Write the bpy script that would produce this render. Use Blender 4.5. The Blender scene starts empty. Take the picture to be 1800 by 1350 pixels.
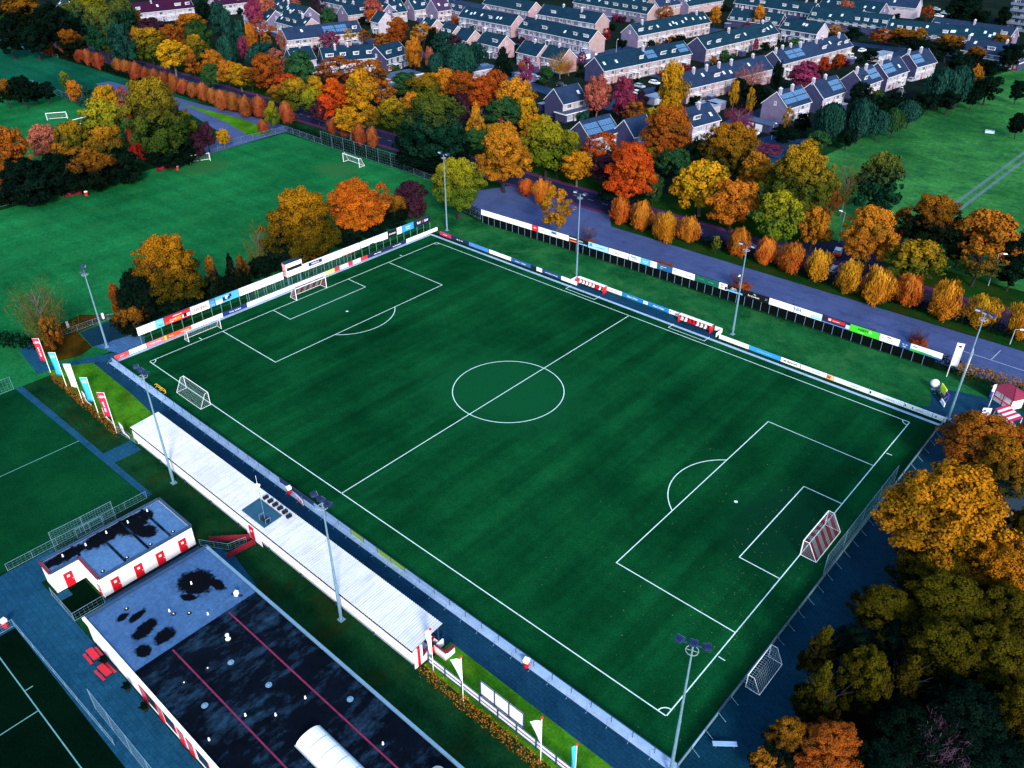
import bpy, math, random
import numpy as np
from mathutils import Vector, Matrix

S = bpy.context.scene
COL = S.collection
rnd = random.Random(11)
nrng = np.random.default_rng(5)

# ------------------------------------------------------------------ camera
CP = Vector((128.1703, -49.7441, 74.6489))
CR = Matrix(((0.7480803506650916, 0.6636080265912587, -0.0004195145396313485),
             (-0.3607969349524784, 0.4072540892474677, 0.8390290093436059),
             (-0.5569572341550928, 0.627509755967882, -0.544086523898027)))
CF = 1451.5443
cam = bpy.data.cameras.new('camera')
cam.sensor_width = 36.0
cam.lens = CF / 1800 * 36.0
cam.clip_start = 1.0
cam.clip_end = 6000.0
camo = bpy.data.objects.new('camera', cam)
COL.objects.link(camo)
r0, u0, f0 = CR[0], CR[1], CR[2]
camo.matrix_world = Matrix(((r0[0], u0[0], -f0[0], CP[0]), (r0[1], u0[1], -f0[1], CP[1]),
                            (r0[2], u0[2], -f0[2], CP[2]), (0, 0, 0, 1)))
S.camera = camo

# ------------------------------------------------------------------ light: veiled low sun from +x, blue sky
SUN_EL = math.radians(27)
SUN_AZ = math.radians(-36)         # measured from +x towards +y
world = bpy.data.worlds.new('World')
S.world = world
world.use_nodes = True
wn = world.node_tree
wn.nodes.clear()
wo = wn.nodes.new('ShaderNodeOutputWorld')
bg = wn.nodes.new('ShaderNodeBackground')
sky = wn.nodes.new('ShaderNodeTexSky')
sky.sky_type = 'NISHITA'
sky.sun_disc = False
sky.sun_elevation = SUN_EL
sky.sun_rotation = math.pi / 2 - SUN_AZ
sky.air_density = 1.4
sky.dust_density = 0.6
sky.ozone_density = 3.0
bg.inputs['Strength'].default_value = 0.15
wn.links.new(sky.outputs[0], bg.inputs[0])
wn.links.new(bg.outputs[0], wo.inputs[0])
sl = bpy.data.lights.new('sun', 'SUN')
sl.energy = 2.2
sl.angle = math.radians(12)
sl.color = (1.0, 0.86, 0.76)
so = bpy.data.objects.new('sun', sl)
COL.objects.link(so)
sd = Vector((math.cos(SUN_EL) * math.cos(SUN_AZ), math.cos(SUN_EL) * math.sin(SUN_AZ), math.sin(SUN_EL)))
so.rotation_euler = sd.to_track_quat('Z', 'Y').to_euler()
so.location = (300, 0, 200)
vs = S.view_settings
vs.view_transform = 'Standard'
vs.look = 'None'
vs.exposure = 1.3
vs.gamma = 1.0
vs.use_curve_mapping = False
S.render.engine = 'CYCLES'
S.cycles.max_bounces = 5
S.cycles.diffuse_bounces = 2
S.cycles.glossy_bounces = 2
S.cycles.transmission_bounces = 2
S.cycles.transparent_max_bounces = 4
S.cycles.caustics_reflective = False
S.cycles.caustics_refractive = False


def G(px, py, z=0.0):
    """Point of the photograph -> place in the world at height z."""
    d = r0 * ((px - 900) / CF) + u0 * (-(py - 675) / CF) + f0
    t = (z - CP[2]) / d[2]
    return CP + d * t


def dist(p):
    return (Vector(p) - CP).dot(f0)


def PJ(p):
    q = Vector(p) - CP
    a, b, c = q.dot(r0), q.dot(u0), q.dot(f0)
    return 900 + CF * a / c, 675 - CF * b / c


# ------------------------------------------------------------------ mesh helper
class MB:
    def __init__(self):
        self.v, self.f, self.m = [], [], []

    def add(self, vs_, fs_, m=0):
        o = len(self.v)
        self.v.extend([tuple(p) for p in vs_])
        for f in fs_:
            self.f.append([i + o for i in f])
            self.m.append(m)
        return self

    def box(self, x0, y0, z0, x1, y1, z1, m=0):
        return self.add([(x0, y0, z0), (x1, y0, z0), (x1, y1, z0), (x0, y1, z0), (x0, y0, z1), (x1, y0, z1), (x1, y1, z1), (x0, y1, z1)],
                        [(0, 3, 2, 1), (4, 5, 6, 7), (0, 1, 5, 4), (1, 2, 6, 5), (2, 3, 7, 6), (3, 0, 4, 7)], m)

    def beam(self, p, q, w, h=None, m=0, up=(0, 0, 1)):
        """square bar from p to q"""
        h = w if h is None else h
        p, q = Vector(p), Vector(q)
        d = (q - p).normalized()
        u = Vector(up)
        if abs(d.dot(u)) > .95:
            u = Vector((1, 0, 0))
        a = d.cross(u).normalized() * (w / 2)
        b = a.cross(d).normalized() * (h / 2)
        vs_ = [p - a - b, p + a - b, p + a + b, p - a + b, q - a - b, q + a - b, q + a + b, q - a + b]
        return self.add(vs_, [(0, 1, 2, 3), (7, 6, 5, 4), (0, 4, 5, 1), (1, 5, 6, 2), (2, 6, 7, 3), (3, 7, 4, 0)], m)

    def tube(self, p, q, ra, rb=None, n=6, m=0, cap=True):
        rb = ra if rb is None else rb
        p, q = Vector(p), Vector(q)
        d = (q - p).normalized()
        u = Vector((0, 0, 1)) if abs(d[2]) < .9 else Vector((1, 0, 0))
        a = d.cross(u).normalized()
        b = a.cross(d).normalized()
        vs_ = []
        for c, r in ((p, ra), (q, rb)):
            for i in range(n):
                t = 2 * math.pi * i / n
                vs_.append(c + a * (r * math.cos(t)) + b * (r * math.sin(t)))
        fs_ = [(i, (i + 1) % n, n + (i + 1) % n, n + i) for i in range(n)]
        if cap:
            fs_ += [tuple(range(n - 1, -1, -1)), tuple(range(n, 2 * n))]
        return self.add(vs_, fs_, m)

    def prism(self, poly, z0, z1, m=0):
        """ccw polygon extruded upwards"""
        n = len(poly)
        vs_ = [(p[0], p[1], z0) for p in poly] + [(p[0], p[1], z1) for p in poly]
        fs_ = [tuple(range(n - 1, -1, -1)), tuple(range(n, 2 * n))] + [(i, (i + 1) % n, n + (i + 1) % n, n + i) for i in range(n)]
        return self.add(vs_, fs_, m)

    def sheet(self, poly, z, m=0):
        a = sum(poly[i][0] * poly[(i + 1) % len(poly)][1] - poly[(i + 1) % len(poly)][0] * poly[i][1] for i in range(len(poly)))
        if a < 0:
            poly = poly[::-1]
        return self.add([(p[0], p[1], z) for p in poly], [tuple(range(len(poly)))], m)

    def lathe(self, prof, n=10, m=0, c=(0, 0)):
        vs_ = []
        for r, z in prof:
            for i in range(n):
                t = 2 * math.pi * i / n
                vs_.append((c[0] + r * math.cos(t), c[1] + r * math.sin(t), z))
        fs_ = []
        for k in range(len(prof) - 1):
            for i in range(n):
                j = (i + 1) % n
                fs_.append((k * n + i, k * n + j, (k + 1) * n + j, (k + 1) * n + i))
        fs_.append(tuple(range(n - 1, -1, -1)))
        fs_.append(tuple(range((len(prof) - 1) * n, len(prof) * n)))
        return self.add(vs_, fs_, m)

    def mesh(self, name, mats, smooth=False):
        me = bpy.data.meshes.new(name)
        me.from_pydata(self.v, [], self.f)
        for mm in (mats if isinstance(mats, (list, tuple)) else [mats]):
            me.materials.append(mm)
        if any(self.m):
            me.polygons.foreach_set('material_index', self.m)
        if smooth:
            me.polygons.foreach_set('use_smooth', [True] * len(self.f))
        me.update()
        return me


def obj(name, me, parent=None, loc=(0, 0, 0), rotz=0.0, scale=(1, 1, 1)):
    if isinstance(me, tuple):
        me = me[0].mesh(name, me[1])
    o = bpy.data.objects.new(name, me)
    o.location = loc
    if rotz:
        o.rotation_euler = (0, 0, rotz)
    if tuple(scale) != (1, 1, 1):
        o.scale = scale
    COL.objects.link(o)
    if parent is not None:
        o.parent = parent
    return o


def tag(o, label, cat, group=None, kind=None):
    if label:
        o['label'] = label
    if cat:
        o['category'] = cat
    if group:
        o['group'] = group
    if kind:
        o['kind'] = kind
    return o


def thing(name, label, cat, loc=(0, 0, 0), rotz=0.0, group=None):
    o = bpy.data.objects.new(name, None)
    o.empty_display_size = .5
    o.location = loc
    o.rotation_euler = (0, 0, rotz)
    COL.objects.link(o)
    return tag(o, label, cat, group)


def struct(name, mb, mats, kind='structure'):
    o = obj(name, mb.mesh(name, mats))
    o['kind'] = kind
    return o


def dup(root, loc, rotz, label, group=None):
    r = root.copy()
    COL.objects.link(r)
    r.location = loc
    r.rotation_euler = (0, 0, rotz)
    r['label'] = label
    if group:
        r['group'] = group
    for ch in list(root.children):
        c = ch.copy()
        COL.objects.link(c)
        c.parent = r
        for g in list(ch.children):
            d = g.copy()
            COL.objects.link(d)
            d.parent = c
    return r


# ------------------------------------------------------------------ materials
def srgb(h):
    h = h.lstrip('#')
    c = [int(h[i:i + 2], 16) / 255 for i in (0, 2, 4)]
    return tuple(x / 12.92 if x <= .04045 else ((x + .055) / 1.055) ** 2.4 for x in c)


def _new(name):
    m = bpy.data.materials.new(name)
    m.use_nodes = True
    nt = m.node_tree
    b = nt.nodes['Principled BSDF']
    return m, nt, b


def _noise(nt, scale, detail=4, rough=.6, coord='pos', stretch=None):
    if coord == 'pos':
        c = nt.nodes.new('ShaderNodeNewGeometry').outputs['Position']
    else:
        c = nt.nodes.new('ShaderNodeTexCoord').outputs['Object']
    if stretch:
        mp = nt.nodes.new('ShaderNodeMapping')
        mp.inputs['Scale'].default_value = stretch
        nt.links.new(c, mp.inputs[0])
        c = mp.outputs[0]
    n = nt.nodes.new('ShaderNodeTexNoise')
    n.inputs['Scale'].default_value = scale
    n.inputs['Detail'].default_value = detail
    n.inputs['Roughness'].default_value = rough
    nt.links.new(c, n.inputs['Vector'])
    return n.outputs['Fac']


def _ramp(nt, fac, stops):
    r = nt.nodes.new('ShaderNodeValToRGB')
    el = r.color_ramp.elements
    while len(el) > 1:
        el.remove(el[-1])
    el[0].position, el[0].color = stops[0][0], (*stops[0][1], 1)
    for p, c in stops[1:]:
        e = el.new(p)
        e.color = (*c, 1)
    nt.links.new(fac, r.inputs[0])
    return r.outputs[0]


def _mix(nt, a, b, fac, mode='MIX'):
    m = nt.nodes.new('ShaderNodeMix')
    m.data_type = 'RGBA'
    m.blend_type = mode
    for sock, val in ((m.inputs[0], fac), (m.inputs[6], a), (m.inputs[7], b)):
        if hasattr(val, 'node'):
            nt.links.new(val, sock)
        elif isinstance(val, (int, float)):
            sock.default_value = val
        else:
            sock.default_value = (*val, 1)
    return m.outputs[2]


def plain(name, c, rough=.6, var=.18, scale=1.5, metal=0.0, spec=.4, bump=0.0, coord='pos', stretch=None):
    """paint or the like, with a little unevenness and dirt"""
    m, nt, b = _new(name)
    f = _noise(nt, scale, 5, .65, coord, stretch)
    lo = tuple(x * (1 - var) for x in c)
    hi = tuple(min(1, x * (1 + var * .6)) for x in c)
    nt.links.new(_ramp(nt, f, [(.3, lo), (.7, hi)]), b.inputs['Base Color'])
    b.inputs['Roughness'].default_value = rough
    b.inputs['Metallic'].default_value = metal
    b.inputs['Specular IOR Level'].default_value = spec
    if bump:
        bn = nt.nodes.new('ShaderNodeBump')
        bn.inputs['Strength'].default_value = bump
        bn.inputs['Distance'].default_value = .05
        nt.links.new(_noise(nt, scale * 8, 3), bn.inputs['Height'])
        nt.links.new(bn.outputs[0], b.inputs['Normal'])
    return m


def flat(name, c, rough=.55, spec=.3):
    m, nt, b = _new(name)
    b.inputs['Base Color'].default_value = (*c, 1)
    b.inputs['Roughness'].default_value = rough
    b.inputs['Specular IOR Level'].default_value = spec
    return m


_fl = {}


def C(h, rough=.5):
    k = (h, rough)
    if k not in _fl:
        _fl[k] = plain('paint_' + h.lstrip('#'), tuple(min(.86, x) for x in srgb(h)), rough, .1, .9)
    return _fl[k]


def _spot(nt, ells, soft=.12, warp=.35, nscale=.6):
    """mask of uneven blots: 1 inside the ellipses (x, y, a, b, turn), soft torn edges"""
    pos = nt.nodes.new('ShaderNodeNewGeometry').outputs['Position']
    cur = None
    for x, y, a, b_, t in ells:
        mp = nt.nodes.new('ShaderNodeMapping')
        mp.vector_type = 'TEXTURE'
        mp.inputs['Location'].default_value = (x, y, 0)
        mp.inputs['Rotation'].default_value = (0, 0, t)
        mp.inputs['Scale'].default_value = (a, b_, 1000)
        nt.links.new(pos, mp.inputs[0])
        ln = nt.nodes.new('ShaderNodeVectorMath')
        ln.operation = 'LENGTH'
        nt.links.new(mp.outputs[0], ln.inputs[0])
        if cur is None:
            cur = ln.outputs['Value']
        else:
            mn = nt.nodes.new('ShaderNodeMath')
            mn.operation = 'MINIMUM'
            nt.links.new(cur, mn.inputs[0])
            nt.links.new(ln.outputs['Value'], mn.inputs[1])
            cur = mn.outputs[0]
    nz = _noise(nt, nscale, 8, .68)
    ad = nt.nodes.new('ShaderNodeMath')
    ad.operation = 'MULTIPLY_ADD'
    nt.links.new(nz, ad.inputs[0])
    ad.inputs[1].default_value = warp * 4
    nt.links.new(cur, ad.inputs[2])
    mr = nt.nodes.new('ShaderNodeMapRange')
    mr.interpolation_type = 'SMOOTHSTEP'
    mr.inputs['From Min'].default_value = 1 + warp * 2 - soft
    mr.inputs['From Max'].default_value = 1 + warp * 2 + soft
    mr.inputs['To Min'].default_value = 1
    mr.inputs['To Max'].default_value = 0
    nt.links.new(ad.outputs[0], mr.inputs['Value'])
    return mr.outputs['Result']


KA = .62      # albedo trim of grass, paving and leaves


def grass(name, dark, light, patch=.06, fine=2.2, sheen=.12, streak=None, worn=None, tone=None, rough=.85, spec=0.0, tuft=1.0, bands=None, wornspots=()):
    """layered: broad patches, mid mottle, blade-scale speckle"""
    m, nt, b = _new(name)
    dark = tuple(x * KA for x in dark)
    light = tuple(x * KA for x in light)
    sheen = 0
    a = _noise(nt, patch, 6, .62)
    base = _ramp(nt, a, [(.36, dark), (.64, light)])
    mid = _noise(nt, .7, 4, .65)
    base = _mix(nt, base, _ramp(nt, mid, [(.25, (.68, .68, .68)), (.75, (1.28, 1.26, 1.2))]), .8 * tuft, 'MULTIPLY')
    fn = _noise(nt, fine * 2.5, 3, .8)
    base = _mix(nt, base, _ramp(nt, fn, [(.3, (.5, .52, .5)), (.72, (1.45, 1.42, 1.35))]), .75, 'MULTIPLY')
    if streak:
        w = _noise(nt, 1.0, 3, .5, 'pos', streak)
        base = _mix(nt, base, _ramp(nt, w, [(.35, (.82, .84, .84)), (.65, (1.16, 1.15, 1.14))]), .8, 'MULTIPLY')
    if bands:
        wv = nt.nodes.new('ShaderNodeTexWave')
        wv.wave_profile = 'SIN'
        wv.bands_direction = 'X'
        wv.inputs['Scale'].default_value = bands[0]
        wv.inputs['Distortion'].default_value = .6
        wv.inputs['Detail'].default_value = 2
        wv.inputs['Detail Scale'].default_value = .4
        nt.links.new(nt.nodes.new('ShaderNodeNewGeometry').outputs['Position'], wv.inputs['Vector'])
        k = bands[1]
        base = _mix(nt, base, _ramp(nt, wv.outputs['Fac'], [(.35, (1 - k, 1 - k, 1 - k)), (.65, (1 + k, 1 + k, 1 + k))]), 1.0, 'MULTIPLY')
    for (wx, wy, wr, wc) in wornspots:
        msk = _spot(nt, [(wx, wy, wr[0], wr[1], 0)], .5, .25)
        base = _mix(nt, base, tuple(x * KA for x in wc), msk)
    if worn:
        w = _noise(nt, .16, 6, .75)
        base = _mix(nt, base, tuple(x * KA for x in worn), _ramp(nt, w, [(.5, (0, 0, 0)), (.68, (.75, .75, .75))]))
    if tone:
        w = _noise(nt, .012, 2, .5)
        base = _mix(nt, base, tone, _ramp(nt, w, [(.42, (0, 0, 0)), (.62, (.6, .6, .6))]))
    nt.links.new(base, b.inputs['Base Color'])
    b.inputs['Roughness'].default_value = rough
    b.inputs['Specular IOR Level'].default_value = spec
    b.inputs['Sheen Weight'].default_value = sheen
    b.inputs['Sheen Roughness'].default_value = .5
    b.inputs['Sheen Tint'].default_value = (.25, .8, .5, 1)
    bn = nt.nodes.new('ShaderNodeBump')
    bn.inputs['Strength'].default_value = .5
    bn.inputs['Distance'].default_value = .12
    nt.links.new(fn, bn.inputs['Height'])
    nt.links.new(bn.outputs[0], b.inputs['Normal'])
    return m


def asphalt(name, dark, light, rough=.6, joints=None, spec=.015, wet=0.0):
    m, nt, b = _new(name)
    dark = (dark[0] * .55, dark[1] * 1.0, dark[2] * 1.1)
    light = (light[0] * .5, light[1] * .9, light[2] * 1.0)
    a = _noise(nt, .12, 6, .65)
    base = _ramp(nt, a, [(.3, dark), (.7, light)])
    fn = _noise(nt, 4, 3, .8)
    base = _mix(nt, base, _ramp(nt, fn, [(.3, (.72, .72, .72)), (.7, (1.25, 1.25, 1.25))]), .7, 'MULTIPLY')
    st = _noise(nt, .5, 6, .8)
    base = _mix(nt, base, _ramp(nt, st, [(.32, (.62, .62, .64)), (.5, (1, 1, 1))]), .8, 'MULTIPLY')
    if joints:
        br = nt.nodes.new('ShaderNodeTexBrick')
        br.inputs['Scale'].default_value = 1
        br.inputs['Brick Width'].default_value = joints[0]
        br.inputs['Row Height'].default_value = joints[1]
        br.inputs['Mortar Size'].default_value = joints[2]
        br.inputs['Color1'].default_value = (1.15, 1.15, 1.15, 1)
        br.inputs['Color2'].default_value = (.85, .85, .85, 1)
        br.inputs['Mortar'].default_value = (.55, .55, .55, 1)
        nt.links.new(nt.nodes.new('ShaderNodeNewGeometry').outputs['Position'], br.inputs['Vector'])
        base = _mix(nt, base, br.outputs['Color'], .7, 'MULTIPLY')
    nt.links.new(base, b.inputs['Base Color'])
    b.inputs['Roughness'].default_value = rough
    b.inputs['Specular IOR Level'].default_value = spec
    return m


KL = .64


def leafmat(name, a, b_, top=None, topz=(-.1, .8), topmix=.9, low=None, hvar=.5, trans=True, rough=.65, patch=None):
    """foliage: colour varies leaf by leaf, in clumps, with height where a crown turns from the top, and tree by tree"""
    m, nt, b = _new(name)
    a, b_ = tuple(x * KL for x in a), tuple(x * KL for x in b_)
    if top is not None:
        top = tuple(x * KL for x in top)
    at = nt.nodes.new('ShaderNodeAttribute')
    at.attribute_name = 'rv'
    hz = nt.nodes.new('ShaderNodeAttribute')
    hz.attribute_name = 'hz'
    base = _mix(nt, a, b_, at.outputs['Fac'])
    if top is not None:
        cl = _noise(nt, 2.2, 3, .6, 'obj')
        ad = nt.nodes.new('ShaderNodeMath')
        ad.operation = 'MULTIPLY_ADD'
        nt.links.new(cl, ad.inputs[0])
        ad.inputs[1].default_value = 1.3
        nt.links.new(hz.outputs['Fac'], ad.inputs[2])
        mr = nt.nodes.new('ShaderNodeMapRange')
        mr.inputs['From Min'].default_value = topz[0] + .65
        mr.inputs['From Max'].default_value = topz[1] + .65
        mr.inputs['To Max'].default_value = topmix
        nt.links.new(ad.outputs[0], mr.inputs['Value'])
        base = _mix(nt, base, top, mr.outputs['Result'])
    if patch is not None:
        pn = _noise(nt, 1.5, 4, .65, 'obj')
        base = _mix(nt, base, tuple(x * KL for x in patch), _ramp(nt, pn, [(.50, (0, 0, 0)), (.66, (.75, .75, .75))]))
    oi = nt.nodes.new('ShaderNodeObjectInfo')
    hs = nt.nodes.new('ShaderNodeHueSaturation')
    v = nt.nodes.new('ShaderNodeMapRange')
    v.inputs['To Min'].default_value = 1 - .35 * hvar
    v.inputs['To Max'].default_value = 1 + .35 * hvar
    nt.links.new(oi.outputs['Random'], v.inputs['Value'])
    nt.links.new(v.outputs['Result'], hs.inputs['Value'])
    h = nt.nodes.new('ShaderNodeMapRange')
    h.inputs['To Min'].default_value = .5 - .022 * hvar
    h.inputs['To Max'].default_value = .5 + .022 * hvar
    fr = nt.nodes.new('ShaderNodeMath')
    fr.operation = 'FRACT'
    ml = nt.nodes.new('ShaderNodeMath')
    ml.operation = 'MULTIPLY'
    ml.inputs[1].default_value = 7.31
    nt.links.new(oi.outputs['Random'], ml.inputs[0])
    nt.links.new(ml.outputs[0], fr.inputs[0])
    nt.links.new(fr.outputs[0], h.inputs['Value'])
    nt.links.new(h.outputs['Result'], hs.inputs['Hue'])
    nt.links.new(base, hs.inputs['Color'])
    nt.links.new(hs.outputs[0], b.inputs['Base Color'])
    b.inputs['Roughness'].default_value = rough
    b.inputs['Specular IOR Level'].default_value = 0.0
    return m


def bark(name, c):
    return plain(name, c, .9, .4, 3, coord='obj', spec=.2)

# ================================================================== THE GROUND
M_turf = grass('turf', (.0018, .050, .0165), (.0050, .104, .031), patch=.05, fine=1.6, streak=(.5, .03, 1), tuft=.8, bands=(.055, .09),
               wornspots=[(4, 34.5, (6, 9), (.005, .098, .034)), (101, 34.5, (6, 9), (.003, .045, .02)), (52.5, 34.5, (12, 10), (.005, .098, .032))])
M_turf2 = grass('turf_small', (.0018, .046, .016), (.0048, .092, .030), patch=.05, fine=1.6, sheen=.06, rough=.75, tuft=.6)
M_turf3 = grass('turf_dark', (.0006, .007, .004), (.0012, .013, .006), patch=.05, fine=1.6, sheen=.0, rough=.8, tuft=.6)
M_field = grass('field_grass', (.007, .135, .042), (.015, .235, .070), patch=.03, fine=.8, sheen=.15, streak=(.05, .3, 1), worn=(.022, .19, .050), rough=.7, bands=(.032, .06), wornspots=[(-57, 86, (6, 5), (.035, .17, .05)), (-86, 63, (5, 6), (.035, .17, .05))])
M_field2 = grass('far_field_grass', (.003, .07, .045), (.009, .15, .085), patch=.02, fine=.5, sheen=.15, streak=(.03, .3, 1))
M_meadow = grass('meadow_grass', (.018, .135, .036), (.062, .31, .080), patch=.03, fine=.35, sheen=.2, streak=(.12, .35, 1), worn=(.006, .085, .04), tuft=1.2)
M_lawn = grass('lawn_grass', (.003, .034, .012), (.010, .078, .026), patch=.12, fine=1.2, sheen=.05, worn=(.022, .036, .006))
M_lawn2 = grass('bright_lawn_grass', (.030, .17, .010), (.105, .38, .018), patch=.12, fine=1.2, sheen=.05, worn=(.11, .12, .010))
M_bank = grass('bank_grass', (.005, .085, .026), (.018, .18, .052), patch=.1, fine=1.0, sheen=.08, worn=(.045, .21, .06))
M_verge = grass('verge_grass', (.006, .042, .008), (.014, .075, .012), patch=.1, fine=1.2, sheen=.05, worn=(.06, .035, .004))
M_leaflit = grass('leaf_strewn_grass', (.03, .025, .004), (.11, .05, .006), patch=.2, fine=1.6, sheen=0, worn=(.02, .035, .005))
M_town = grass('garden_ground', (.006, .018, .016), (.014, .032, .022), patch=.05, fine=.6, sheen=0, worn=(.03, .018, .03))
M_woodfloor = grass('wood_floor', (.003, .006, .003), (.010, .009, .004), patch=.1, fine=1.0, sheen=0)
M_park = asphalt('car_park_asphalt', (.068, .058, .128), (.120, .100, .215), rough=.5, joints=None)
M_road = asphalt('road_asphalt', (.018, .012, .034), (.034, .020, .054))
M_rededge = asphalt('red_cycle_path', (.10, .016, .060), (.19, .026, .10))
M_path = asphalt('block_paving', (.0075, .032, .062), (.016, .054, .094), joints=(.8, .4, .03))
M_path2 = asphalt('slab_path', (.010, .048, .088), (.022, .080, .135), joints=(.9, .6, .03))
M_pale = asphalt('pale_slabs', (.06, .10, .21), (.11, .16, .30), joints=(1.2, .6, .05))
M_dirt = asphalt('dirt_track', (.10, .12, .10), (.18, .19, .15))
M_woodpath = asphalt('side_paving', (.003, .022, .040), (.007, .037, .062), joints=(.8, .4, .03))
M_line = plain('line_paint', (.62, .80, .80), .6, .22, 1.2)
M_line2 = plain('worn_line_paint', (.10, .30, .30), .7, .3, 1.2)
M_line3 = plain('road_paint', (.30, .36, .46), .6, .35, 1.0)
M_kerb = plain('kerb_concrete', (.30, .42, .58), .7, .25, .8)
M_water = flat('ditch_water', (.004, .012, .02), .12, .5)

b = MB()
b.sheet([(-790, -230), (450, -230), (450, 790), (-790, 790)], -.03)
struct('ground', b, M_lawn)
b = MB()
b.sheet([(-700, 128), (34, 128), (34, 330), (140, 470), (140, 780), (-700, 780)], -.02)
struct('town_ground', b, M_town)
b = MB()
b.sheet([(-92.5, -60), (-8.5, -60), (-8.5, 78), (-20, 97.2), (-97.2, 97.2)], -.015)
struct('grass_pitch', b, M_field)
b = MB()
b.sheet([(-205, -30), (-112, 36), (-140, 70.5), (-230, 70.5)], -.015)
struct('small_grass_pitch', b, M_field)
b = MB()
b.sheet([(-330, 40), (-225, 45), (-190, 75), (-168, 92), (-150, 100), (-330, 98)], -.018)
struct('far_field', b, M_field2)
b = MB()
b.sheet([(36, 128), (150, 128), (420, 260), (520, 700), (56, 380), (46, 330)], -.012)
struct('meadow', b, M_meadow)
b = MB()
b.sheet([(-4.2, -4.2), (109, -4.2), (109, 71.9), (-4.2, 71.9)], .02)
struct('artificial_pitch', b, M_turf)

# --- markings of the main pitch
L, W, LW = 105.14, 69.03, .13


def strip(mb, p, q, w, z):
    p, q = Vector((*p, 0)), Vector((*q, 0))
    d = (q - p).normalized() * (w / 2)
    n = Vector((-d.y, d.x, 0))
    mb.add([(*(p - n - d).xy, z), (*(q - n + d).xy, z), (*(q + n + d).xy, z), (*(p + n - d).xy, z)], [(0, 1, 2, 3)])


def arc(mb, c, r, a0, a1, w, z, n=48):
    vs_, fs_ = [], []
    for i in range(n + 1):
        a = a0 + (a1 - a0) * i / n
        for rr in (r - w / 2, r + w / 2):
            vs_.append((c[0] + rr * math.cos(a), c[1] + rr * math.sin(a), z))
    for i in range(n):
        fs_.append((2 * i, 2 * i + 1, 2 * i + 3, 2 * i + 2))
    mb.add(vs_, fs_)


def pitch_lines(z=.028):
    c = W / 2
    m = MB()
    for p, q in (((0, 0), (L, 0)), ((0, W), (L, W)), ((0, 0), (0, W)), ((L, 0), (L, W)), ((L / 2, 0), (L / 2, W))):
        strip(m, p, q, LW, z)
    arc(m, (L / 2, c), 9.15, 0, 2 * math.pi, LW, z + .004, 96)
    for x0, sg in ((0, 1), (L, -1)):
        for dx, hw in ((16.5, 20.16), (5.5, 9.16)):
            strip(m, (x0, c - hw), (x0 + sg * dx, c - hw), LW, z + .004)
            strip(m, (x0, c + hw), (x0 + sg * dx, c + hw), LW, z + .004)
            strip(m, (x0 + sg * dx, c - hw), (x0 + sg * dx, c + hw), LW, z)
        al = math.acos(5.5 / 9.15)
        a0 = 0 if sg > 0 else math.pi
        arc(m, (x0 + sg * 11, c), 9.15, a0 - al, a0 + al, LW, z + .008)
        arc(m, (x0 + sg * 11, c), .14, 0, 2 * math.pi, .25, z, 10)
        for y0, s2 in ((0, 1), (W, -1)):
            a = math.atan2(s2, sg)
            arc(m, (x0, y0), 1.0, a - math.pi / 4, a + math.pi / 4, LW, z + .008, 12)
            strip(m, (x0 - sg * .3, y0 + s2 * 10.15), (x0 - sg * 1.0, y0 + s2 * 10.15), LW, z)
    for xa, xb in ((36.4, 43.6), (60.7, 68.3)):       # technical areas
        strip(m, (xa, W + 1.0), (xb, W + 1.0), .11, z)
        strip(m, (xa, W + 1.0), (xa, W + 2.8), .11, z + .004)
        strip(m, (xb, W + 1.0), (xb, W + 2.8), .11, z + .004)
    return m


struct('pitch_markings', pitch_lines(), M_line)

# fallen leaves on the near goal end
lm = MB()
for _ in range(460):
    if rnd.random() < .75:
        x = 105 + rnd.gauss(0, 5)
        y = rnd.gauss(27, 13)
    else:
        x, y = rnd.uniform(80, 108), rnd.uniform(-3, 45)
    if x > 108.6 or y > 71:
        continue
    a = rnd.uniform(0, 6.3)
    s = rnd.uniform(.03, .085)
    lm.add([(x + s * math.cos(a + k * 1.57), y + s * math.sin(a + k * 1.57) * .7, .05 + .01 * k) for k in range(4)], [(0, 1, 2, 3)])
struct('fallen_leaves', lm, plain('fallen_leaf', (.16, .14, .03), .8, .5, 2), 'stuff')

# --- surrounds of the pitch
b = MB()
b.sheet([(-8, 73.0), (112, 73.0), (112, 84.5), (104, 87.6), (43, 86.2), (-2, 84.2), (-30, 92), (-30, 78)], .004)
struct('grass_bank', b, M_bank)
b = MB()
b.sheet([(-6.4, -6.7), (6, -7.0), (20.6, -8.0), (20.8, -9.2), (118, -8.8), (118, -4.35), (-6.4, -4.35)], .012)
struct('stand_path', b, M_path)
b = MB()
b.sheet([(109.15, -9), (116.2, -9), (117.5, 12), (116.8, 40), (116.5, 79), (109.15, 79)], .016)
struct('side_path', b, M_woodpath)
b = MB()
b.sheet([(104.4, 73.2), (119, 73.2), (119, 83.5), (112, 84.2), (104.2, 82.0), (105.9, 76)], .020)
struct('corner_plaza', b, M_path)
b = MB()
b.sheet([(81.9, -12.2), (118, -12.2), (118, -8.4), (81.9, -8.0)], .02)
struct('verge', b, M_lawn2)
b = MB()
b.sheet([(-10.4, -13.2), (20.6, -13.2), (20.6, -7.9), (6, -7.0), (-6.4, -6.7), (-7.6, -6.2)], .008)
struct('bright_lawn', b, M_lawn2)
b = MB()
b.sheet([(-4.6, 71.05), (109, 71.05), (109, 71.65), (-4.6, 71.65)], .03)
b.sheet([(-4.95, -4.0), (-4.0, -4.0), (-4.0, 71.0), (-4.95, 71.0)], .03)
b.sheet([(-4.9, -4.9), (109.3, -4.9), (109.3, -4.12), (-4.9, -4.12)], .03)
struct('kerb', b, M_kerb)
b = MB()
b.sheet([(35.9, 71.66), (69.1, 71.66), (69.1, 74.5), (35.9, 74.5)], .026)
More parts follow.
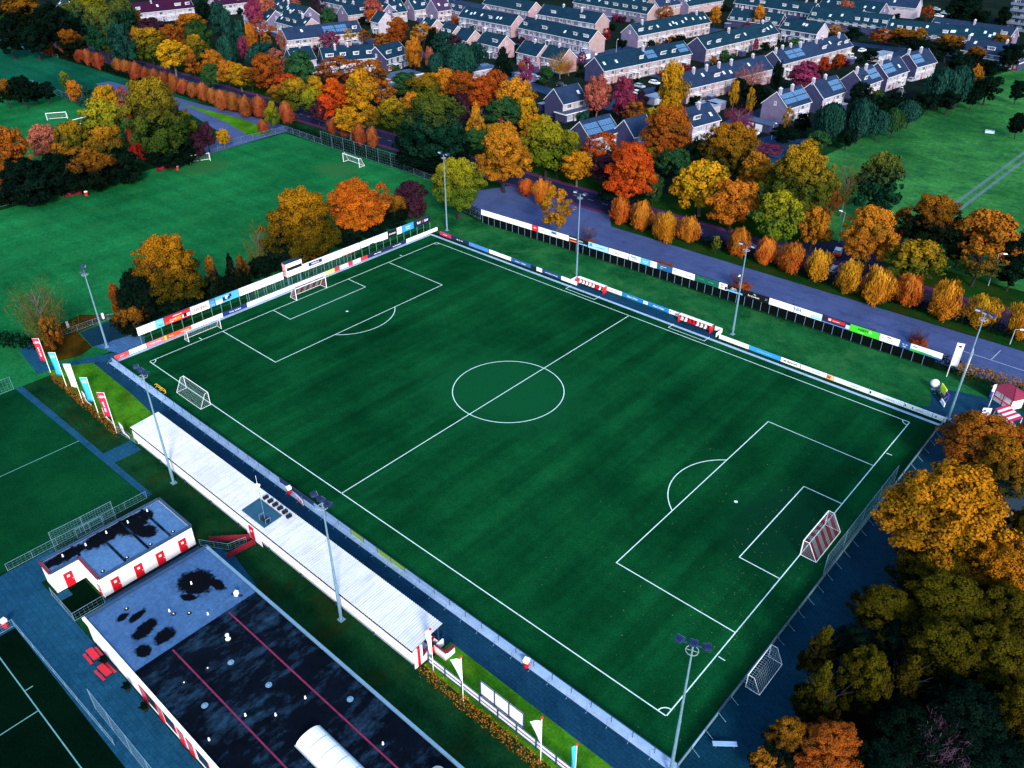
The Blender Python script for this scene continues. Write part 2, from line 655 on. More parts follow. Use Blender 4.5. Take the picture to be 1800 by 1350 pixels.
struct('dugout_paving', b, M_path)
b = MB()
b.sheet([(-6.2, 2.0), (-4.9, 2.0), (-4.9, 71), (-6.2, 71)], .01)
struct('leafy_strip', b, M_leaflit)

# --- paths on the left
b = MB()
b.sheet([(-21, -13.4), (-10.5, -14.6), (-9.6, -11.6), (-8.6, -9.0), (-6.4, -5.9), (-5.0, -4.2), (-5.0, -2.2), (-7.4, -2.4), (-9.4, -6.6), (-10.6, -10.9), (-12, -12.4), (-22, -11.2)], .014)
struct('footpath', b, M_path2)
b = MB()
b.sheet([(-19.2, -3.4), (-12.5, -4.2), (-11.2, 1.2), (-13.8, 6.8), (-19.6, 4.6)], .010)
struct('dark_paving', b, M_woodpath)
b = MB()
b.sheet([(-12.3, -3.9), (-6.6, -2.2), (-6.6, 2.6), (-11.0, 5.0)], .016)
struct('pale_paving', b, M_pale)
b = MB()
b.sheet([(-24, -10.8), (-12.3, -11.2), (-11, -7), (-12.3, -4.3), (-19.4, -3.6), (-21, 4.2), (-26, 0)], .006)
struct('leaf_litter', b, M_leaflit, 'stuff')
b = MB()
b.sheet([(-8.6, -19.0), (33.2, -18.3), (33.2, -17.4), (-8.6, -17.9)], .016)
b.sheet([(19.2, -17.6), (22.6, -17.5), (22.6, -13.4), (19.2, -13.4)], .012)
struct('paved_edge', b, M_path2)
b = MB()
b.sheet([(-8.2, -60), (33.2, -60), (33.2, -18.4), (-8.2, -19.0)], .01)
struct('training_pitch', b, M_turf2)
b = MB()
strip(b, (13.5, -18.6), (13.5, -60), .12, .02)
struct('training_pitch_line', b, M_line2)
b = MB()
b.sheet([(43.3, -39.6), (130, -39.6), (130, -90), (43.3, -90)], .014)
struct('hockey_pitch', b, M_turf3)
b = MB()
strip(b, (44, -42.4), (110, -42.4), .12, .022)
strip(b, (56.3, -42.5), (56.3, -80), .12, .026)
strip(b, (52.8, -41.6), (52.8, -42.3), .12, .022)
struct('hockey_pitch_lines', b, M_line2)
b = MB()
b.sheet([(33.6, -60), (43.0, -60), (43.0, -39.3), (130, -39.3), (130, -34.6), (46.6, -34.6), (38.4, -34.6), (38.4, -33.0), (33.6, -31)], .012)
struct('club_road', b, M_path2)
b = MB()
b.sheet([(43.0, -39.55), (130, -39.55), (130, -38.7), (43.0, -38.7)], .03)
b.sheet([(42.4, -60), (43.25, -60), (43.25, -38.7), (42.4, -38.7)], .034)
struct('slab_edge', b, M_pale if False else M_path2)
b = MB()
b.sheet([(47.0, -31), (49.6, -31), (49.6, -18.6), (47.0, -18.6)], .02)
struct('changing_room_terrace', b, asphalt('terrace_paving', (.03, .05, .10), (.06, .09, .16), joints=(.6, .3, .04)))
b = MB()
b.sheet([(49.0, -19.35), (130, -18.75), (130, -17.9), (58.5, -18.1), (58.5, -17.6), (52.5, -16.6), (49.0, -17)], .02)
struct('clubhouse_path', b, M_path2)

# --- car park, road, verges
b = MB()
b.sheet([(-16, 89.5), (-4, 87.5), (43, 88.6), (102, 90.2), (260, 86), (260, 104.2), (112, 104.2), (60, 103.2), (24, 102.8), (19.5, 108.4), (-12, 108.4), (-16, 100)], .006)
struct('car_park', b, M_park)
b = MB()
for k in range(1, 4):
    strip(b, (-12, 89 + 3.9 * k), (118, 89.4 + 3.9 * k), .10, .014)
struct('paving_joint', b, flat('joint', (.014, .022, .06), .8))
b = MB()
for x, y0, y1 in ((109.0, 97.6, 101.8), (119, 97.4, 101.6), (129, 97.4, 101.6)):
    strip(b, (x, y0), (x + .3, y1), .16, .018)
strip(b, (104, 97.3), (160, 97.0), .16, .018)
struct('parking_lines', b, M_line3)
b = MB()
b.sheet([(21.0, 103.3), (60, 103.6), (112, 104.7), (260, 104.7), (260, 109.2), (23, 108.6)], .0)
struct('road_verge', b, M_verge)
b = MB()
b.sheet([(-420, 109.4), (260, 109.4), (260, 117.8), (-420, 117.8)], .004)
struct('road', b, M_road)
b = MB()
b.sheet([(-420, 117.9), (260, 117.9), (260, 119.6), (-420, 119.6)], .008)
b.sheet([(-420, 107.9), (18, 107.9), (18, 109.3), (-420, 109.3)], .008)
struct('cycle_path', b, M_rededge)
b = MB()
for k in range(-90, 60):
    strip(b, (k * 4.5, 113.6), (k * 4.5 + 1.7, 113.6), .14, .012)
for k in range(0, 12):
    strip(b, (72 + k * .01, 109.8 + k * .7), (72.9, 109.8 + k * .7), .3, .012)
struct('road_markings', b, M_line3)
b = MB()
b.sheet([(-420, 119.7), (260, 119.7), (260, 130), (-420, 130)], -.006)
struct('tree_belt_ground', b, M_verge)
b = MB()
b.sheet([(-104, 64), (-96, 69), (-98.5, 98), (-90, 100), (-90, 102.6), (-126, 101), (-146, 98.6), (-163, 97.8), (-186, 95), (-205, 93.5), (-205, 88), (-165, 88), (-140, 89.5), (-112, 84), (-106, 78)], .0)
struct('service_road', b, M_park)
b = MB()
b.sheet([(-104, 88), (-100.5, 90), (-101, 96), (-122, 97.4), (-142, 95.6), (-158, 95), (-120, 91.5)], .006)
struct('traffic_island', b, M_lawn2)
b = MB()
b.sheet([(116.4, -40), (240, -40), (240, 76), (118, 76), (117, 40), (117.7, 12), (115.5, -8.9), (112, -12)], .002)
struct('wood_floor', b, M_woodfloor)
b = MB()
b.sheet([(119.5, 64), (121, 55), (124, 50), (150, 56), (150, 76), (121.5, 72)], .008)
struct('pond_water', b, M_water)
# meadow track: two wheel ruts with grass between
b = MB()
for o in (-1.1, 1.1):
    pts = [(80.6, 164), (81.3, 190), (82.2, 220), (83.2, 260), (84.4, 310), (86, 370)]
    for i in range(len(pts) - 1):
        (xa, ya), (xb, yb) = pts[i], pts[i + 1]
        b.add([(xa + o - .5, ya, .008), (xa + o + .5, ya, .008), (xb + o + .5, yb, .008), (xb + o - .5, yb, .008)], [(0, 1, 2, 3)])
struct('meadow_track', b, M_dirt)
b = MB()
strip(b, (G(-20, 66).x, G(-20, 66).y), (G(22, 76).x, G(22, 76).y), 2.2, -.008)
strip(b, (G(22, 76).x, G(22, 76).y), (G(60, 91).x, G(60, 91).y), 1.6, -.004)
struct('field_path', b, M_pale)
b = MB()
b.sheet([(56, 117), (86, 117), (84, 121), (78, 126), (80, 140), (74, 140), (66, 127), (58, 121)], .012)
struct('side_road', b, M_road)
# town streets
b = MB()
for poly in ([(-52, 186), (-37, 186), (-27, 262), (-26, 345), (-34, 345), (-36, 262)],
             [(-52, 186), (-52, 193), (-120, 207), (-250, 222), (-250, 214), (-120, 199)],
             [(-100, 203), (-92, 202), (-88, 260), (-82, 345), (-90, 345), (-97, 262)],
             [(-2, 176), (4, 176), (12, 232), (16, 320), (8, 350), (0, 350), (4, 300)],
             [(-150, 246), (-40, 236), (-40, 243), (-150, 253)],
             [(-240, 268), (-100, 262), (-100, 269), (-240, 276)],
             [(-40, 345), (60, 358), (60, 366), (-40, 354)],
             [(-60, 390), (80, 386), (80, 398), (-60, 400)],
             [(-176, 140), (-170, 140), (-160, 205), (-166, 207)],
             [(-20, 160), (36, 168), (36, 176), (-20, 168)], [(12, 176), (36, 176), (34, 190), (28, 200), (18, 196)]):
    b.sheet(poly, .004 + .004 * rnd.random())
struct('residential_streets', b, asphalt('street_paving', (.016, .030, .072), (.032, .052, .11)))

# ================================================================== BUILDINGS
def wallmat(name, c, c2):
    m, nt, b = _new(name)
    base = _ramp(nt, _noise(nt, .5, 6, .7), [(.3, c2), (.7, c)])
    br = nt.nodes.new('ShaderNodeTexBrick')
    br.inputs['Scale'].default_value = 1
    br.inputs['Brick Width'].default_value = .44
    br.inputs['Row Height'].default_value = .16
    br.inputs['Mortar Size'].default_value = .015
    br.inputs['Color1'].default_value = (1.12, 1.1, 1.1, 1)
    br.inputs['Color2'].default_value = (.86, .84, .86, 1)
    br.inputs['Mortar'].default_value = (1.2, 1.2, 1.25, 1)
    tc = nt.nodes.new('ShaderNodeTexCoord')
    sx = nt.nodes.new('ShaderNodeSeparateXYZ')
    nt.links.new(tc.outputs['Object'], sx.inputs[0])
    ad = nt.nodes.new('ShaderNodeMath')
    nt.links.new(sx.outputs[0], ad.inputs[0])
    nt.links.new(sx.outputs[1], ad.inputs[1])
    cb = nt.nodes.new('ShaderNodeCombineXYZ')
    nt.links.new(ad.outputs[0], cb.inputs[0])
    nt.links.new(sx.outputs[2], cb.inputs[1])
    nt.links.new(cb.outputs[0], br.inputs['Vector'])
    base = _mix(nt, base, br.outputs['Color'], .8, 'MULTIPLY')
    nt.links.new(base, b.inputs['Base Color'])
    b.inputs['Roughness'].default_value = .85
    b.inputs['Specular IOR Level'].default_value = .2
    return m


def roofmat(name, c, c2, row=.34):
    m, nt, b = _new(name)
    c, c2 = tuple(x * 1.0 for x in c), tuple(x * 1.0 for x in c2)
    base = _ramp(nt, _noise(nt, .35, 6, .7), [(.3, c2), (.7, c)])
    base = _mix(nt, base, _ramp(nt, _noise(nt, 2.5, 4, .7), [(.3, (.7, .7, .7)), (.7, (1.25, 1.25, 1.25))]), .7, 'MULTIPLY')
    nt.links.new(base, b.inputs['Base Color'])
    b.inputs['Roughness'].default_value = .7
    b.inputs['Specular IOR Level'].default_value = .06
    return m


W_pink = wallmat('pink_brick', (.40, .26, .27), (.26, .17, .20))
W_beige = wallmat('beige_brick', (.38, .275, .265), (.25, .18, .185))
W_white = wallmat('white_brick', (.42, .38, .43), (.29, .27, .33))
W_mauve_shade = wallmat('mauve_shade_brick', (.155, .135, .225), (.10, .085, .155))  # bluish shade of fronts turned from the sun, put into the colour
W_dark = wallmat('dark_and_shaded_brick', (.035, .04, .105), (.022, .026, .066))  # dark brick; its colour also holds the shade of gables off the sun
R_slate = roofmat('slate_tiles', (.006, .030, .060), (.003, .017, .036))
R_blue = roofmat('blue_grey_tiles', (.016, .036, .085), (.009, .020, .050))
R_teal = roofmat('teal_tiles', (.006, .032, .056), (.003, .019, .036))
R_plum = roofmat('plum_tiles', (.040, .006, .030), (.022, .004, .020))
R_purple = roofmat('purple_tiles', (.055, .03, .085), (.03, .018, .05))
M_frame = flat('window_frame', (.62, .66, .70), .5)
M_glass = flat('window_glass', (.012, .028, .045), .12, .6)
M_glassl = flat('curtained_glass', (.20, .26, .32), .25, .5)
M_solar = flat('solar_cell', (.035, .12, .26), .18, .6)
M_solarf = flat('solar_frame', (.22, .34, .5), .4)
M_skyl = flat('sky_toned_glass', (.45, .58, .68), .15, .6)  # bright sky reflection put into the pale glass colour
M_trim = flat('white_trim', (.60, .64, .70), .6)
M_chim = plain('chimney_brick', (.32, .30, .40), .85, .3, 2, coord='obj')
M_door = [flat('door_paint_%d' % i, c, .5) for i, c in enumerate(((.02, .05, .12), (.25, .02, .03), (.5, .5, .5), (.02, .09, .08)))]
M_cheek = flat('dormer_cheek', (.05, .07, .10), .7)


def window_mesh(w, h, panes=2, light=0.0, seed=0):
    r = random.Random(seed)
    m = MB()
    m.box(-w / 2, -.09, 0, w / 2, -.02, .07, 0)
    m.box(-w / 2 - .1, -.16, -.08, w / 2 + .1, -.02, -.002, 0)
    m.box(-w / 2, -.09, h - .07, w / 2, -.02, h, 0)
    for i in range(panes + 1):
        x = -w / 2 + (w - .07) * i / panes
        m.box(x, -.088, .07, x + .07, -.022, h - .07, 0)
    for i in range(panes):
        x = -w / 2 + (w - .07) * i / panes + .07
        x2 = -w / 2 + (w - .07) * (i + 1) / panes
        m.box(x, -.06, .07, x2, -.03, h - .07, 2 if r.random() < light else 1)
    return m.mesh('window', [M_frame, M_glass, M_glassl])


WIN = {k: [window_mesh(*k, light=.3 + .2 * s, seed=s + 3) for s in range(4)] for k in ((1.3, 1.3, 2), (2.3, 1.3, 3), (2.5, 1.6, 3), (.9, 1.2, 1), (2.8, .95, 4), (1.9, .95, 3))}


def _door_mesh(i):
    m = MB()
    m.box(-.5, -.07, 0, .5, -.02, 2.15, 0)
    m.box(-.38, -.085, .9, .38, -.072, 1.9, 1)
    return m.mesh('door', [M_door[i], M_glassl])


DOOR = [_door_mesh(i) for i in range(4)]
_m = MB()
_m.box(-.5, -.7, 0, .5, .7, .09, 0)
_m.box(-.4, -.58, .09, .4, .58, .11, 1)
SKYL = _m.mesh('skylight', [M_trim, M_skyl])
_m = MB()
_m.box(-.5, -.8, .05, .5, .8, .08, 1)
_m.box(-.46, -.76, .08, .46, .76, .10, 0)
SOLAR = _m.mesh('solar_panel', [M_solar, M_solarf])
_m = MB()
_m.box(-.35, -.45, -.9, .35, .45, 1.15, 0)
_m.box(-.42, -.52, 1.15, .42, .52, 1.25, 1)
_m.tube((0, -.2, 1.25), (0, -.2, 1.6), .12, .1, 6, 1)
_m.tube((0, .2, 1.25), (0, .2, 1.6), .12, .1, 6, 1)
CHIM = _m.mesh('chimney', [M_chim, M_trim])


def dormer_mesh(w, d, h, roof):
    """box dormer: its front stands on the roof, flat lid on top; local y runs into the roof"""
    m = MB()
    m.box(-w / 2, 0, -.8, w / 2, d, h, 0)
    m.box(-w / 2 - .2, -.3, h, w / 2 + .2, d + .1, h + .14, 1)
    m.box(-w / 2 - .2, -.32, h + .01, w / 2 + .2, -.3, h + .15, 2)
    m.box(-w / 2, -.03, -.05, w / 2, 0, h, 2)
    return m.mesh('dormer', [M_cheek, roof, M_trim])


_dm = {}


def terrace(name, label, A, B, n, depth=10.0, eave=5.2, rise=3.9, wall=W_pink, roof=R_slate, cat='terraced houses', group='terraced houses of the estate',
            feats=.5, seed=0, chim=.5, solar=(), gable=None, far=False, band=True, garden=True, up=True):
    """a row of n houses, facade from A to B (world points at the front eave), facing right of A->B"""
    r = random.Random(seed * 13 + 5)
    A, B = Vector((A[0], A[1], 0)), Vector((B[0], B[1], 0))
    Ln = (B - A).length
    d = (B - A).normalized()
    rz = math.atan2(d.y, d.x)
    nrm = Vector((d.y, -d.x, 0))
    A = A - nrm * .35                      # the wall stands behind the eave
    t = thing(name, label, cat, A, rz, group)
    rid = eave + rise
    sl = rise / (depth / 2)
    m = MB()
    m.add([(0, 0, 0), (Ln, 0, 0), (Ln, depth, 0), (0, depth, 0), (0, 0, eave), (Ln, 0, eave), (Ln, depth, eave), (0, depth, eave), (0, depth / 2, rid), (Ln, depth / 2, rid)],
          [(0, 1, 5, 4), (2, 3, 7, 6)], 0)
    m.add([(0, 0, 0), (0, depth, 0), (0, depth, eave), (0, depth / 2, rid), (0, 0, eave)], [(0, 4, 3, 2, 1)], 1)
    m.add([(Ln, 0, 0), (Ln, depth, 0), (Ln, depth, eave), (Ln, depth / 2, rid), (Ln, 0, eave)], [(0, 1, 2, 3, 4)], 1)
    obj('wall', m.mesh('wall', [wall, gable or wall]), t)
    m = MB()
    ov, oe, th = .35, .22, .2
    for s in (0, 1):
        y0 = -ov if s == 0 else depth + ov
        z0 = eave - ov * sl
        yr = depth / 2
        pts = [(-oe, y0, z0), (Ln + oe, y0, z0), (Ln + oe, yr, rid), (-oe, yr, rid)]
        v = [(x, y, z + .02) for x, y, z in pts] + [(x, y, z + th) for x, y, z in pts]
        f = [(3, 2, 1, 0), (4, 5, 6, 7), (0, 1, 5, 4), (1, 2, 6, 5), (2, 3, 7, 6), (3, 0, 4, 7)]
        if s:
            f = [q[::-1] for q in f]
        m.add(v, f)
    # tile courses stand up as battens of shadow on the near slope
    nc = max(6, int(math.hypot(depth / 2, rise) / .7))
    for k in range(nc):
        f = (k + .5) / nc
        y = -ov + (depth / 2 + ov) * f
        z = eave - ov * sl + (rise + ov * sl) * f + th
        m.box(-oe, y - .03, z - .03, Ln + oe, y + .03, z + .028, 0)
    m.box(-oe, depth / 2 - .14, rid + th - .06, Ln + oe, depth / 2 + .14, rid + th + .10, 0)
    rf = obj('roof', m.mesh('roof', [roof]), t)
    m = MB()
    m.box(-oe, -ov - .14, eave - ov * sl - .02, Ln + oe, -ov - .005, eave - ov * sl + .16)
    obj('gutter', m.mesh('gutter', [M_trim]), t)
    for x in (-oe - .05, Ln + oe + .003):
        for y0, y1 in ((-ov, depth / 2), (depth + ov, depth / 2)):
            m = MB()
            z0 = eave - ov * sl
            m.add([(x, y0, z0), (x + .045, y0, z0), (x + .045, y1, rid), (x, y1, rid), (x, y0, z0 + .26), (x + .045, y0, z0 + .26), (x + .045, y1, rid + .26), (x, y1, rid + .26)],
                  [(0, 3, 2, 1), (4, 5, 6, 7), (0, 1, 5, 4), (1, 2, 6, 5), (2, 3, 7, 6), (3, 0, 4, 7)])
            obj('bargeboard', m.mesh('bargeboard', [M_trim]), t)
    w = Ln / n
    ang = math.atan2(rise, depth / 2)

    def onroof(nm, me, x, f, sc=(1, 1, 1), dz=th + .02, par=None):
        o = obj(nm, me, rf, (x, -ov + (depth / 2 + ov) * f, eave - ov * sl + (rise + ov * sl) * f + dz), 0, sc)
        o.rotation_euler = (ang, 0, 0)
        return o
    for i in range(n):
        x0 = i * w
        flip = i % 2
        if up:
            if w > 5.6 and r.random() < .75:
                xs = [(x0 + w * .28, (1.3, 1.3, 2)), (x0 + w * .72, (2.3, 1.3, 3))]
                if flip:
                    xs = [(x0 + w * .72, (1.3, 1.3, 2)), (x0 + w * .28, (2.3, 1.3, 3))]
            else:
                xs = [(x0 + w * .5, (2.3, 1.3, 3))]
            for x, k in xs:
                obj('window', WIN[k][r.randrange(4)], t, (x, 0, 3.35))
        if not far:
            a, c = (.3, .74) if not flip else (.7, .26)
            obj('window', WIN[(2.5, 1.6, 3)][r.randrange(4)], t, (x0 + w * a, 0, .6))
            obj('door', DOOR[r.randrange(4)], t, (x0 + w * c, 0, 0))
            if r.random() < .5:
                m = MB()
                m.box(-1.2, -1.5, 2.42, 1.2, -.02, 2.6)
                m.box(-1.15, -1.45, 0, -1.03, -1.33, 2.42)
                m.box(1.03, -1.45, 0, 1.15, -1.33, 2.42)
                obj('porch', m.mesh('porch', [M_trim]), t, (x0 + w * c, 0, 0))
        u = r.random()
        if i in solar:
            for a in range(max(2, int(w / 1.1))):
                for c in (.32, .62):
                    onroof('solar_panel', SOLAR, x0 + .7 + a * 1.08, c + .04)
        elif u < feats * .55:
            k = (2.8, .95, 4) if w > 5 and r.random() < .5 else (1.9, .95, 3)
            key = (k[0] + .35, roof.name)
            if key not in _dm:
                _dm[key] = dormer_mesh(k[0] + .35, 2.4, 1.15, roof)
            fz = .34
            dd = obj('dormer', _dm[key], rf, (x0 + w * .5, -ov + (depth / 2 + ov) * fz, eave - ov * sl + (rise + ov * sl) * fz + th))
            obj('dormer_window', WIN[k][r.randrange(4)], dd, (0, -.02, .08)) if False else None
            wv = obj('dormer_window', WIN[k][r.randrange(4)], rf, (x0 + w * .5, -ov + (depth / 2 + ov) * fz - .035, eave - ov * sl + (rise + ov * sl) * fz + th + .08))
        elif u < feats:
            onroof('skylight', SKYL, x0 + w * r.uniform(.3, .7), r.uniform(.4, .7))
            if r.random() < .35:
                onroof('skylight', SKYL, x0 + w * r.uniform(.1, .2), r.uniform(.45, .65))
        if r.random() < chim:
            obj('chimney', CHIM, rf, (x0 + .3, depth / 2 + (.0 if r.random() < .5 else -.9), rid + .1))
    if band and not far:
        m = MB()
        m.box(0.02, -.06, 2.75, Ln - .02, -.001, 2.95)
        obj('facade_band', m.mesh('facade_band', [M_trim]), t)
    if not far and n > 1:
        m = MB()
        m.tube((0, -.08, 0), (0, -.08, eave - .3), .06, .06, 5)
        dp = m.mesh('downpipe', [M_cheek])
        for i in range(1, n):
            obj('downpipe', dp, t, (i * w, 0, 0))
    if r.random() < .7 and gable is not W_dark:
        # one small window high in each gable
        for x, rr in ((0, math.pi * 1.5), (Ln, math.pi / 2)):
            o = obj('gable_window', WIN[(.9, 1.2, 1)][r.randrange(4)], t, (x, depth / 2, eave + .2), rr)
    return t


def EV(px, py, z=5.4):
    p = G(px, py, z)
    return (p.x, p.y)


Y8 = math.radians(83)
X8 = math.radians(-7)


def row_from(px, py, length, ang, z=5.4):
    a = EV(px, py, z)
    return a, (a[0] + length * math.cos(ang), a[1] + length * math.sin(ang))


def rowY(px0, py0, px1, py1, z=5.4):
    """eave ends read from the photograph; the direction is the estate's own"""
    a, c = EV(px0, py0, z), EV(px1, py1, z)
    return a, c


# rows whose fronts look away from the pitch's near side (long fronts lit from the right, shade put into gable colour)
terrace('terraced_row', 'terrace with white ridge light behind the purple-leaved tree, blue shaded gable at its left end', *rowY(1062.5, 124, 1216.7, 93), 8, wall=W_beige, gable=W_dark, roof=R_slate, seed=1, feats=.95, chim=.15, solar=(4, 7))
terrace('terraced_row', 'terrace left of the autumn avenue with six evenly spaced skylights and a grey gable', *rowY(1123, 62, 1250, 38), 8, wall=W_beige, gable=W_mauve_shade, roof=R_teal, seed=2, feats=1.0, chim=.1)
terrace('terraced_row', 'terrace with tall shaded blue gable and two box dormers at its near end', *rowY(1243, 86, 1370, 56.7), 8, wall=W_beige, gable=W_dark, roof=R_teal, seed=3, feats=.7, chim=.1)
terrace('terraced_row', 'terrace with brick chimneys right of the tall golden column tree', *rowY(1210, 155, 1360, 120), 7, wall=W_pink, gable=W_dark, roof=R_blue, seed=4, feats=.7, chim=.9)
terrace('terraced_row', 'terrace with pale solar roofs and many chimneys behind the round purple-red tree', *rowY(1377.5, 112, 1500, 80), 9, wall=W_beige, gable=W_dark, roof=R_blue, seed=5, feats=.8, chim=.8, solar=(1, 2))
hs = ((1387, 190, 1427.5, 177, 'nearest of the stepped semi-detached houses, two solar arrays across its whole roof', (0, 1), W_mauve_shade),
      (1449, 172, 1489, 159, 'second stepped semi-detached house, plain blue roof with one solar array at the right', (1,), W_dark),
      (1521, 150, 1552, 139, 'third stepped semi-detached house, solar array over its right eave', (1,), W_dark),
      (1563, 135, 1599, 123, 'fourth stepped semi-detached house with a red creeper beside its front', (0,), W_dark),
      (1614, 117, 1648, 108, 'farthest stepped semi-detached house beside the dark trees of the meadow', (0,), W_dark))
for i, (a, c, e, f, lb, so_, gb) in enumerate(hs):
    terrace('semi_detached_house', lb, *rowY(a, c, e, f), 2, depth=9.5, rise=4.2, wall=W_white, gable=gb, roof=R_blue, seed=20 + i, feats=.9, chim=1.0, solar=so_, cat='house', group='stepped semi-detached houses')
terrace('terraced_row', 'low terrace with a wide solar roof behind the rusty trees left of centre', *rowY(505, 70, 637, 55), 6, wall=W_beige, roof=R_blue, seed=6, feats=.7, chim=.1, solar=(3, 4))
terrace('terraced_row', 'dark-roofed terrace with two white box dormers behind the bright orange tree', *rowY(570, 108, 663, 100), 4, wall=W_white, gable=W_dark, roof=R_slate, seed=7, feats=1, chim=.4)
terrace('terraced_row', 'blue-walled house with three skylights left of the orange column tree', *rowY(680, 103, 719, 92), 2, wall=W_dark, roof=R_slate, seed=8, feats=1, chim=.4, cat='house')
terrace('terraced_row', 'short dark-roofed house with a single skylight above the green tree', *rowY(516, 108, 556, 103), 2, wall=W_white, gable=W_dark, roof=R_slate, seed=9, feats=1, chim=.6, cat='house')
terrace('detached_house', 'dark-roofed house with white front windows beside the brown tree at the estate edge', *rowY(991, 182, 1032, 172), 2, depth=8.5, wall=W_white, gable=W_dark, roof=R_blue, seed=10, feats=.6, chim=.3, cat='house', group=None)
terrace('detached_house', 'house with a roof full of solar panels above the red-orange tree', *row_from(1040, 244, 12, Y8), 2, depth=9, wall=W_white, gable=W_dark, roof=R_blue, seed=11, feats=.3, chim=.2, solar=(0, 1), cat='house', group=None)
terrace('detached_house', 'plain blue-roofed house right of the solar-panelled one', *row_from(1116, 240, 9, Y8), 1, depth=8, wall=W_mauve_shade, gable=W_dark, roof=R_blue, seed=12, feats=.3, chim=.2, cat='house', group=None)
terrace('detached_house', 'white house with a big box dormer and large skylight among brown trees', *rowY(1220, 222, 1268, 209), 2, wall=W_white, gable=W_mauve_shade, roof=R_blue, seed=13, feats=1, chim=.3, cat='house', group=None)
terrace('terraced_row', 'long plum-roofed terrace at the top left behind the tall trees', *rowY(237, 23, 341, 12), 6, wall=W_white, roof=R_plum, seed=14, feats=.7, chim=.2)
terrace('terraced_row', 'second plum-roofed terrace cut by the top edge of the view', *row_from(381, 9, 34, Y8), 6, wall=W_white, roof=R_plum, seed=15, feats=.7, chim=.2)
# rows facing the camera's left (blue shade put into the front colour, right gables lit)
terrace('terraced_row', 'mid-blue terrace with seven dormers and a bright gable over the street corner', *rowY(910, 47.5, 1034, 73.3), 7, wall=W_mauve_shade, gable=W_beige, roof=R_slate, seed=31, feats=.9, chim=.1)
terrace('terraced_row', 'terrace continuing left of the seven-dormer row, pink gable half hidden', *rowY(805, 28, 897, 45), 6, wall=W_mauve_shade, gable=W_pink, roof=R_slate, seed=32, feats=.9, chim=.1)
terrace('terraced_row', 'terrace in the second line with a big plain pink gable', *rowY(944, 24, 1046, 41), 6, wall=W_mauve_shade, gable=W_beige, roof=R_slate, seed=33, feats=.5, chim=.3)
terrace('terraced_row', 'far terrace left of the second line with a chimney on its gable', *rowY(848, 5, 928, 20), 6, wall=W_mauve_shade, gable=W_pink, roof=R_teal, seed=34, feats=.3, chim=.3, far=True)
terrace('terraced_row', 'third-line terrace with a row of skylights ending in a small cream gable', *rowY(1007, 3, 1137, 24), 8, wall=W_mauve_shade, gable=W_beige, roof=R_teal, seed=35, feats=.8, chim=.2, far=True)
gs = ((735, 47, 8, 'small gabled house behind the brown tree, leftmost of the gable row', W_beige),
      (768, 58, 9, 'gabled house with an arched gable window, second of the gable row', W_beige),
      (797, 66, 9, 'low gabled house with plain teal roof, third of the gable row', W_beige),
      (837, 73, 14, 'gabled house with two white dormers behind the dark conifer', W_pink),
      (907, 90, 12, 'gabled house with a wide pink end wall beside the purple-red tree', W_pink),
      (950, 98, 11, 'gabled house with sunlit cream end wall at the street corner', W_beige))
for i, (a, c, ln, lb, gb) in enumerate(gs):
    terrace('gabled_house', lb, *row_from(a, c, ln, X8), 2, depth=9, rise=3.6, wall=W_mauve_shade, gable=gb, roof=R_teal if i % 2 else R_slate, seed=40 + i, feats=.6, chim=.3, cat='house', group='gable-fronted houses')
terrace('terraced_row', 'terrace with bright skylights and a cream gable at the upper left', *row_from(483, 37, 26, X8), 4, wall=W_mauve_shade, gable=W_beige, roof=R_slate, seed=47, feats=1, chim=.2)
terrace('terraced_row', 'terrace half hidden behind pink trees at the upper left', *row_from(425, 24, 26, X8), 4, wall=W_mauve_shade, roof=R_slate, seed=48, feats=1, chim=.2)
terrace('terraced_row', 'dark long-roofed terrace with a pale broken gutter line at the upper right', *rowY(1556, 50, 1752, 70), 12, depth=11, eave=4.2, rise=4.4, wall=W_dark, gable=W_mauve_shade, roof=R_teal, seed=49, feats=.9, chim=.1, far=True)
terrace('terraced_row', 'dark terrace behind the round red tree with a tall grey gable', *rowY(1420, 28, 1560, 44), 9, depth=11, eave=4.2, rise=4.6, wall=W_dark, gable=W_white, roof=R_teal, seed=50, feats=.8, chim=.1, far=True)
terrace('terraced_row', 'low dark terrace with lit windows and a grey triangular gable', *row_from(1370, 49, 19, X8), 4, wall=W_dark, gable=W_white, roof=R_teal, seed=51, feats=.2, chim=.1)
terrace('terraced_row', 'dark-roofed terrace beyond the orange street trees at the upper right', *rowY(1280, 26, 1370, 36), 6, depth=10, eave=3.4, rise=4, wall=W_dark, roof=R_teal, seed=52, feats=.6, chim=.1, far=True)
terrace('terraced_row', 'pale-fronted terrace at the very top right of the estate', *rowY(1490, 2, 1610, 14), 8, wall=W_white, gable=W_white, roof=R_blue, seed=53, feats=.3, chim=.1, far=True)
terrace('terraced_row', 'cream-fronted terrace at the top edge above the skylight row', *row_from(1160, 12, 34, Y8), 6, wall=W_beige, roof=R_blue, seed=54, feats=.3, chim=.1, far=True)
terrace('terraced_row', 'dark terrace at the top edge right of the cream one', *row_from(1290, 4, 46, X8), 7, wall=W_dark, roof=R_teal, seed=55, feats=.7, chim=.2, far=True)
terrace('detached_house', 'gabled house with white bargeboards at the top centre', *row_from(690, 22, 9, Y8), 2, depth=10, rise=4.6, wall=W_beige, gable=W_dark, roof=R_slate, seed=56, feats=.9, cat='house', group=None)
terrace('detached_house', 'second gabled house at the top centre with a long window band', *row_from(729, 17, 9, Y8), 2, depth=10, rise=4.6, wall=W_beige, gable=W_mauve_shade, roof=R_slate, seed=57, feats=.9, cat='house', group=None)
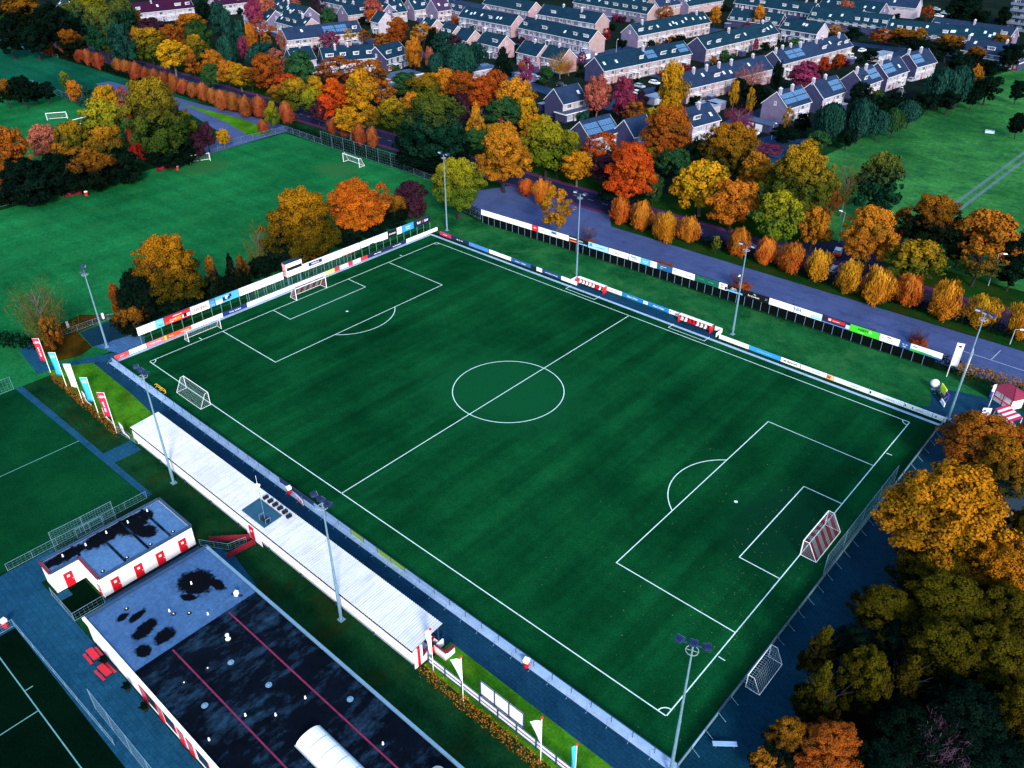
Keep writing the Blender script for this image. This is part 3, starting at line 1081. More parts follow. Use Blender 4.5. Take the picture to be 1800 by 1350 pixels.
terrace('detached_house', 'third gabled house at the top centre with a shaded mauve end wall', *row_from(770, 19, 9, Y8), 2, depth=10, rise=4.6, wall=W_beige, gable=W_mauve_shade, roof=R_purple, seed=58, feats=.3, cat='house', group=None)
terrace('detached_house', 'narrow white house partly behind the bright orange shrub tree', *row_from(650, 36, 7, X8), 1, depth=9, wall=W_white, gable=W_white, roof=R_slate, seed=59, feats=.3, cat='house', group=None)
terrace('detached_house', 'lone house with a pink gable in the trees at the top left corner', *row_from(96, 14, 10, X8), 1, depth=9, wall=W_dark, gable=W_pink, roof=R_slate, seed=60, feats=1, cat='house', group=None)
terrace('terraced_row', 'distant terrace along the top edge of the view, left of centre', *row_from(560, 0, 60, X8), 9, wall=W_mauve_shade, roof=R_slate, seed=61, feats=.8, chim=.3, far=True)

for i, (a, c, ln, ang, lb) in enumerate(((452, 8, 46, X8, 'dark-roofed terrace at the top edge behind the pink trees'), (612, 24, 26, Y8, 'dark terrace between the green ball tree and the gabled houses'), (735, 3, 50, X8, 'dark terrace on the top edge behind the three gabled houses'),
        (1212, 8, 30, Y8, 'dark terrace right of the cream-fronted one at the top edge'), (1380, 14, 40, X8, 'dark slate terrace under the top edge, left of the round pink tree'), (1632, 46, 36, X8, 'low dark terrace behind the far parking lot'),
        (1440, 6, 34, X8, 'dark terrace at the top edge right of the round pink tree'), (1096, 12, 22, Y8, 'dark terrace at the top edge left of the cream-fronted one'), (1690, 84, 22, X8, 'dark bungalow row among the trees at the upper right'))):
    terrace('terraced_row', lb, *row_from(a, c, ln, ang), max(3, int(ln / 6)), eave=4.6, wall=W_mauve_shade if ang == X8 else W_beige, gable=W_mauve_shade, roof=(R_teal, R_slate, R_blue)[i % 3], seed=70 + i, feats=.8, chim=.3, far=True)


def flat_house(label, a, b_, n, depth, h, wall, roofm, solar=False, seed=0, name='bungalow', cat='house'):
    """low flat-roofed house with a white fascia"""
    r = random.Random(seed)
    A, B = Vector((a[0], a[1], 0)), Vector((b_[0], b_[1], 0))
    Ln = (B - A).length
    d = (B - A).normalized()
    t = thing(name, label, cat, A, math.atan2(d.y, d.x))
    m = MB()
    m.box(0, 0, 0, Ln, depth, h - .35)
    obj('wall', m.mesh('wall', [wall]), t)
    m = MB()
    m.box(-.3, -.3, h - .35, Ln + .3, depth + .3, h)
    obj('fascia', m.mesh('fascia', [M_trim]), t)
    m = MB()
    m.box(-.2, -.2, h, Ln + .2, depth + .2, h + .05)
    rf = obj('roof', m.mesh('roof', [roofm]), t)
    for i in range(n):
        obj('window', WIN[(2.5, 1.6, 3)][r.randrange(4)], t, ((i + .35) * Ln / n, 0, .5))
        obj('door', DOOR[r.randrange(4)], t, ((i + .8) * Ln / n, 0, 0))
        if solar:
            for k in range(3):
                o = obj('solar_panel', SOLAR, rf, ((i + .25 + .22 * k) * Ln / n, depth * .5, h + .4))
                o.rotation_euler = (math.radians(20), 0, 0)
    return t


M_flat = plain('flat_roof_felt', (.03, .05, .11), .6, .35, .3)
M_flatl = plain('pale_flat_roof', (.18, .24, .36), .6, .25, .3)
flat_house('low white house with a blue flat roof just behind the orange tree belt', *row_from(686, 139, 15, Y8, 3), 3, 9, 3.0, W_white, M_flat, seed=1)
flat_house('long low white house, second behind the orange tree belt', *row_from(664, 158, 15, Y8, 3), 3, 5, 3.0, W_white, M_flat, seed=2)
flat_house('low house with tilted solar panels left of the dark conifer', *row_from(832, 126, 13, Y8, 3), 2, 9, 3.0, W_white, M_flat, True, seed=3)
flat_house('flat-roofed carport house below the dark-roofed one at the estate edge', *row_from(995, 200, 11, Y8, 3), 2, 5, 2.8, W_dark, M_flat, seed=4)
flat_house('small white flat-roofed annex behind the red-orange trees', *row_from(1108, 245, 8, Y8, 3), 1, 6, 2.8, W_white, M_flat, seed=5)
flat_house('flat dark bungalow with white windows beside the meadow trees', *row_from(1719, 100, 16, X8, 3), 3, 9, 3.0, W_dark, M_flat, seed=6)
gar = ((560, 118, 8, 'pale garden garage under the long dark terrace'), (905, 128, 7, 'white shed roof beside the dark conifer'), (1180, 165, 8, 'white carport roofs right of the parked cars'),
       (1223, 180, 7, 'white pergola shed below the chimney terrace'), (1258, 183, 6, 'white garden shed by the yellow saplings'), (1312, 210, 9, 'flat garage beside the nearest stepped house'),
       (1545, 98, 12, 'low green-roofed garage row between the terraces'), (1640, 66, 7, 'small white shed under the upper right trees'), (650, 112, 7, 'white conservatory behind the blue-walled house'),
       (440, 42, 10, 'white flat garage roof at the upper left'), (1020, 95, 9, 'pale carport beside the big cream gable'), (1110, 230, 6, 'dark garden shed between the solar house and the brown tree'),
       (1150, 172, 6, 'pale garage left of the golden column tree'))
for i, (a, c, ln, lb) in enumerate(gar):
    p, q = row_from(a, c, ln, (Y8, X8)[i % 2], 2.6)
    t = thing('garage', lb, 'garage', (p[0], p[1], 0), (Y8, X8)[i % 2], 'sheds and garages of the estate')
    m = MB()
    m.box(0, 0, 0, ln, 4.5, 2.4)
    obj('wall', m.mesh('wall', [(W_white, W_mauve_shade, W_dark)[i % 3]]), t)
    m = MB()
    m.box(-.2, -.2, 2.4, ln + .2, 4.7, 2.6)
    obj('roof', m.mesh('roof', [(M_flatl, M_flat)[i % 3 == 2]]), t)
    m = MB()
    for k in range(max(1, int(ln / 3.2))):
        m.box(.4 + k * 3.2, -.06, 0, 2.9 + k * 3.2, -.01, 2.1)
    obj('garage_door', m.mesh('garage_door', [M_trim]), t)

# apartment block at the top right corner
p = G(1765, 52, 0)
t = thing('apartment_building', 'grey apartment block with stacked balconies in the top right corner', 'building', (p.x, p.y, 0), X8)
m = MB()
m.box(0, 0, 0, 40, 14, 15)
obj('wall', m.mesh('wall', [W_dark]), t)
for k in range(5):
    m = MB()
    m.box(.1, -1.4, 2.8 * k + .2, 40, -.001, 2.8 * k + .4)
    m.box(.1, -1.46, 2.8 * k + .4, 40, -1.36, 2.8 * k + 1.35)
    obj('balcony', m.mesh('balcony', [plain('balcony_%d' % k, (.10, .15, .24), .7, .2)]), t)
    for i in range(9):
        obj('window', WIN[(2.5, 1.6, 3)][(i + k) % 4], t, (2.3 + i * 4.3, 0, 2.8 * k + .75))
m = MB()
m.box(-.3, -.3, 15, 40.3, 14.3, 15.4)
obj('roof', m.mesh('roof', [M_flat]), t)

# ================================================================== TREES
def leaves_to_mesh(name, pos, nor, size, rv, hz, aspect=.75, tang=None):
    """one bent leaf-clump blade per position"""
    n = len(pos)
    nor = nor / np.linalg.norm(nor, axis=1, keepdims=True)
    if tang is None:
        tang = nrng.normal(size=(n, 3))
    tang = tang - nor * np.sum(tang * nor, axis=1, keepdims=True)
    tang /= np.linalg.norm(tang, axis=1, keepdims=True) + 1e-9
    bit = np.cross(nor, tang)
    s = size[:, None]
    v = np.empty((n, 4, 3))
    v[:, 0] = pos - tang * s
    v[:, 1] = pos + bit * s * aspect + nor * s * .12
    v[:, 2] = pos + tang * s
    v[:, 3] = pos - bit * s * aspect + nor * s * .12
    me = bpy.data.meshes.new(name)
    me.vertices.add(n * 4)
    me.vertices.foreach_set('co', v.reshape(-1).astype(np.float32))
    me.loops.add(n * 4)
    me.loops.foreach_set('vertex_index', np.arange(n * 4, dtype=np.int32))
    me.polygons.add(n)
    me.polygons.foreach_set('loop_start', np.arange(0, n * 4, 4, dtype=np.int32))
    for key, val in (('rv', rv), ('hz', hz)):
        a = me.attributes.new(key, 'FLOAT', 'POINT')
        a.data.foreach_set('value', np.repeat(val, 4).astype(np.float32))
    me.update(calc_edges=True)
    return me


def profile(kind, z):
    """crown half width at height z in -1..1"""
    z = np.clip(z, -1, 1)
    if kind == 'round':
        return np.sqrt(np.clip(1 - z * z, 0, 1)) * (1.02 - .10 * z)
    if kind == 'egg':
        return np.sqrt(np.clip(1 - z * z, 0, 1)) * (1.0 - .34 * z)
    if kind == 'column':
        return np.clip(1 - np.abs(z) ** 3.2, 0, 1) ** .6 * (.95 - .12 * z)
    if kind == 'cone':
        return np.clip((1 - z) * .56, 0, 1) * np.clip((z + 1) * 5, 0, 1)
    if kind == 'flatball':
        return np.clip(1 - np.abs(z) ** 2.6, 0, 1) ** .5
    return np.sqrt(np.clip(1 - z * z, 0, 1))


def crown(kind, n, seed, leaf=.085, clumps=46, csize=.27, spread=.0, open_=0.0):
    g = np.random.default_rng(seed)
    # boughs: lumps of uneven size pushed in and out of the profile
    z = g.uniform(-.88, .93, clumps) if kind != 'cone' else (g.beta(1.0, 1.6, clumps) * 1.9 - .95)
    a = np.arange(clumps) * 2.39996 + g.uniform(-.5, .5, clumps)
    rad = g.uniform(.50, .98, clumps) * (1 - .0 * z)
    pr = profile(kind, z)
    # whole crown leans and bulges
    bul = 1 + .16 * np.sin(a * 2 + g.uniform(0, 6)) * g.uniform(.4, 1) + .12 * np.sin(a * 3 + z * 3 + g.uniform(0, 6))
    cx, cy = np.cos(a) * rad * pr * bul, np.sin(a) * rad * pr * bul
    cz = z * .92 + g.normal(0, .05, clumps)
    cs = csize * g.uniform(.6, 1.35, clumps)
    ci = g.choice(clumps, n, p=cs ** 2 / np.sum(cs ** 2))
    off = g.normal(size=(n, 3))
    off /= np.linalg.norm(off, axis=1, keepdims=True)
    off *= (g.uniform(.25, 1.0, n) ** .55)[:, None]
    off[:, 2] *= .8
    pos = np.stack([cx[ci], cy[ci], cz[ci]], 1) + off * cs[ci][:, None]
    fill = g.random(n) < .16 * (1 - open_)
    k = fill.sum()
    zf = g.uniform(-.7, .7, k)
    af = g.uniform(0, 6.283, k)
    rf = np.sqrt(g.random(k)) * .62 * profile(kind, zf)
    pos[fill] = np.stack([np.cos(af) * rf, np.sin(af) * rf, zf], 1)
    ax = pos * np.array([1, 1, .6])
    nor = off * .75 + ax * .5 + g.normal(size=(n, 3)) * .45 + np.array([0, 0, .35])
    rv = np.clip(.5 + .27 * g.normal(size=clumps)[ci] + .17 * g.normal(size=n), 0, 1)
    size = leaf * g.uniform(.55, 1.25, n)
    return leaves_to_mesh('crown', pos, nor, size, rv, pos[:, 2])


def brush_crown(n, seed, width=.03, flat=.0, ragged=.0):
    """pollard or osier: upright wands fanning from a low knob"""
    g = np.random.default_rng(seed)
    a = g.uniform(0, 6.283, n)
    z = g.uniform(-1, 1, n)
    pr = profile('round', z * .98) ** .55 * (1 + .06 * z) if flat == 0 else profile('flatball', z)
    lump = 1 + .13 * np.sin(a * 3 + seed) + .08 * np.sin(a * 7 + seed * 2)
    if ragged:
        lump = lump * (1 + ragged * np.sin(a * 2 + z * 2.3 + seed * 1.7) + ragged * .8 * np.sin(a * 5 - z * 4 + seed))
    r = np.sqrt(g.uniform(.15, 1, n)) * pr * lump * g.normal(.95, .05, n)
    pos = np.stack([np.cos(a) * r, np.sin(a) * r, z * .9 * (1 + ragged * np.sin(a * 3 + seed * 3)) + g.normal(0, .05 + ragged * .3, n)], 1)
    tang = pos - np.array([0, 0, -1.25]) + g.normal(0, .16, (n, 3))
    nor = np.stack([np.cos(a), np.sin(a), np.full(n, .25)], 1) + g.normal(0, .35, (n, 3))
    size = g.uniform(.06, .17, n)
    rv = np.clip(.5 + .25 * np.sin(a * 5 + seed) + .2 * g.normal(size=n), 0, 1)
    return leaves_to_mesh('crown', pos, nor, size, rv, pos[:, 2], aspect=width / .14, tang=tang)


def twig_crown(n, seed, up=.6):
    """bare or nearly bare crown: a haze of forked twigs"""
    g = np.random.default_rng(seed)
    m = 26
    da = np.arange(m) * 2.39996
    dz = g.uniform(-.1, 1, m)
    dirs = np.stack([np.cos(da) * np.sqrt(1 - dz ** 2 * .8), np.sin(da) * np.sqrt(1 - dz ** 2 * .8), dz * 1.2 + up - .4], 1)
    dirs /= np.linalg.norm(dirs, axis=1, keepdims=True)
    ci = g.integers(0, m, n)
    t = g.uniform(.25, 1.75, n)
    base = np.array([0, 0, -.95])
    pos = base + dirs[ci] * t[:, None] + g.normal(0, .13, (n, 3)) * (t[:, None] * .75)
    pos[:, :2] = np.clip(pos[:, :2], -1.05, 1.05)
    tang = dirs[ci] + g.normal(0, .45, (n, 3))
    nor = g.normal(size=(n, 3))
    size = g.uniform(.08, .2, n)
    rv = g.random(n)
    return leaves_to_mesh('crown', pos, nor, size, rv, pos[:, 2], aspect=.055, tang=tang)


def trunk_mesh(seed, limbs=9, lean=.05, thick=1.0):
    """unit height; forked limbs spread into the crown"""
    g = random.Random(seed)
    m = MB()
    pts = [(0, 0, 0), (lean * g.uniform(-1, 1), lean * g.uniform(-1, 1), .35), (lean * g.uniform(-1, 1), lean * g.uniform(-1, 1), .62), (0, 0, .95)]
    rr = [.040, .030, .022, .008]
    m.tube((0, 0, -.01), (0, 0, .03), .058 * thick, .042 * thick, 7)
    for i in range(3):
        m.tube(pts[i], pts[i + 1], rr[i] * thick, rr[i + 1] * thick, 7)
    for k in range(limbs):
        a = k * 2.4 + g.uniform(-.4, .4)
        z = .34 + .42 * k / limbs
        ln = g.uniform(.22, .36) * (1.15 - .6 * k / limbs)
        p = Vector((0, 0, z))
        q = p + Vector((math.cos(a) * ln, math.sin(a) * ln, ln * .75))
        m.tube(p, q, .016 * thick, .008 * thick, 5)
        for s in (-.5, .5):
            e = q + Vector((math.cos(a + s) * ln * .6, math.sin(a + s) * ln * .6, ln * .5))
            m.tube(q, e, .008 * thick, .003 * thick, 4)
    return m.mesh('trunk', [None])


CR_ = {
    'round': [crown('round', 8000, 10 + i, leaf=.062, clumps=95, csize=.20) for i in range(4)],
    'egg': [crown('egg', 8000, 20 + i, leaf=.062, clumps=95, csize=.20) for i in range(4)],
    'column': [crown('column', 6500, 30 + i, leaf=.065, clumps=80, csize=.22) for i in range(2)],
    'cone': [crown('cone', 4200, 40 + i, leaf=.07, clumps=60, csize=.17) for i in range(3)],
    'open': [crown('round', 4200, 50 + i, leaf=.052, clumps=80, csize=.17, open_=1) for i in range(3)],
    'bush': [crown('flatball', 2600, 60 + i, leaf=.10, clumps=26, csize=.33) for i in range(3)],
    'big': [crown('round', 34000, 70 + i, leaf=.031, clumps=240, csize=.145) for i in range(2)] + [crown('egg', 34000, 75 + i, leaf=.031, clumps=230, csize=.145) for i in range(2)],
    'spire': [crown('cone', 20000, 80 + i, leaf=.036, clumps=190, csize=.13) for i in range(2)],
    'pollard': [brush_crown(4600, 90 + i, .026, 0, .16) for i in range(7)],
    'willow': [brush_crown(4200, 95 + i, .05, 1) for i in range(3)],
    'bare': [twig_crown(2600, 100 + i) for i in range(3)],
}
TR_ = [trunk_mesh(5 + i) for i in range(4)]
TRP = [trunk_mesh(15 + i, limbs=4, thick=2.2) for i in range(2)]
B_dark = bark('dark_bark', (.018, .016, .024))
B_grey = bark('grey_bark', (.10, .09, .10))

H = srgb
SP = {
    'orange': (leafmat('leaf_orange', patch=(.10, .085, .010), a=(.22, .065, .010), b_=(.50, .17, .014), top=(.58, .20, .016), topmix=.6), 'orange', 'tree'),
    'rust': (leafmat('leaf_rust', patch=(.055, .045, .010), a=(.15, .040, .008), b_=(.36, .10, .012), top=(.42, .13, .012), topmix=.5), 'rust-brown', 'tree'),
    'flame': (leafmat('leaf_flame', patch=(.30, .045, .010), a=(.36, .055, .008), b_=(.60, .095, .010), top=(.66, .115, .010), topmix=.5), 'flame-orange', 'tree'),
    'redor': (leafmat('leaf_redorange', patch=(.10, .030, .012), a=(.26, .036, .010), b_=(.52, .085, .014)), 'red-orange', 'tree'),
    'red': (leafmat('leaf_red', (.20, .012, .012), (.42, .030, .018)), 'bright red', 'tree'),
    'gold': (leafmat('leaf_gold', patch=(.10, .12, .010), a=(.24, .105, .006), b_=(.52, .25, .010), top=(.60, .27, .012), topmix=.5), 'golden yellow', 'tree'),
    'goldgreen': (leafmat('leaf_goldgreen', patch=(.012, .035, .010), a=(.030, .060, .010), b_=(.085, .105, .010), top=(.48, .27, .010), topz=(-.05, 1.15), topmix=.85), 'yellow-topped green', 'tree'),
    'greenorange': (leafmat('leaf_greenorange', patch=(.012, .026, .008), a=(.022, .042, .012), b_=(.070, .070, .010), top=(.44, .17, .010), topz=(-.35, .9)), 'orange-topped green', 'tree'),
    'lime': (leafmat('leaf_lime', patch=(.02, .06, .010), a=(.035, .085, .012), b_=(.13, .17, .010), top=(.30, .26, .012), topz=(-.2, .8)), 'yellow-green', 'tree'),
    'green': (leafmat('leaf_green', patch=(.05, .075, .012), a=(.010, .050, .022), b_=(.030, .11, .030)), 'green', 'tree'),
    'deep': (leafmat('leaf_deep', (.002, .018, .012), (.010, .055, .028), top=(.11, .13, .012), topz=(.15, 1.0)), 'deep green', 'tree'),
    'dark': (leafmat('leaf_dark', (.0012, .006, .0045), (.0045, .017, .010)), 'dark green', 'tree'),
    'darkor': (leafmat('leaf_darkorange', (.0015, .006, .004), (.007, .015, .006), top=(.30, .11, .010), topz=(.1, .9)), 'orange-flecked dark green', 'tree'),
    'teal': (leafmat('leaf_teal', (.004, .028, .026), (.018, .085, .060)), 'blue-green', 'tree'),
    'pink': (leafmat('leaf_pink', (.24, .055, .045), (.46, .13, .085)), 'dusky pink', 'tree'),
    'purple': (leafmat('leaf_purple', (.13, .016, .055), (.30, .045, .11)), 'purple-red', 'tree'),
    'plum': (leafmat('leaf_plum', (.024, .010, .022), (.060, .020, .036)), 'dark plum', 'tree'),
    'poll': (leafmat('leaf_pollard', patch=(.50, .24, .03), a=(.36, .060, .012), b_=(.66, .135, .018), top=(.78, .24, .03), topz=(.1, 1.1), topmix=.8, hvar=.7), 'orange', 'pollard'),
    'pollf': (leafmat('leaf_far_pollard', (.19, .045, .018), (.40, .105, .032), top=(.46, .16, .04), topz=(.1, 1.1), topmix=.7, hvar=.6), 'orange', 'pollard'),
    'pollg': (leafmat('leaf_pollard_gold', patch=(.34, .10, .012), a=(.32, .115, .010), b_=(.66, .27, .014), top=(.80, .40, .03), topz=(.1, 1.1), topmix=.8, hvar=.7), 'gold', 'pollard'),
    'olive': (leafmat('leaf_olive', patch=(.05, .030, .004), a=(.005, .008, .0015), b_=(.022, .023, .003), top=(.085, .072, .005), topz=(-.1, 1.0)), 'olive green', 'tree'),
    'bronze': (leafmat('leaf_bronze', patch=(.06, .065, .006), a=(.11, .060, .005), b_=(.30, .13, .007), top=(.52, .20, .010), topz=(-.5, .7)), 'bronze and amber', 'tree'),
    'bronze2': (leafmat('leaf_bronze_green', patch=(.012, .022, .004), a=(.014, .024, .004), b_=(.13, .085, .006), top=(.50, .215, .010), topz=(-.2, .85), topmix=.85), 'bronze-topped green', 'tree'),
    'amber': (leafmat('leaf_amber', patch=(.42, .16, .012), a=(.34, .085, .010), b_=(.66, .18, .012), hvar=.2), 'amber-orange', 'tree'),
    'scarlet': (leafmat('leaf_scarlet', patch=(.50, .11, .010), a=(.34, .034, .010), b_=(.68, .075, .012), hvar=.2), 'scarlet', 'tree'),
    'lime2': (leafmat('leaf_mottled_lime', patch=(.006, .024, .010), a=(.008, .032, .010), b_=(.040, .075, .010), top=(.34, .24, .012), topz=(-.05, 1.2), topmix=.8), 'mottled yellow-green', 'tree'),
    'twig': (leafmat('bare_twigs', (.045, .025, .055), (.12, .06, .10)), 'bare', 'tree'),
    'twigg': (leafmat('thin_twigs', (.05, .075, .02), (.15, .12, .02)), 'thin yellow-green', 'tree'),
}
_ct = {}
_used = {}


def tree(cx, cy, rx, ry, sp, kind='round', foot=None, where='', name='tree', group=None, label=None, ground_gap=None, size_w=None):
    """crown centre and half sizes as seen in the photograph; the trunk stands below it on the ground"""
    zc = 5.0
    for _ in range(6):
        p = G(cx, cy, zc)
        D = dist(p)
        a = rx * D / CF
        vd = (p - CP).normalized()
        sn = abs(vd.z)
        cs_ = math.sqrt(1 - sn * sn)
        R = ry * D / CF
        c = math.sqrt(max((R * R - (a * sn) ** 2), (R * .55) ** 2)) / max(cs_, .3)
        c = min(c, a * 2.6)
        gap = (ground_gap if ground_gap is not None else (.35 * a + .8))
        zc = c + gap
    p = G(cx, cy, zc)
    mat_, cw, base = SP[sp]
    cat = 'tree' if name == 'tree' else name.replace('_', ' ')
    t = thing(name, label, cat, (p.x, p.y, 0), 0, group)
    k = _ct.get(kind, 0)
    _ct[kind] = k + 1
    me = CR_[kind][k % len(CR_[kind])]
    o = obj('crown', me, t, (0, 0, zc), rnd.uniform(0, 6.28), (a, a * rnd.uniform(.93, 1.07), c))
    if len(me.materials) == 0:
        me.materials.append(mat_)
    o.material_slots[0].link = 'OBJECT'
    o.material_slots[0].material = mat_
    tm = (TRP if kind in ('pollard',) else TR_)[k % 2 if kind == 'pollard' else k % 4]
    hh = zc + c * (.72 if kind != 'pollard' else .1)
    ts = min(a * 1.7, hh * .95)
    o2 = obj('trunk', tm, t, (0, 0, 0), rnd.uniform(0, 6.28), (ts, ts, hh))
    o2.material_slots[0].link = 'OBJECT'
    o2.material_slots[0].material = B_dark if kind != 'bare' and sp not in ('pink', 'gold') else B_grey
    return t, p, a, zc + c


ORD = ['first', 'second', 'third', 'fourth', 'fifth', 'sixth', 'seventh', 'eighth', 'ninth', 'tenth', 'eleventh', 'twelfth', 'thirteenth', 'fourteenth', 'fifteenth',
       'sixteenth', 'seventeenth', 'eighteenth', 'nineteenth', 'twentieth']


def ordn(i):
    if i < 20:
        return ORD[i]
    n = i + 1
    return '%d%s' % (n, {1: 'st', 2: 'nd', 3: 'rd'}.get(n % 10, 'th') if n % 100 not in (11, 12, 13) else 'th')


KW = {'round': 'rounded', 'egg': 'egg-shaped', 'column': 'column-shaped', 'cone': 'pointed', 'open': 'loose-crowned', 'bush': 'low bushy', 'big': 'broad', 'spire': 'pointed',
      'pollard': 'brush-shaped', 'willow': 'mop-headed', 'bare': 'twiggy'}


def grove(rows, where, group, name='tree'):
    """every tree of a stand; numbered from the left among its like so that each label points to one tree"""
    count = {}
    tot = {}
    rows = sorted(rows, key=lambda r: r[0])
    for r in rows:
        key = (r[4], r[5] if len(r) > 5 else 'round')
        tot[key] = tot.get(key, 0) + 1
    for r in rows:
        kind = r[5] if len(r) > 5 else 'round'
        key = (r[4], kind)
        i = count.get(key, 0)
        count[key] = i + 1
        w = SP[r[4]][1]
        noun = '' if 'tree' in w else (' tree' if name == 'tree' else ' ' + name.replace('_', ' '))
        if 'tree' in w:
            w = KW[kind] + ' ' + w
        else:
            w = KW[kind] + ' ' + w + noun
        if tot[key] > 1:
            lb = '%s %s, %s such from left' % (w, where, ordn(i))
        else:
            lb = '%s %s' % (w, where)
        tree(r[0], r[1], r[2], r[3], r[4], kind, name=name, group=group, label=lb, ground_gap=r[6] if len(r) > 6 else None)


# --- stand of trees between the two grass fields on the far left
grove([(12, 275, 38, 52, 'rust', 'egg'), (78, 246, 28, 30, 'pink', 'round'), (128, 246, 30, 32, 'goldgreen'), (178, 212, 40, 36, 'lime'), (186, 172, 23, 22, 'gold'),
       (272, 206, 58, 66, 'lime2', 'big'), (243, 243, 23, 40, 'red', 'egg', .3), (186, 250, 30, 30, 'greenorange'), (392, 240, 12, 13, 'gold'), (131, 159, 14, 18, 'orange'),
       (114, 140, 9, 14, 'lime', 'open'), (38, 157, 20, 22, 'dark'), (8, 160, 18, 20, 'darkor'), (80, 160, 17, 13, 'dark', 'bush'), (60, 160, 18, 13, 'dark', 'bush'), (215, 175, 16, 20, 'pink', 'open'),
       (155, 172, 16, 16, 'teal', 'bush'), (362, 235, 14, 22, 'plum', 'round'), (345, 252, 18, 20, 'plum', 'round'), (318, 225, 26, 30, 'lime', 'round'),
       (40, 318, 46, 40, 'dark', 'round', .3), (105, 305, 42, 36, 'dark', 'round', .3), (165, 296, 42, 36, 'darkor', 'round', .3), (215, 290, 34, 30, 'dark', 'egg', .3), (285, 268, 30, 28, 'dark', 'round', .3),
       (312, 262, 34, 26, 'dark', 'round', .3), (10, 335, 26, 24, 'darkor', 'round', .3), (130, 275, 34, 26, 'darkor', 'bush', .3)],
      'between the two grass fields', 'trees between the grass fields')
# --- pollards along the road, far left part
pl = [(70, 75, 9, 13), (86, 85, 8, 9), (113, 82, 8, 11), (126, 88, 9, 11), (141, 97, 8, 11), (154, 101, 8, 11), (172, 107, 10, 12), (207, 115, 9, 11), (221, 118, 9, 11), (238, 125, 10, 13), (255, 131, 9, 11),
      (270, 134, 9, 11), (287, 139, 9, 11), (304, 146, 10, 12), (321, 152, 10, 12), (338, 158, 10, 12), (355, 161, 10, 13), (372, 168, 10, 12), (390, 176, 11, 15), (409, 179, 11, 13), (430, 187, 12, 14),
      (455, 188, 12, 14), (503, 198, 12, 15), (462, 222, 10, 9), (583, 222, 9, 11), (605, 224, 9, 13), (631, 236, 11, 16), (654, 241, 10, 17), (925, 329, 12, 13), (952, 336, 15, 16)]
for i, r in enumerate(pl):
    tree(r[0], r[1], r[2] * rnd.uniform(1.0, 1.25), r[3] * rnd.uniform(.9, 1.15), 'pollf' if r[0] < 700 else 'poll', 'pollard', name='pollard_tree', group='pollards along the road', ground_gap=.7, label='small orange pollard beside the far road, %s from the left' % ordn(i))
pr = [(1092, 370, 17, 24, 'poll'), (1128, 379, 17, 25, 'poll'), (1170, 399, 20, 26, 'pollg'), (1212, 403, 18, 24, 'poll'), (1300, 426, 20, 27, 'poll'), (1348, 441, 17, 24, 'poll'), (1393, 453, 21, 26, 'poll'),
      (1440, 467, 22, 26, 'pollg'), (1495, 486, 24, 29, 'pollg'), (1545, 503, 26, 31, 'pollg'), (1600, 510, 25, 33, 'poll'), (1663, 527, 28, 35, 'pollg'), (1730, 546, 30, 31, 'pollg'), (1797, 563, 25, 30, 'pollg')]
for i, r in enumerate(pr):
    tree(r[0], r[1], r[2] * rnd.uniform(.92, 1.08), r[3] * rnd.uniform(.76, .93), r[4], 'pollard', name='pollard_tree', group='pollards beside the car park', ground_gap=.6,
         label='%s brush-headed pollard beside the car park, %s from the left' % ('gold' if r[4] == 'pollg' else 'orange', ordn(i)))
tree(1260, 427, 8, 13, 'lime', 'open', name='sapling', group=None, label='small yellow sapling between the car park pollards')
tree(478, 200, 13, 21, 'lime', 'egg', label='yellow-green tree standing alone among the small orange pollards', group=None)
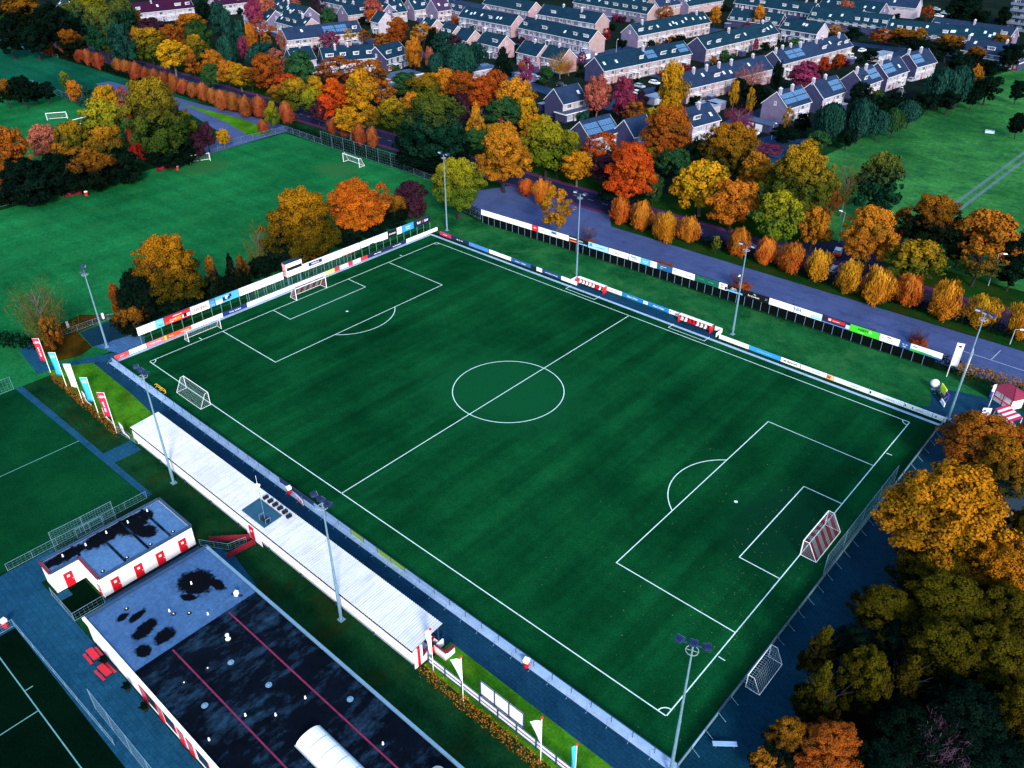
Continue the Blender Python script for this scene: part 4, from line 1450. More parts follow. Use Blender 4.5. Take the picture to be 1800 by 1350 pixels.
# --- big trees along the main road, upper left
grove([(40, 22, 42, 30, 'darkor'), (15, 62, 30, 26, 'dark'), (92, 42, 36, 34, 'dark'), (132, 30, 30, 30, 'deep'), (60, 68, 26, 24, 'dark'), (125, 74, 24, 22, 'darkor'), (118, 38, 13, 13, 'greenorange'), (178, 50, 30, 40, 'deep'),
       (160, 18, 30, 24, 'lime'), (215, 26, 24, 30, 'deep'), (237, 35, 17, 18, 'rust'), (192, 66, 20, 28, 'goldgreen'), (213, 74, 24, 34, 'teal', 'egg'), (262, 76, 28, 26, 'goldgreen'), (240, 68, 13, 20, 'orange', 'egg'),
       (303, 66, 24, 22, 'rust'), (268, 52, 26, 20, 'plum'), (335, 42, 24, 18, 'orange'), (348, 62, 22, 26, 'green'), (343, 84, 20, 22, 'goldgreen', 'egg'), (302, 94, 27, 25, 'gold'), (338, 107, 18, 22, 'rust', 'cone'),
       (372, 108, 20, 20, 'orange'), (400, 125, 22, 20, 'orange'), (372, 130, 16, 18, 'green'), (421, 131, 20, 18, 'gold'), (398, 44, 10, 24, 'teal', 'column'), (420, 56, 9, 20, 'teal', 'column'), (386, 30, 18, 26, 'teal'),
       (398, 88, 18, 24, 'teal', 'willow'), (357, 18, 14, 18, 'dark'), (441, 66, 12, 24, 'orange', 'column'), (466, 12, 18, 26, 'pink', 'column'), (445, 20, 14, 24, 'purple', 'column'), (487, 108, 20, 20, 'pink', 'open'),
       (428, 85, 12, 20, 'purple', 'open'), (467, 125, 30, 30, 'rust'), (505, 150, 20, 20, 'redor'), (518, 166, 26, 27, 'goldgreen'), (527, 117, 30, 28, 'green'), (588, 165, 25, 28, 'flame', 'egg'), (571, 188, 17, 20, 'flame'),
       (552, 152, 16, 18, 'gold'), (598, 120, 42, 20, 'rust', 'open'), (634, 156, 28, 34, 'gold', 'egg'), (655, 132, 32, 26, 'rust', 'open'), (613, 210, 26, 22, 'gold'), (672, 162, 26, 22, 'rust', 'open'), (690, 198, 30, 26, 'goldgreen'),
       (724, 182, 22, 20, 'orange'), (712, 146, 26, 18, 'green'), (558, 195, 18, 18, 'plum', 'open'), (655, 205, 22, 20, 'greenorange'), (545, 175, 18, 22, 'lime'), (490, 165, 20, 16, 'greenorange'), (440, 135, 18, 16, 'greenorange')],
      'in the road belt, left part', 'big trees along the road, left')
# --- middle part of the belt
grove([(764, 220, 60, 58, 'deep', 'big'), (748, 152, 30, 22, 'goldgreen'), (780, 145, 25, 24, 'orange'), (815, 152, 28, 27, 'rust'), (846, 160, 25, 26, 'redor'), (872, 147, 22, 24, 'redor'), (906, 170, 34, 33, 'orange'),
       (888, 196, 30, 25, 'green'), (836, 206, 19, 30, 'gold', 'cone'), (838, 245, 26, 20, 'green'), (885, 268, 47, 50, 'orange', 'big'), (868, 236, 22, 18, 'goldgreen'), (884, 214, 20, 12, 'pink', 'open'), (810, 190, 18, 26, 'plum'),
       (925, 195, 20, 24, 'gold'), (960, 251, 42, 44, 'lime', 'egg'), (1003, 252, 18, 24, 'lime'), (1015, 290, 29, 24, 'gold'), (1062, 258, 36, 26, 'redor', 'open'), (1110, 298, 48, 47, 'scarlet', 'big'), (1062, 296, 22, 22, 'plum'),
       (1175, 232, 50, 44, 'rust', 'big'), (1148, 268, 28, 22, 'goldgreen', 'open'), (1188, 284, 30, 24, 'green'), (1282, 262, 50, 46, 'greenorange', 'big'), (1236, 322, 45, 40, 'gold', 'round'), (1290, 352, 44, 38, 'orange'),
       (1332, 302, 36, 34, 'orange', 'egg'), (1407, 312, 58, 58, 'goldgreen', 'big'), (1371, 378, 40, 42, 'lime', 'round'), (1433, 395, 27, 32, 'orange', 'egg'), (1460, 348, 18, 28, 'rust', 'open'), (1490, 322, 28, 44, 'twigg', 'bare'),
       (1545, 318, 38, 50, 'deep', 'egg'), (1530, 408, 46, 48, 'orange', 'big'), (1612, 455, 50, 34, 'goldgreen', 'round'), (1640, 388, 50, 46, 'darkor', 'big'), (1736, 410, 50, 46, 'rust', 'round'), (1722, 458, 40, 30, 'greenorange', 'open'),
       (1788, 440, 28, 34, 'dark'), (1585, 395, 26, 24, 'rust', 'open'), (1225, 275, 24, 30, 'dark'), (1095, 345, 40, 12, 'dark', 'bush'), (1150, 330, 18, 26, 'green'), (1340, 345, 26, 26, 'deep'), (980, 282, 18, 20, 'dark', 'bush'),
       (720, 262, 30, 24, 'dark', 'bush'), (800, 262, 30, 24, 'dark', 'bush'), (750, 282, 40, 14, 'dark', 'bush'), (1690, 435, 26, 24, 'dark'), (1780, 480, 24, 20, 'dark', 'bush'), (940, 225, 26, 24, 'gold')],
      'in the road belt, right part', 'big trees along the road, right')
# --- street and garden trees of the estate
grove([(1050, 165, 25, 31, 'pink', 'column'), (1097, 168, 22, 34, 'purple', 'egg'), (1118, 196, 24, 18, 'rust', 'open'), (1183, 156, 26, 44, 'gold', 'column'), (1150, 204, 20, 16, 'lime'), (925, 122, 17, 22, 'purple', 'open'),
       (885, 107, 20, 30, 'dark', 'cone'), (727, 92, 14, 27, 'orange', 'column'), (755, 100, 9, 16, 'pink', 'column'), (697, 52, 18, 21, 'rust'), (655, 14, 18, 18, 'pink', 'egg'), (656, 28, 11, 11, 'flame'), (744, 56, 22, 14, 'orange', 'open'),
       (782, 78, 25, 20, 'teal'), (810, 104, 34, 26, 'teal', 'willow'), (772, 112, 22, 18, 'teal', 'willow'), (577, 28, 14, 14, 'green'), (560, 12, 14, 18, 'plum', 'open'), (515, 5, 14, 12, 'pink', 'open'), (1257, 26, 11, 14, 'orange', 'egg'),
       (1335, 26, 12, 16, 'orange', 'egg'), (1336, 8, 12, 10, 'purple', 'open'), (1486, 16, 15, 15, 'pink', 'round'), (1420, 44, 9, 10, 'orange'), (1469, 52, 14, 7, 'orange', 'open'), (1382, 42, 8, 9, 'purple'), (1415, 130, 30, 22, 'purple', 'round'),
       (1450, 112, 11, 12, 'red', 'round'), (1476, 105, 10, 10, 'redor'), (1367, 133, 10, 27, 'dark', 'column'), (1291, 164, 9, 22, 'gold', 'column'), (1320, 176, 9, 20, 'gold', 'open'), (1322, 132, 22, 24, 'pink', 'bare'), (1298, 204, 22, 18, 'purple', 'bare'),
       (1386, 206, 9, 18, 'gold', 'open'), (985, 108, 16, 20, 'gold', 'bare'), (1000, 112, 14, 12, 'pink', 'bare'), (1023, 100, 9, 10, 'purple', 'open'), (1065, 60, 10, 10, 'red', 'open'), (1170, 22, 14, 12, 'rust', 'open'), (1168, 30, 8, 6, 'red', 'bush'),
       (580, 68, 22, 14, 'purple', 'open'), (610, 60, 14, 10, 'gold', 'open'), (455, 45, 14, 16, 'pink', 'open'), (494, 70, 9, 14, 'pink', 'open'), (462, 95, 26, 20, 'teal'), (468, 72, 9, 12, 'orange', 'open'), (640, 62, 12, 9, 'rust', 'open'),
       (670, 70, 16, 12, 'rust', 'open'), (760, 75, 14, 24, 'dark', 'egg'), (838, 92, 16, 18, 'teal', 'egg'), (800, 84, 16, 20, 'plum', 'open'), (960, 132, 12, 14, 'green', 'bush'), (1330, 165, 24, 16, 'dark'), (1300, 150, 14, 14, 'dark'),
       (1125, 176, 16, 14, 'plum', 'bush'), (1395, 75, 9, 8, 'green', 'bush'), (1273, 98, 9, 8, 'green', 'bush'), (1345, 82, 9, 7, 'dark', 'bush'), (1329, 78, 5, 10, 'purple', 'column'), (1192, 72, 14, 10, 'dark', 'bush'), (1180, 70, 6, 6, 'orange', 'bush'),
       (1095, 76, 8, 7, 'dark', 'bush'), (1145, 78, 8, 6, 'dark', 'bush'), (1160, 155, 8, 8, 'dark', 'bush'), (1585, 63, 22, 14, 'darkor'), (1615, 62, 14, 12, 'greenorange'), (1552, 62, 22, 12, 'rust', 'open'), (1620, 92, 24, 20, 'dark'),
       (1668, 78, 26, 18, 'darkor'), (1690, 110, 22, 18, 'dark'), (1715, 96, 18, 14, 'darkor', 'egg'), (1700, 20, 38, 24, 'dark'), (1632, 20, 10, 10, 'redor', 'open'), (1780, 95, 22, 18, 'dark'), (1760, 75, 18, 14, 'darkor'), (1740, 120, 20, 12, 'dark', 'bush'),
       (1700, 55, 14, 9, 'greenorange', 'open'), (1395, 12, 10, 14, 'dark', 'egg'), (1500, 60, 16, 10, 'dark', 'bush'), (1530, 98, 14, 8, 'dark', 'bush'), (1640, 50, 14, 8, 'dark', 'bush'), (1765, 30, 12, 14, 'dark', 'bush')],
      'in the housing estate', 'street and garden trees of the estate')
# --- willow line along the meadow
grove([(1460, 212, 27, 30, 'teal', 'willow'), (1515, 207, 27, 31, 'teal', 'willow'), (1546, 216, 18, 20, 'teal', 'willow'), (1572, 212, 17, 20, 'green', 'willow'), (1600, 196, 22, 18, 'teal', 'willow'), (1490, 240, 16, 14, 'dark', 'bush'),
       (1440, 246, 20, 14, 'green', 'bush'), (1658, 150, 28, 28, 'teal', 'willow'), (1688, 148, 24, 30, 'teal', 'willow'), (1714, 142, 14, 26, 'greenorange', 'egg'), (1738, 152, 22, 20, 'dark', 'bush'), (1548, 186, 22, 16, 'dark', 'round'),
       (1620, 176, 16, 10, 'dark', 'bush'), (1635, 178, 14, 14, 'dark', 'bush'), (1512, 162, 18, 20, 'dark', 'round'), (1575, 176, 16, 10, 'dark', 'bush'), (1410, 216, 15, 14, 'dark', 'bush'), (1380, 236, 26, 12, 'dark', 'bush'), (1425, 262, 20, 16, 'goldgreen', 'open'),
       (1790, 158, 14, 16, 'dark', 'round'), (1792, 216, 16, 18, 'dark', 'round'), (1710, 172, 14, 12, 'dark', 'bush'), (1668, 176, 20, 14, 'dark', 'bush'), (1350, 262, 26, 10, 'purple', 'open'), (1310, 232, 22, 18, 'purple', 'open')],
      'along the meadow edge', 'bushes and willows along the meadow')
# --- clump beside the left stand of billboards
grove([(294, 472, 58, 62, 'bronze2', 'big'), (243, 522, 40, 48, 'dark', 'big', .3), (204, 525, 11, 32, 'rust', 'column', .3), (232, 562, 32, 28, 'darkor', 'round', .2), (300, 540, 40, 26, 'dark', 'round', .2), (373, 488, 23, 42, 'darkor', 'cone', .2), (426, 480, 22, 42, 'darkor', 'cone', .2), (405, 470, 13, 30, 'dark', 'cone', .2),
       (350, 520, 26, 20, 'dark', 'round', .2), (455, 430, 20, 40, 'twigg', 'bare', .5), (400, 500, 24, 18, 'dark', 'round', .2), (530, 392, 60, 62, 'bronze2', 'big'), (500, 438, 36, 36, 'dark', 'round', .3), (545, 440, 38, 24, 'darkor', 'round', .3), (573, 402, 24, 36, 'green', 'egg', .3),
       (624, 362, 47, 46, 'amber', 'big'), (670, 350, 19, 30, 'rust', 'open'), (722, 350, 30, 32, 'plum', 'round', .3), (696, 368, 20, 24, 'darkor', 'round', .3), (601, 412, 30, 24, 'dark', 'round', .3), (650, 400, 30, 18, 'dark', 'round', .3), (690, 388, 24, 12, 'dark', 'bush', .2),
       (460, 468, 26, 20, 'dark', 'round', .2), (804, 322, 46, 45, 'lime', 'big')],
      'behind the left goal boards', 'trees behind the left goal')
tree(68, 545, 40, 62, 'twigg', 'bare', label='tall nearly bare tree beside the banners at the left edge', group=None, ground_gap=.5)
tree(88, 582, 20, 30, 'rust', 'open', label='rust-brown undergrown tree at the foot of the bare one', group=None, ground_gap=.3)
tree(978, 364, 32, 34, 'gold', 'open', label='golden tree standing alone in the car park', group=None, ground_gap=3.4)
for i, (x, y, a, c) in enumerate(((1034, 408, 13, 14), (1298, 488, 14, 15), (1616, 588, 14, 13), (1533, 580, 6, 6))):
    tree(x, y, a, c, 'twig', 'bare', name='shrub', group='bare shrubs behind the roadside billboards', ground_gap=.5, label='bare purple shrub behind the roadside billboards, %s from the left' % ordn(i))
# --- wood at the right
grove([(1662, 905, 108, 98, 'bronze', 'big', 2.5), (1728, 772, 72, 52, 'rust', 'big', 2), (1765, 815, 56, 50, 'greenorange', 'big', 2), (1645, 1000, 66, 50, 'olive', 'big'), (1560, 1072, 60, 46, 'olive', 'big'), (1670, 1062, 86, 60, 'olive', 'big'), (1765, 1000, 62, 66, 'bronze', 'big'),
       (1765, 1080, 60, 56, 'olive', 'big'), (1446, 1140, 40, 50, 'olive', 'spire', .8), (1440, 1215, 48, 62, 'olive', 'spire', .8), (1520, 1195, 50, 60, 'olive', 'big', .8), (1592, 1200, 50, 60, 'olive', 'spire', .8), (1660, 1150, 70, 64, 'olive', 'big'), (1745, 1160, 72, 66, 'olive', 'big'),
       (1600, 1290, 66, 50, 'dark', 'big'), (1700, 1260, 80, 66, 'dark', 'big'), (1790, 1260, 60, 66, 'olive', 'big'), (1462, 1312, 56, 42, 'rust', 'big'), (1382, 1300, 40, 44, 'darkor', 'big', .5), (1645, 1310, 44, 50, 'twig', 'bare'), (1560, 1345, 60, 36, 'dark', 'big'), (1760, 1345, 80, 40, 'dark', 'big'),
       (1500, 1130, 40, 34, 'dark', 'big'), (1590, 1125, 50, 40, 'dark', 'big'), (1660, 1350, 60, 30, 'dark', 'big'), (1800, 930, 30, 40, 'olive', 'big'), (1795, 770, 26, 30, 'darkor', 'big'), (1345, 1345, 30, 22, 'darkor', 'bush', .3)],
      'in the wood beside the pitch', 'wood at the right')

# ================================================================== CLUB BUILDINGS
M_wall = plain('white_render', (.80, .78, .77), .7, .08, .8, coord='obj')
M_clad = plain('white_cladding', (.80, .78, .84), .55, .08, .6, coord='obj')
M_red = plain('red_paint', (.58, .008, .020), .45, .15, 1.0, coord='obj')
M_redd = plain('dark_red_paint', (.18, .006, .02), .5, .2, 1.0, coord='obj')
M_steel = plain('galvanised_steel', (.16, .30, .42), .45, .2, 1.5, .3, coord='obj')
M_steeld = plain('blue_steel', (.025, .06, .13), .5, .25, 1.5, .2, coord='obj')
M_black = flat('black_rubber', (.006, .007, .010), .6)
M_white = plain('white_paint', (.84, .84, .86), .5, .08, 1.0, coord='obj')
M_grey = plain('grey_paint', (.30, .36, .42), .6, .2, 1.0, coord='obj')
M_green = plain('lime_paint', (.20, .36, .03), .5, .15, 1.0)
M_blackpud = plain('wet_roof_stain', (.0012, .0016, .003), .8, .5, 2, spec=.0)


def feltmat(name, lo, hi, pale, amt, scale=.45, wet=None):
    m, nt, b = _new(name)
    base = _ramp(nt, _noise(nt, .25, 6, .7), [(.3, lo), (.7, hi)])
    w = _noise(nt, scale, 8, .72, 'pos', (1, .45, 1))
    base = _mix(nt, base, pale, _ramp(nt, w, [(.5, (0, 0, 0)), (.6, (amt * .35,) * 3), (.74, (amt,) * 3)]))
    base = _mix(nt, base, _ramp(nt, _noise(nt, 2.2, 5, .8), [(.3, (.6, .6, .6)), (.7, (1.3, 1.3, 1.3))]), .8, 'MULTIPLY')
    if wet:
        base = _mix(nt, base, (.0012, .0018, .004), _spot(nt, wet, .16, .34, 1.7))
        hal = _spot(nt, [(x, y, a * 1.25, c * 1.25, t) for x, y, a, c, t in wet], .45, .34, 1.7)
        base = _mix(nt, base, (.45, .5, .6), _ramp(nt, hal, [(0, (0, 0, 0)), (1, (.35, .35, .35))]), 'MULTIPLY')
    nt.links.new(base, b.inputs['Base Color'])
    b.inputs['Roughness'].default_value = .65
    b.inputs['Specular IOR Level'].default_value = .03
    return m


M_feltd = feltmat('dark_bitumen', (.0006, .0012, .0034), (.0016, .004, .010), (.030, .10, .19), .62)
M_feltl = feltmat('pale_bitumen', (.034, .092, .21), (.058, .135, .275), (.02, .05, .11), .55, .8,
                  wet=[(56.0, -23.4, 2.3, 1.9, .2), (58.0, -22.0, 1.5, .6, .1), (57.4, -25.2, 1.0, .5, .5), (58.0, -30.8, .9, 1.6, .35), (60.4, -29.8, .95, 1.2, .3), (60.6, -32.3, 1.0, .75, .2), (55.6, -30.4, .5, 1.1, .2), (54.6, -31.6, .5, .7, .2)])
M_feltw = feltmat('pale_roof_felt', (.050, .125, .26), (.085, .19, .35), (.03, .065, .14), .5, .8,
                  wet=[(40.0, -31.5, 1.0, 3.0, 0), (40.2, -27.0, 1.5, 2.8, .1), (40.6, -23.6, 2.1, 2.2, .2), (43.2, -22.9, 1.6, 1.2, .4), (40.3, -21.4, 1.2, .9, 0)])


def blob(n, cx, cy, a, b_, seed, rot=0.0, rough=.28):
    g = random.Random(seed)
    ph = [g.uniform(0, 6.28) for _ in range(5)]
    out = []
    for i in range(n):
        t = 2 * math.pi * i / n
        r = 1 + rough * (.5 * math.sin(2 * t + ph[0]) + .35 * math.sin(3 * t + ph[1]) + .35 * math.sin(7 * t + ph[2]) + .3 * math.sin(13 * t + ph[3]) + .2 * math.sin(23 * t + ph[4]))
        x, y = a * r * math.cos(t), b_ * r * math.sin(t)
        out.append((cx + x * math.cos(rot) - y * math.sin(rot), cy + x * math.sin(rot) + y * math.cos(rot)))
    return out


def stain(par, poly, z):
    m = MB()
    m.sheet(poly, z)
    return obj('stain', m.mesh('stain', [M_blackpud]), par)


def vent_mesh(h=.22, r=.06):
    m = MB()
    m.lathe([(r * 1.9, 0), (r * 1.9, .05), (r, .1), (r, h), (r * 1.5, h), (r * 1.3, h + .12), (.02, h + .16)], 10, 0)
    return m.mesh('roof_vent', [M_white])


VENT = vent_mesh()
VENTB = vent_mesh(.6, .15)
VENTK = None
_m = MB()
_m.lathe([(.26, 0), (.26, .03), (.17, .05), (.17, .08)], 10, 0)
_m.lathe([(.07, .08), (.07, .14), (.02, .16)], 8, 1)
DRAIN = _m.mesh('roof_drain', [M_black, M_white])

# --- changing rooms (white, five red doors)
t = thing('changing_room_building', 'white flat-roofed changing block with five red doors', 'building', (38.8, -18.7, 0))
poly = [(0, 0), (0, -15.3), (2.8, -15.3), (2.8, -11.9), (7.9, -11.9), (7.9, 0)]
m = MB()
m.prism(poly, 0, 3.15)
obj('wall', m.mesh('wall', [M_wall]), t)
m = MB()
m.prism([(.25, -.25), (.25, -15.05), (2.55, -15.05), (2.55, -11.65), (7.65, -11.65), (7.65, -.25)], 3.1, 3.2)
rf = obj('roof', m.mesh('roof', [M_feltw]), t)
for i in range(6):
    p, q = poly[i], poly[(i + 1) % 6]
    m = MB()
    m.beam((*p, 3.27), (*q, 3.27), .3, .24)
    o = obj('parapet', m.mesh('parapet', [M_steeld if i not in (1, 3) else M_redd]), t)
    if i in (1, 3):
        o['label'] = 'dark red roof edge over the doors'
for k in range(4):
    y = -2.6 - 2.9 * k if k < 3 else -11.6
    m = MB()
    m.box(.3, y - .14, 3.2, 7.6 if k < 3 else 2.5, y + .14, 3.27)
    obj('roof_joint', m.mesh('roof_joint', [M_feltd]), rf)
for i in range(5):
    obj('roof_vent', VENT, rf, (1.1 + .2 * (i % 2), -2.2 - 2.7 * i, 3.2))
for y in (-2.0, -5.0, -8.0, -11.0):
    obj('roof_drain', DRAIN, rf, (7.1, y, 3.2))
_m = MB()
_m.box(0, -.5, 0, .06, .5, 2.15, 0)
_m.box(.062, -.16, 1.45, .075, .16, 1.77, 1)
_m.box(.06, .34, 1.0, .12, .44, 1.05, 1)
RDOOR = _m.mesh('door', [M_red, M_white])
for y in (-1.6, -4.6, -7.4, -10.3):
    obj('door', RDOOR, t, (7.9, y, 0))
obj('door', RDOOR, t, (2.8, -13.6, 0))
obj('door', RDOOR, t, (7.0, -11.9, 0), -math.pi / 2, (1, .6, .75))
m = MB()
m.box(7.9, -11.9, 0, 8.02, -9.0 + 9.0, .22)
obj('plinth', m.mesh('plinth', [M_black]), t)

# small yard beside it: mesh fence round a dark garden
m = MB()
m.sheet([(41.7, -34.4), (47.2, -34.4), (47.2, -30.9), (41.7, -30.9)], .024)
m.sheet([(41.8, -34.3), (43.4, -34.3), (43.4, -33.2), (41.8, -33.2)], .03) if False else None
struct('yard_grass', m, M_turf3)
m = MB()
m.sheet([(41.75, -34.3), (43.2, -34.3), (43.2, -32.9), (41.75, -32.9)], .034)
struct('yard_slab', m, M_path2)


def wire_fence(label, pts, h=1.2, step=2.5, mat_=None, mesh_step=.5, name='wire_fence', cat='fence', group=None, rails=2, wires=True):
    mat_ = mat_ or M_steel
    t = thing(name, label, cat, (pts[0][0], pts[0][1], 0), 0, group)
    o0 = Vector((pts[0][0], pts[0][1], 0))
    pm = MB()
    pm.tube((0, 0, 0), (0, 0, h), .035, .035, 6)
    pme = pm.mesh('post', [mat_])
    rm = MB()
    wm = MB()
    first = True
    for (a, b_) in zip(pts[:-1], pts[1:]):
        a, b_ = Vector((*a, 0)) - o0, Vector((*b_, 0)) - o0
        n = max(1, round((b_ - a).length / step))
        for i in range(0 if first else 1, n + 1):
            obj('post', pme, t, a.lerp(b_, i / n))
        first = False
        up = Vector((0, 0, 1))
        for k in range(rails):
            z = h - .03 if k == 0 else .08
            rm.tube(a + up * z, b_ + up * z, .025, .025, 5)
        if wires:
            nz = int(h / mesh_step)
            for k in range(1, nz + 1):
                wm.beam(a + up * (h * k / (nz + 1)), b_ + up * (h * k / (nz + 1)), .012)
            nx = int((b_ - a).length / mesh_step)
            for k in range(nx):
                p = a.lerp(b_, (k + .5) / nx)
                wm.beam(p + up * .05, p + up * (h - .05), .012)
    if rm.v:
        o = obj('rail', rm.mesh('rail', [mat_]), t)
        o['kind'] = 'stuff'
    if wm.v:
        o = obj('wire_mesh', wm.mesh('wire_mesh', [mat_]), t)
        o['kind'] = 'stuff'
    return t


wire_fence('mesh fence round the dark yard of the white changing block', [(41.5, -34.6), (47.4, -34.6), (47.4, -31)], 1.3)
wire_fence('mesh fence behind the white changing block', [(33.4, -36.5), (33.4, -18.3)], 1.2, 3.0)
wire_fence('low fence between the changing block and the stand', [(47.2, -18.4), (50.6, -16.4), (51.2, -14.2)], 1.1)
wire_fence('low fence between banners and stand', [(16.0, -13.6), (20.3, -13.2)], 1.3)
wire_fence('mesh fence at the far end of the small training pitch', [(-8.6, -34), (-8.6, -19.2)], 2.4, 3.0)
wire_fence('low mesh fence beside the dark hockey pitch', [(42.9, -60), (42.9, -39.5), (66, -39.1)], 1.1, 2.5)
wire_fence('tall ball fence beside the dark hockey pitch', [(60.5, -38.4), (76, -38.4), (90, -38.4)], 3.2, 4)
wire_fence('tall fence at the left edge beside the club road', [(36.0, -41.5), (41.6, -40.6)], 3.0, 3)
# ball-catching fence with a steel target frame behind the training pitch
t = wire_fence('tall ball-stop fence with a small frame behind the training pitch', [(34.5, -31.1), (34.6, -27.2), (34.6, -23.2)], 3.3, 4, mesh_step=.33)
m = MB()
for z in (.5, 2.0):
    m.beam((.25, 1.2 + 1.6, z), (.25, 4.6 + 1.6, z), .05)
for y in (2.8, 4.5, 6.2):
    m.beam((.25, y, 0.5), (.25, y, 2.0), .05)
obj('target_frame', m.mesh('target_frame', [M_steel]), t)
# fences round the far grass pitches
wire_fence('tall mesh fence behind the goal of the far grass pitch', [(-78.9, 97.4), (-42.3, 97.4)], 4.0, 5.2, mesh_step=1.0)
wire_fence('low fence along the far end of the grass pitch', [(-99.2, 66.6), (-98.0, 98.4), (-78.9, 97.4)], 1.8, 4, mesh_step=.6)
wire_fence('mesh fence on the near right of the grass pitch', [(-42.3, 97.4), (-29, 96.5), (-14, 87.5), (-2, 85.6)], 1.8, 4, mesh_step=.6)
wire_fence('fence round the small grass pitch at the far left', [(-230, 70.8), (-140, 70.8), (-118, 42)], 2.2, 6, mesh_step=1.0)
wire_fence('leaning old fence posts along the near side of the shrub line', [(-97.5, -4), (-96.6, 24), (-95.5, 47)], 1.6, 2.4, mesh_step=1.5)
wire_fence('low rail fence by the dark paving behind the corner mast', [(-20.5, -6), (-20.2, 2.5), (-16, 8.2)], 1.1, 3, mesh_step=.5)
wire_fence('meadow fence posts at the far left corner of the field', [(-300, 97.5), (-262, 99.2)], 1.3, 5, mesh_step=1)

# --- clubhouse
t = thing('clubhouse', 'long low clubhouse with dark bitumen roof, pale first bay and red roof seams', 'building', (51.6, -34.6, 0))
CL, CD = 62, 15.2
m = MB()
m.box(0.15, .15, 0, CL, CD - .15, 3.35)
obj('wall', m.mesh('wall', [M_clad]), t)
m = MB()
m.box(.3, .3, 3.3, 11.0, CD - .3, 3.52)
rl = obj('roof', m.mesh('roof', [M_feltl]), t)
rl['label'] = 'pale blue-grey bitumen of the first bay'
m = MB()
m.box(11.0, .3, 3.3, CL, CD - .3, 3.505)
rd = obj('roof', m.mesh('roof', [M_feltd]), t)
rd['label'] = 'dark stained bitumen of the long part'
for nm, p, q, mm in (('roof_edge', (-.1, .1, 3.52), (CL, .1, 3.52), M_white), ('roof_edge', (.1, 0.3, 3.52), (.1, CD, 3.52), M_steeld), ('roof_edge', (-.1, CD - .1, 3.5), (CL, CD - .1, 3.5), M_steel)):
    m = MB()
    m.beam(p, q, .32, .36)
    obj(nm, m.mesh(nm, [mm]), t)
m = MB()
m.box(10.86, .3, 3.52, 11.14, CD - .3, 3.57)
obj('roof_joint', m.mesh('roof_joint', [M_feltd]), rl)
M_rseam = plain('red_seam', (.17, .006, .050), .6, .45, 1.5)
for y in (4.4, 11.2):
    m = MB()
    m.box(11.2, y - .085, 3.505, CL, y + .085, 3.57)
    obj('roof_seam', m.mesh('roof_seam', [M_rseam]), rd)
for i, (x, y) in enumerate(((4.2, 10.7), (8.0, 8.2), (9.7, 9.5), (6.8, 7.0), (6.1, 6.9), (2.2, 3.9))):
    obj('roof_drain' if i % 2 else 'roof_vent', DRAIN if i % 2 else VENT, rl, (x, y, 3.52))
m = MB()
m.box(-.2, -.2, 0, .2, .2, .6, 0)
m.box(-.7, -.1, 0, .7, .1, .08, 1)
obj('ventilator', m.mesh('ventilator', [M_white, M_black]), rl, (9.6, 13.2, 3.52), .5)
obj('ventilator', VENTB, rd, (14.3, 9.1, 3.5))
for i in range(12):
    x, y = rnd.uniform(12, 44), rnd.uniform(.8, CD - .8)
    if abs(y - 4.4) < .4 or abs(y - 11.2) < .4 or (27 < x and 6 < y < 10):
        continue
    obj('roof_vent' if rnd.random() < .6 else 'roof_drain', VENT if rnd.random() < .6 else DRAIN, rd, (x, y, 3.5))
for x, y in ((17.2, 7.6), (22.5, 8.6), (19.8, 3.0), (30, 13)):
    m = MB()
    m.lathe([(.34, 0), (.34, .03), (.12, .035), (.12, .10), (.05, .13)], 14, 0)
    obj('skylight_dome', m.mesh('skylight_dome', [M_steel]), rd, (x, y, 3.505))
for x, y in ((42.4, 13.1), (43.4, 12.6)):
    m = MB()
    m.lathe([(.75, 0), (.75, .5), (.62, .62), (.5, .9), (.1, 1.05)], 14, 0)
    obj('ventilator', m.mesh('ventilator', [M_grey]), rd, (x, y, 3.5))
# barrel skylight
m = MB()
nseg = 10
x0, x1, yc, hw = 30.2, 46, 7.7, 1.35
for i in range(nseg):
    a0, a1 = math.pi * i / nseg, math.pi * (i + 1) / nseg
    v = [(x0, yc + hw * math.cos(a0), 3.6 + .7 * math.sin(a0)), (x1, yc + hw * math.cos(a0), 3.6 + .7 * math.sin(a0)), (x1, yc + hw * math.cos(a1), 3.6 + .7 * math.sin(a1)), (x0, yc + hw * math.cos(a1), 3.6 + .7 * math.sin(a1))]
    m.add(v, [(3, 2, 1, 0)], 0)
m.add([(x0, yc + hw * math.cos(math.pi * i / nseg), 3.6 + .7 * math.sin(math.pi * i / nseg)) for i in range(nseg + 1)], [tuple(range(nseg + 1))], 0)
sk = obj('barrel_skylight', m.mesh('barrel_skylight', [M_white]), t)
m = MB()
m.box(x0 - .1, yc - hw - .12, 3.5, x1, yc + hw + .12, 3.61)
obj('kerb', m.mesh('kerb', [M_grey]), sk)
for k in range(1, 10):
    m = MB()
    for i in range(nseg):
        a0, a1 = math.pi * i / nseg, math.pi * (i + 1) / nseg
        m.beam((x0 + k * 1.6, yc + (hw + .01) * math.cos(a0), 3.6 + .71 * math.sin(a0)), (x0 + k * 1.6, yc + (hw + .01) * math.cos(a1), 3.6 + .71 * math.sin(a1)), .05)
    obj('rib', m.mesh('rib', [M_grey]), sk)
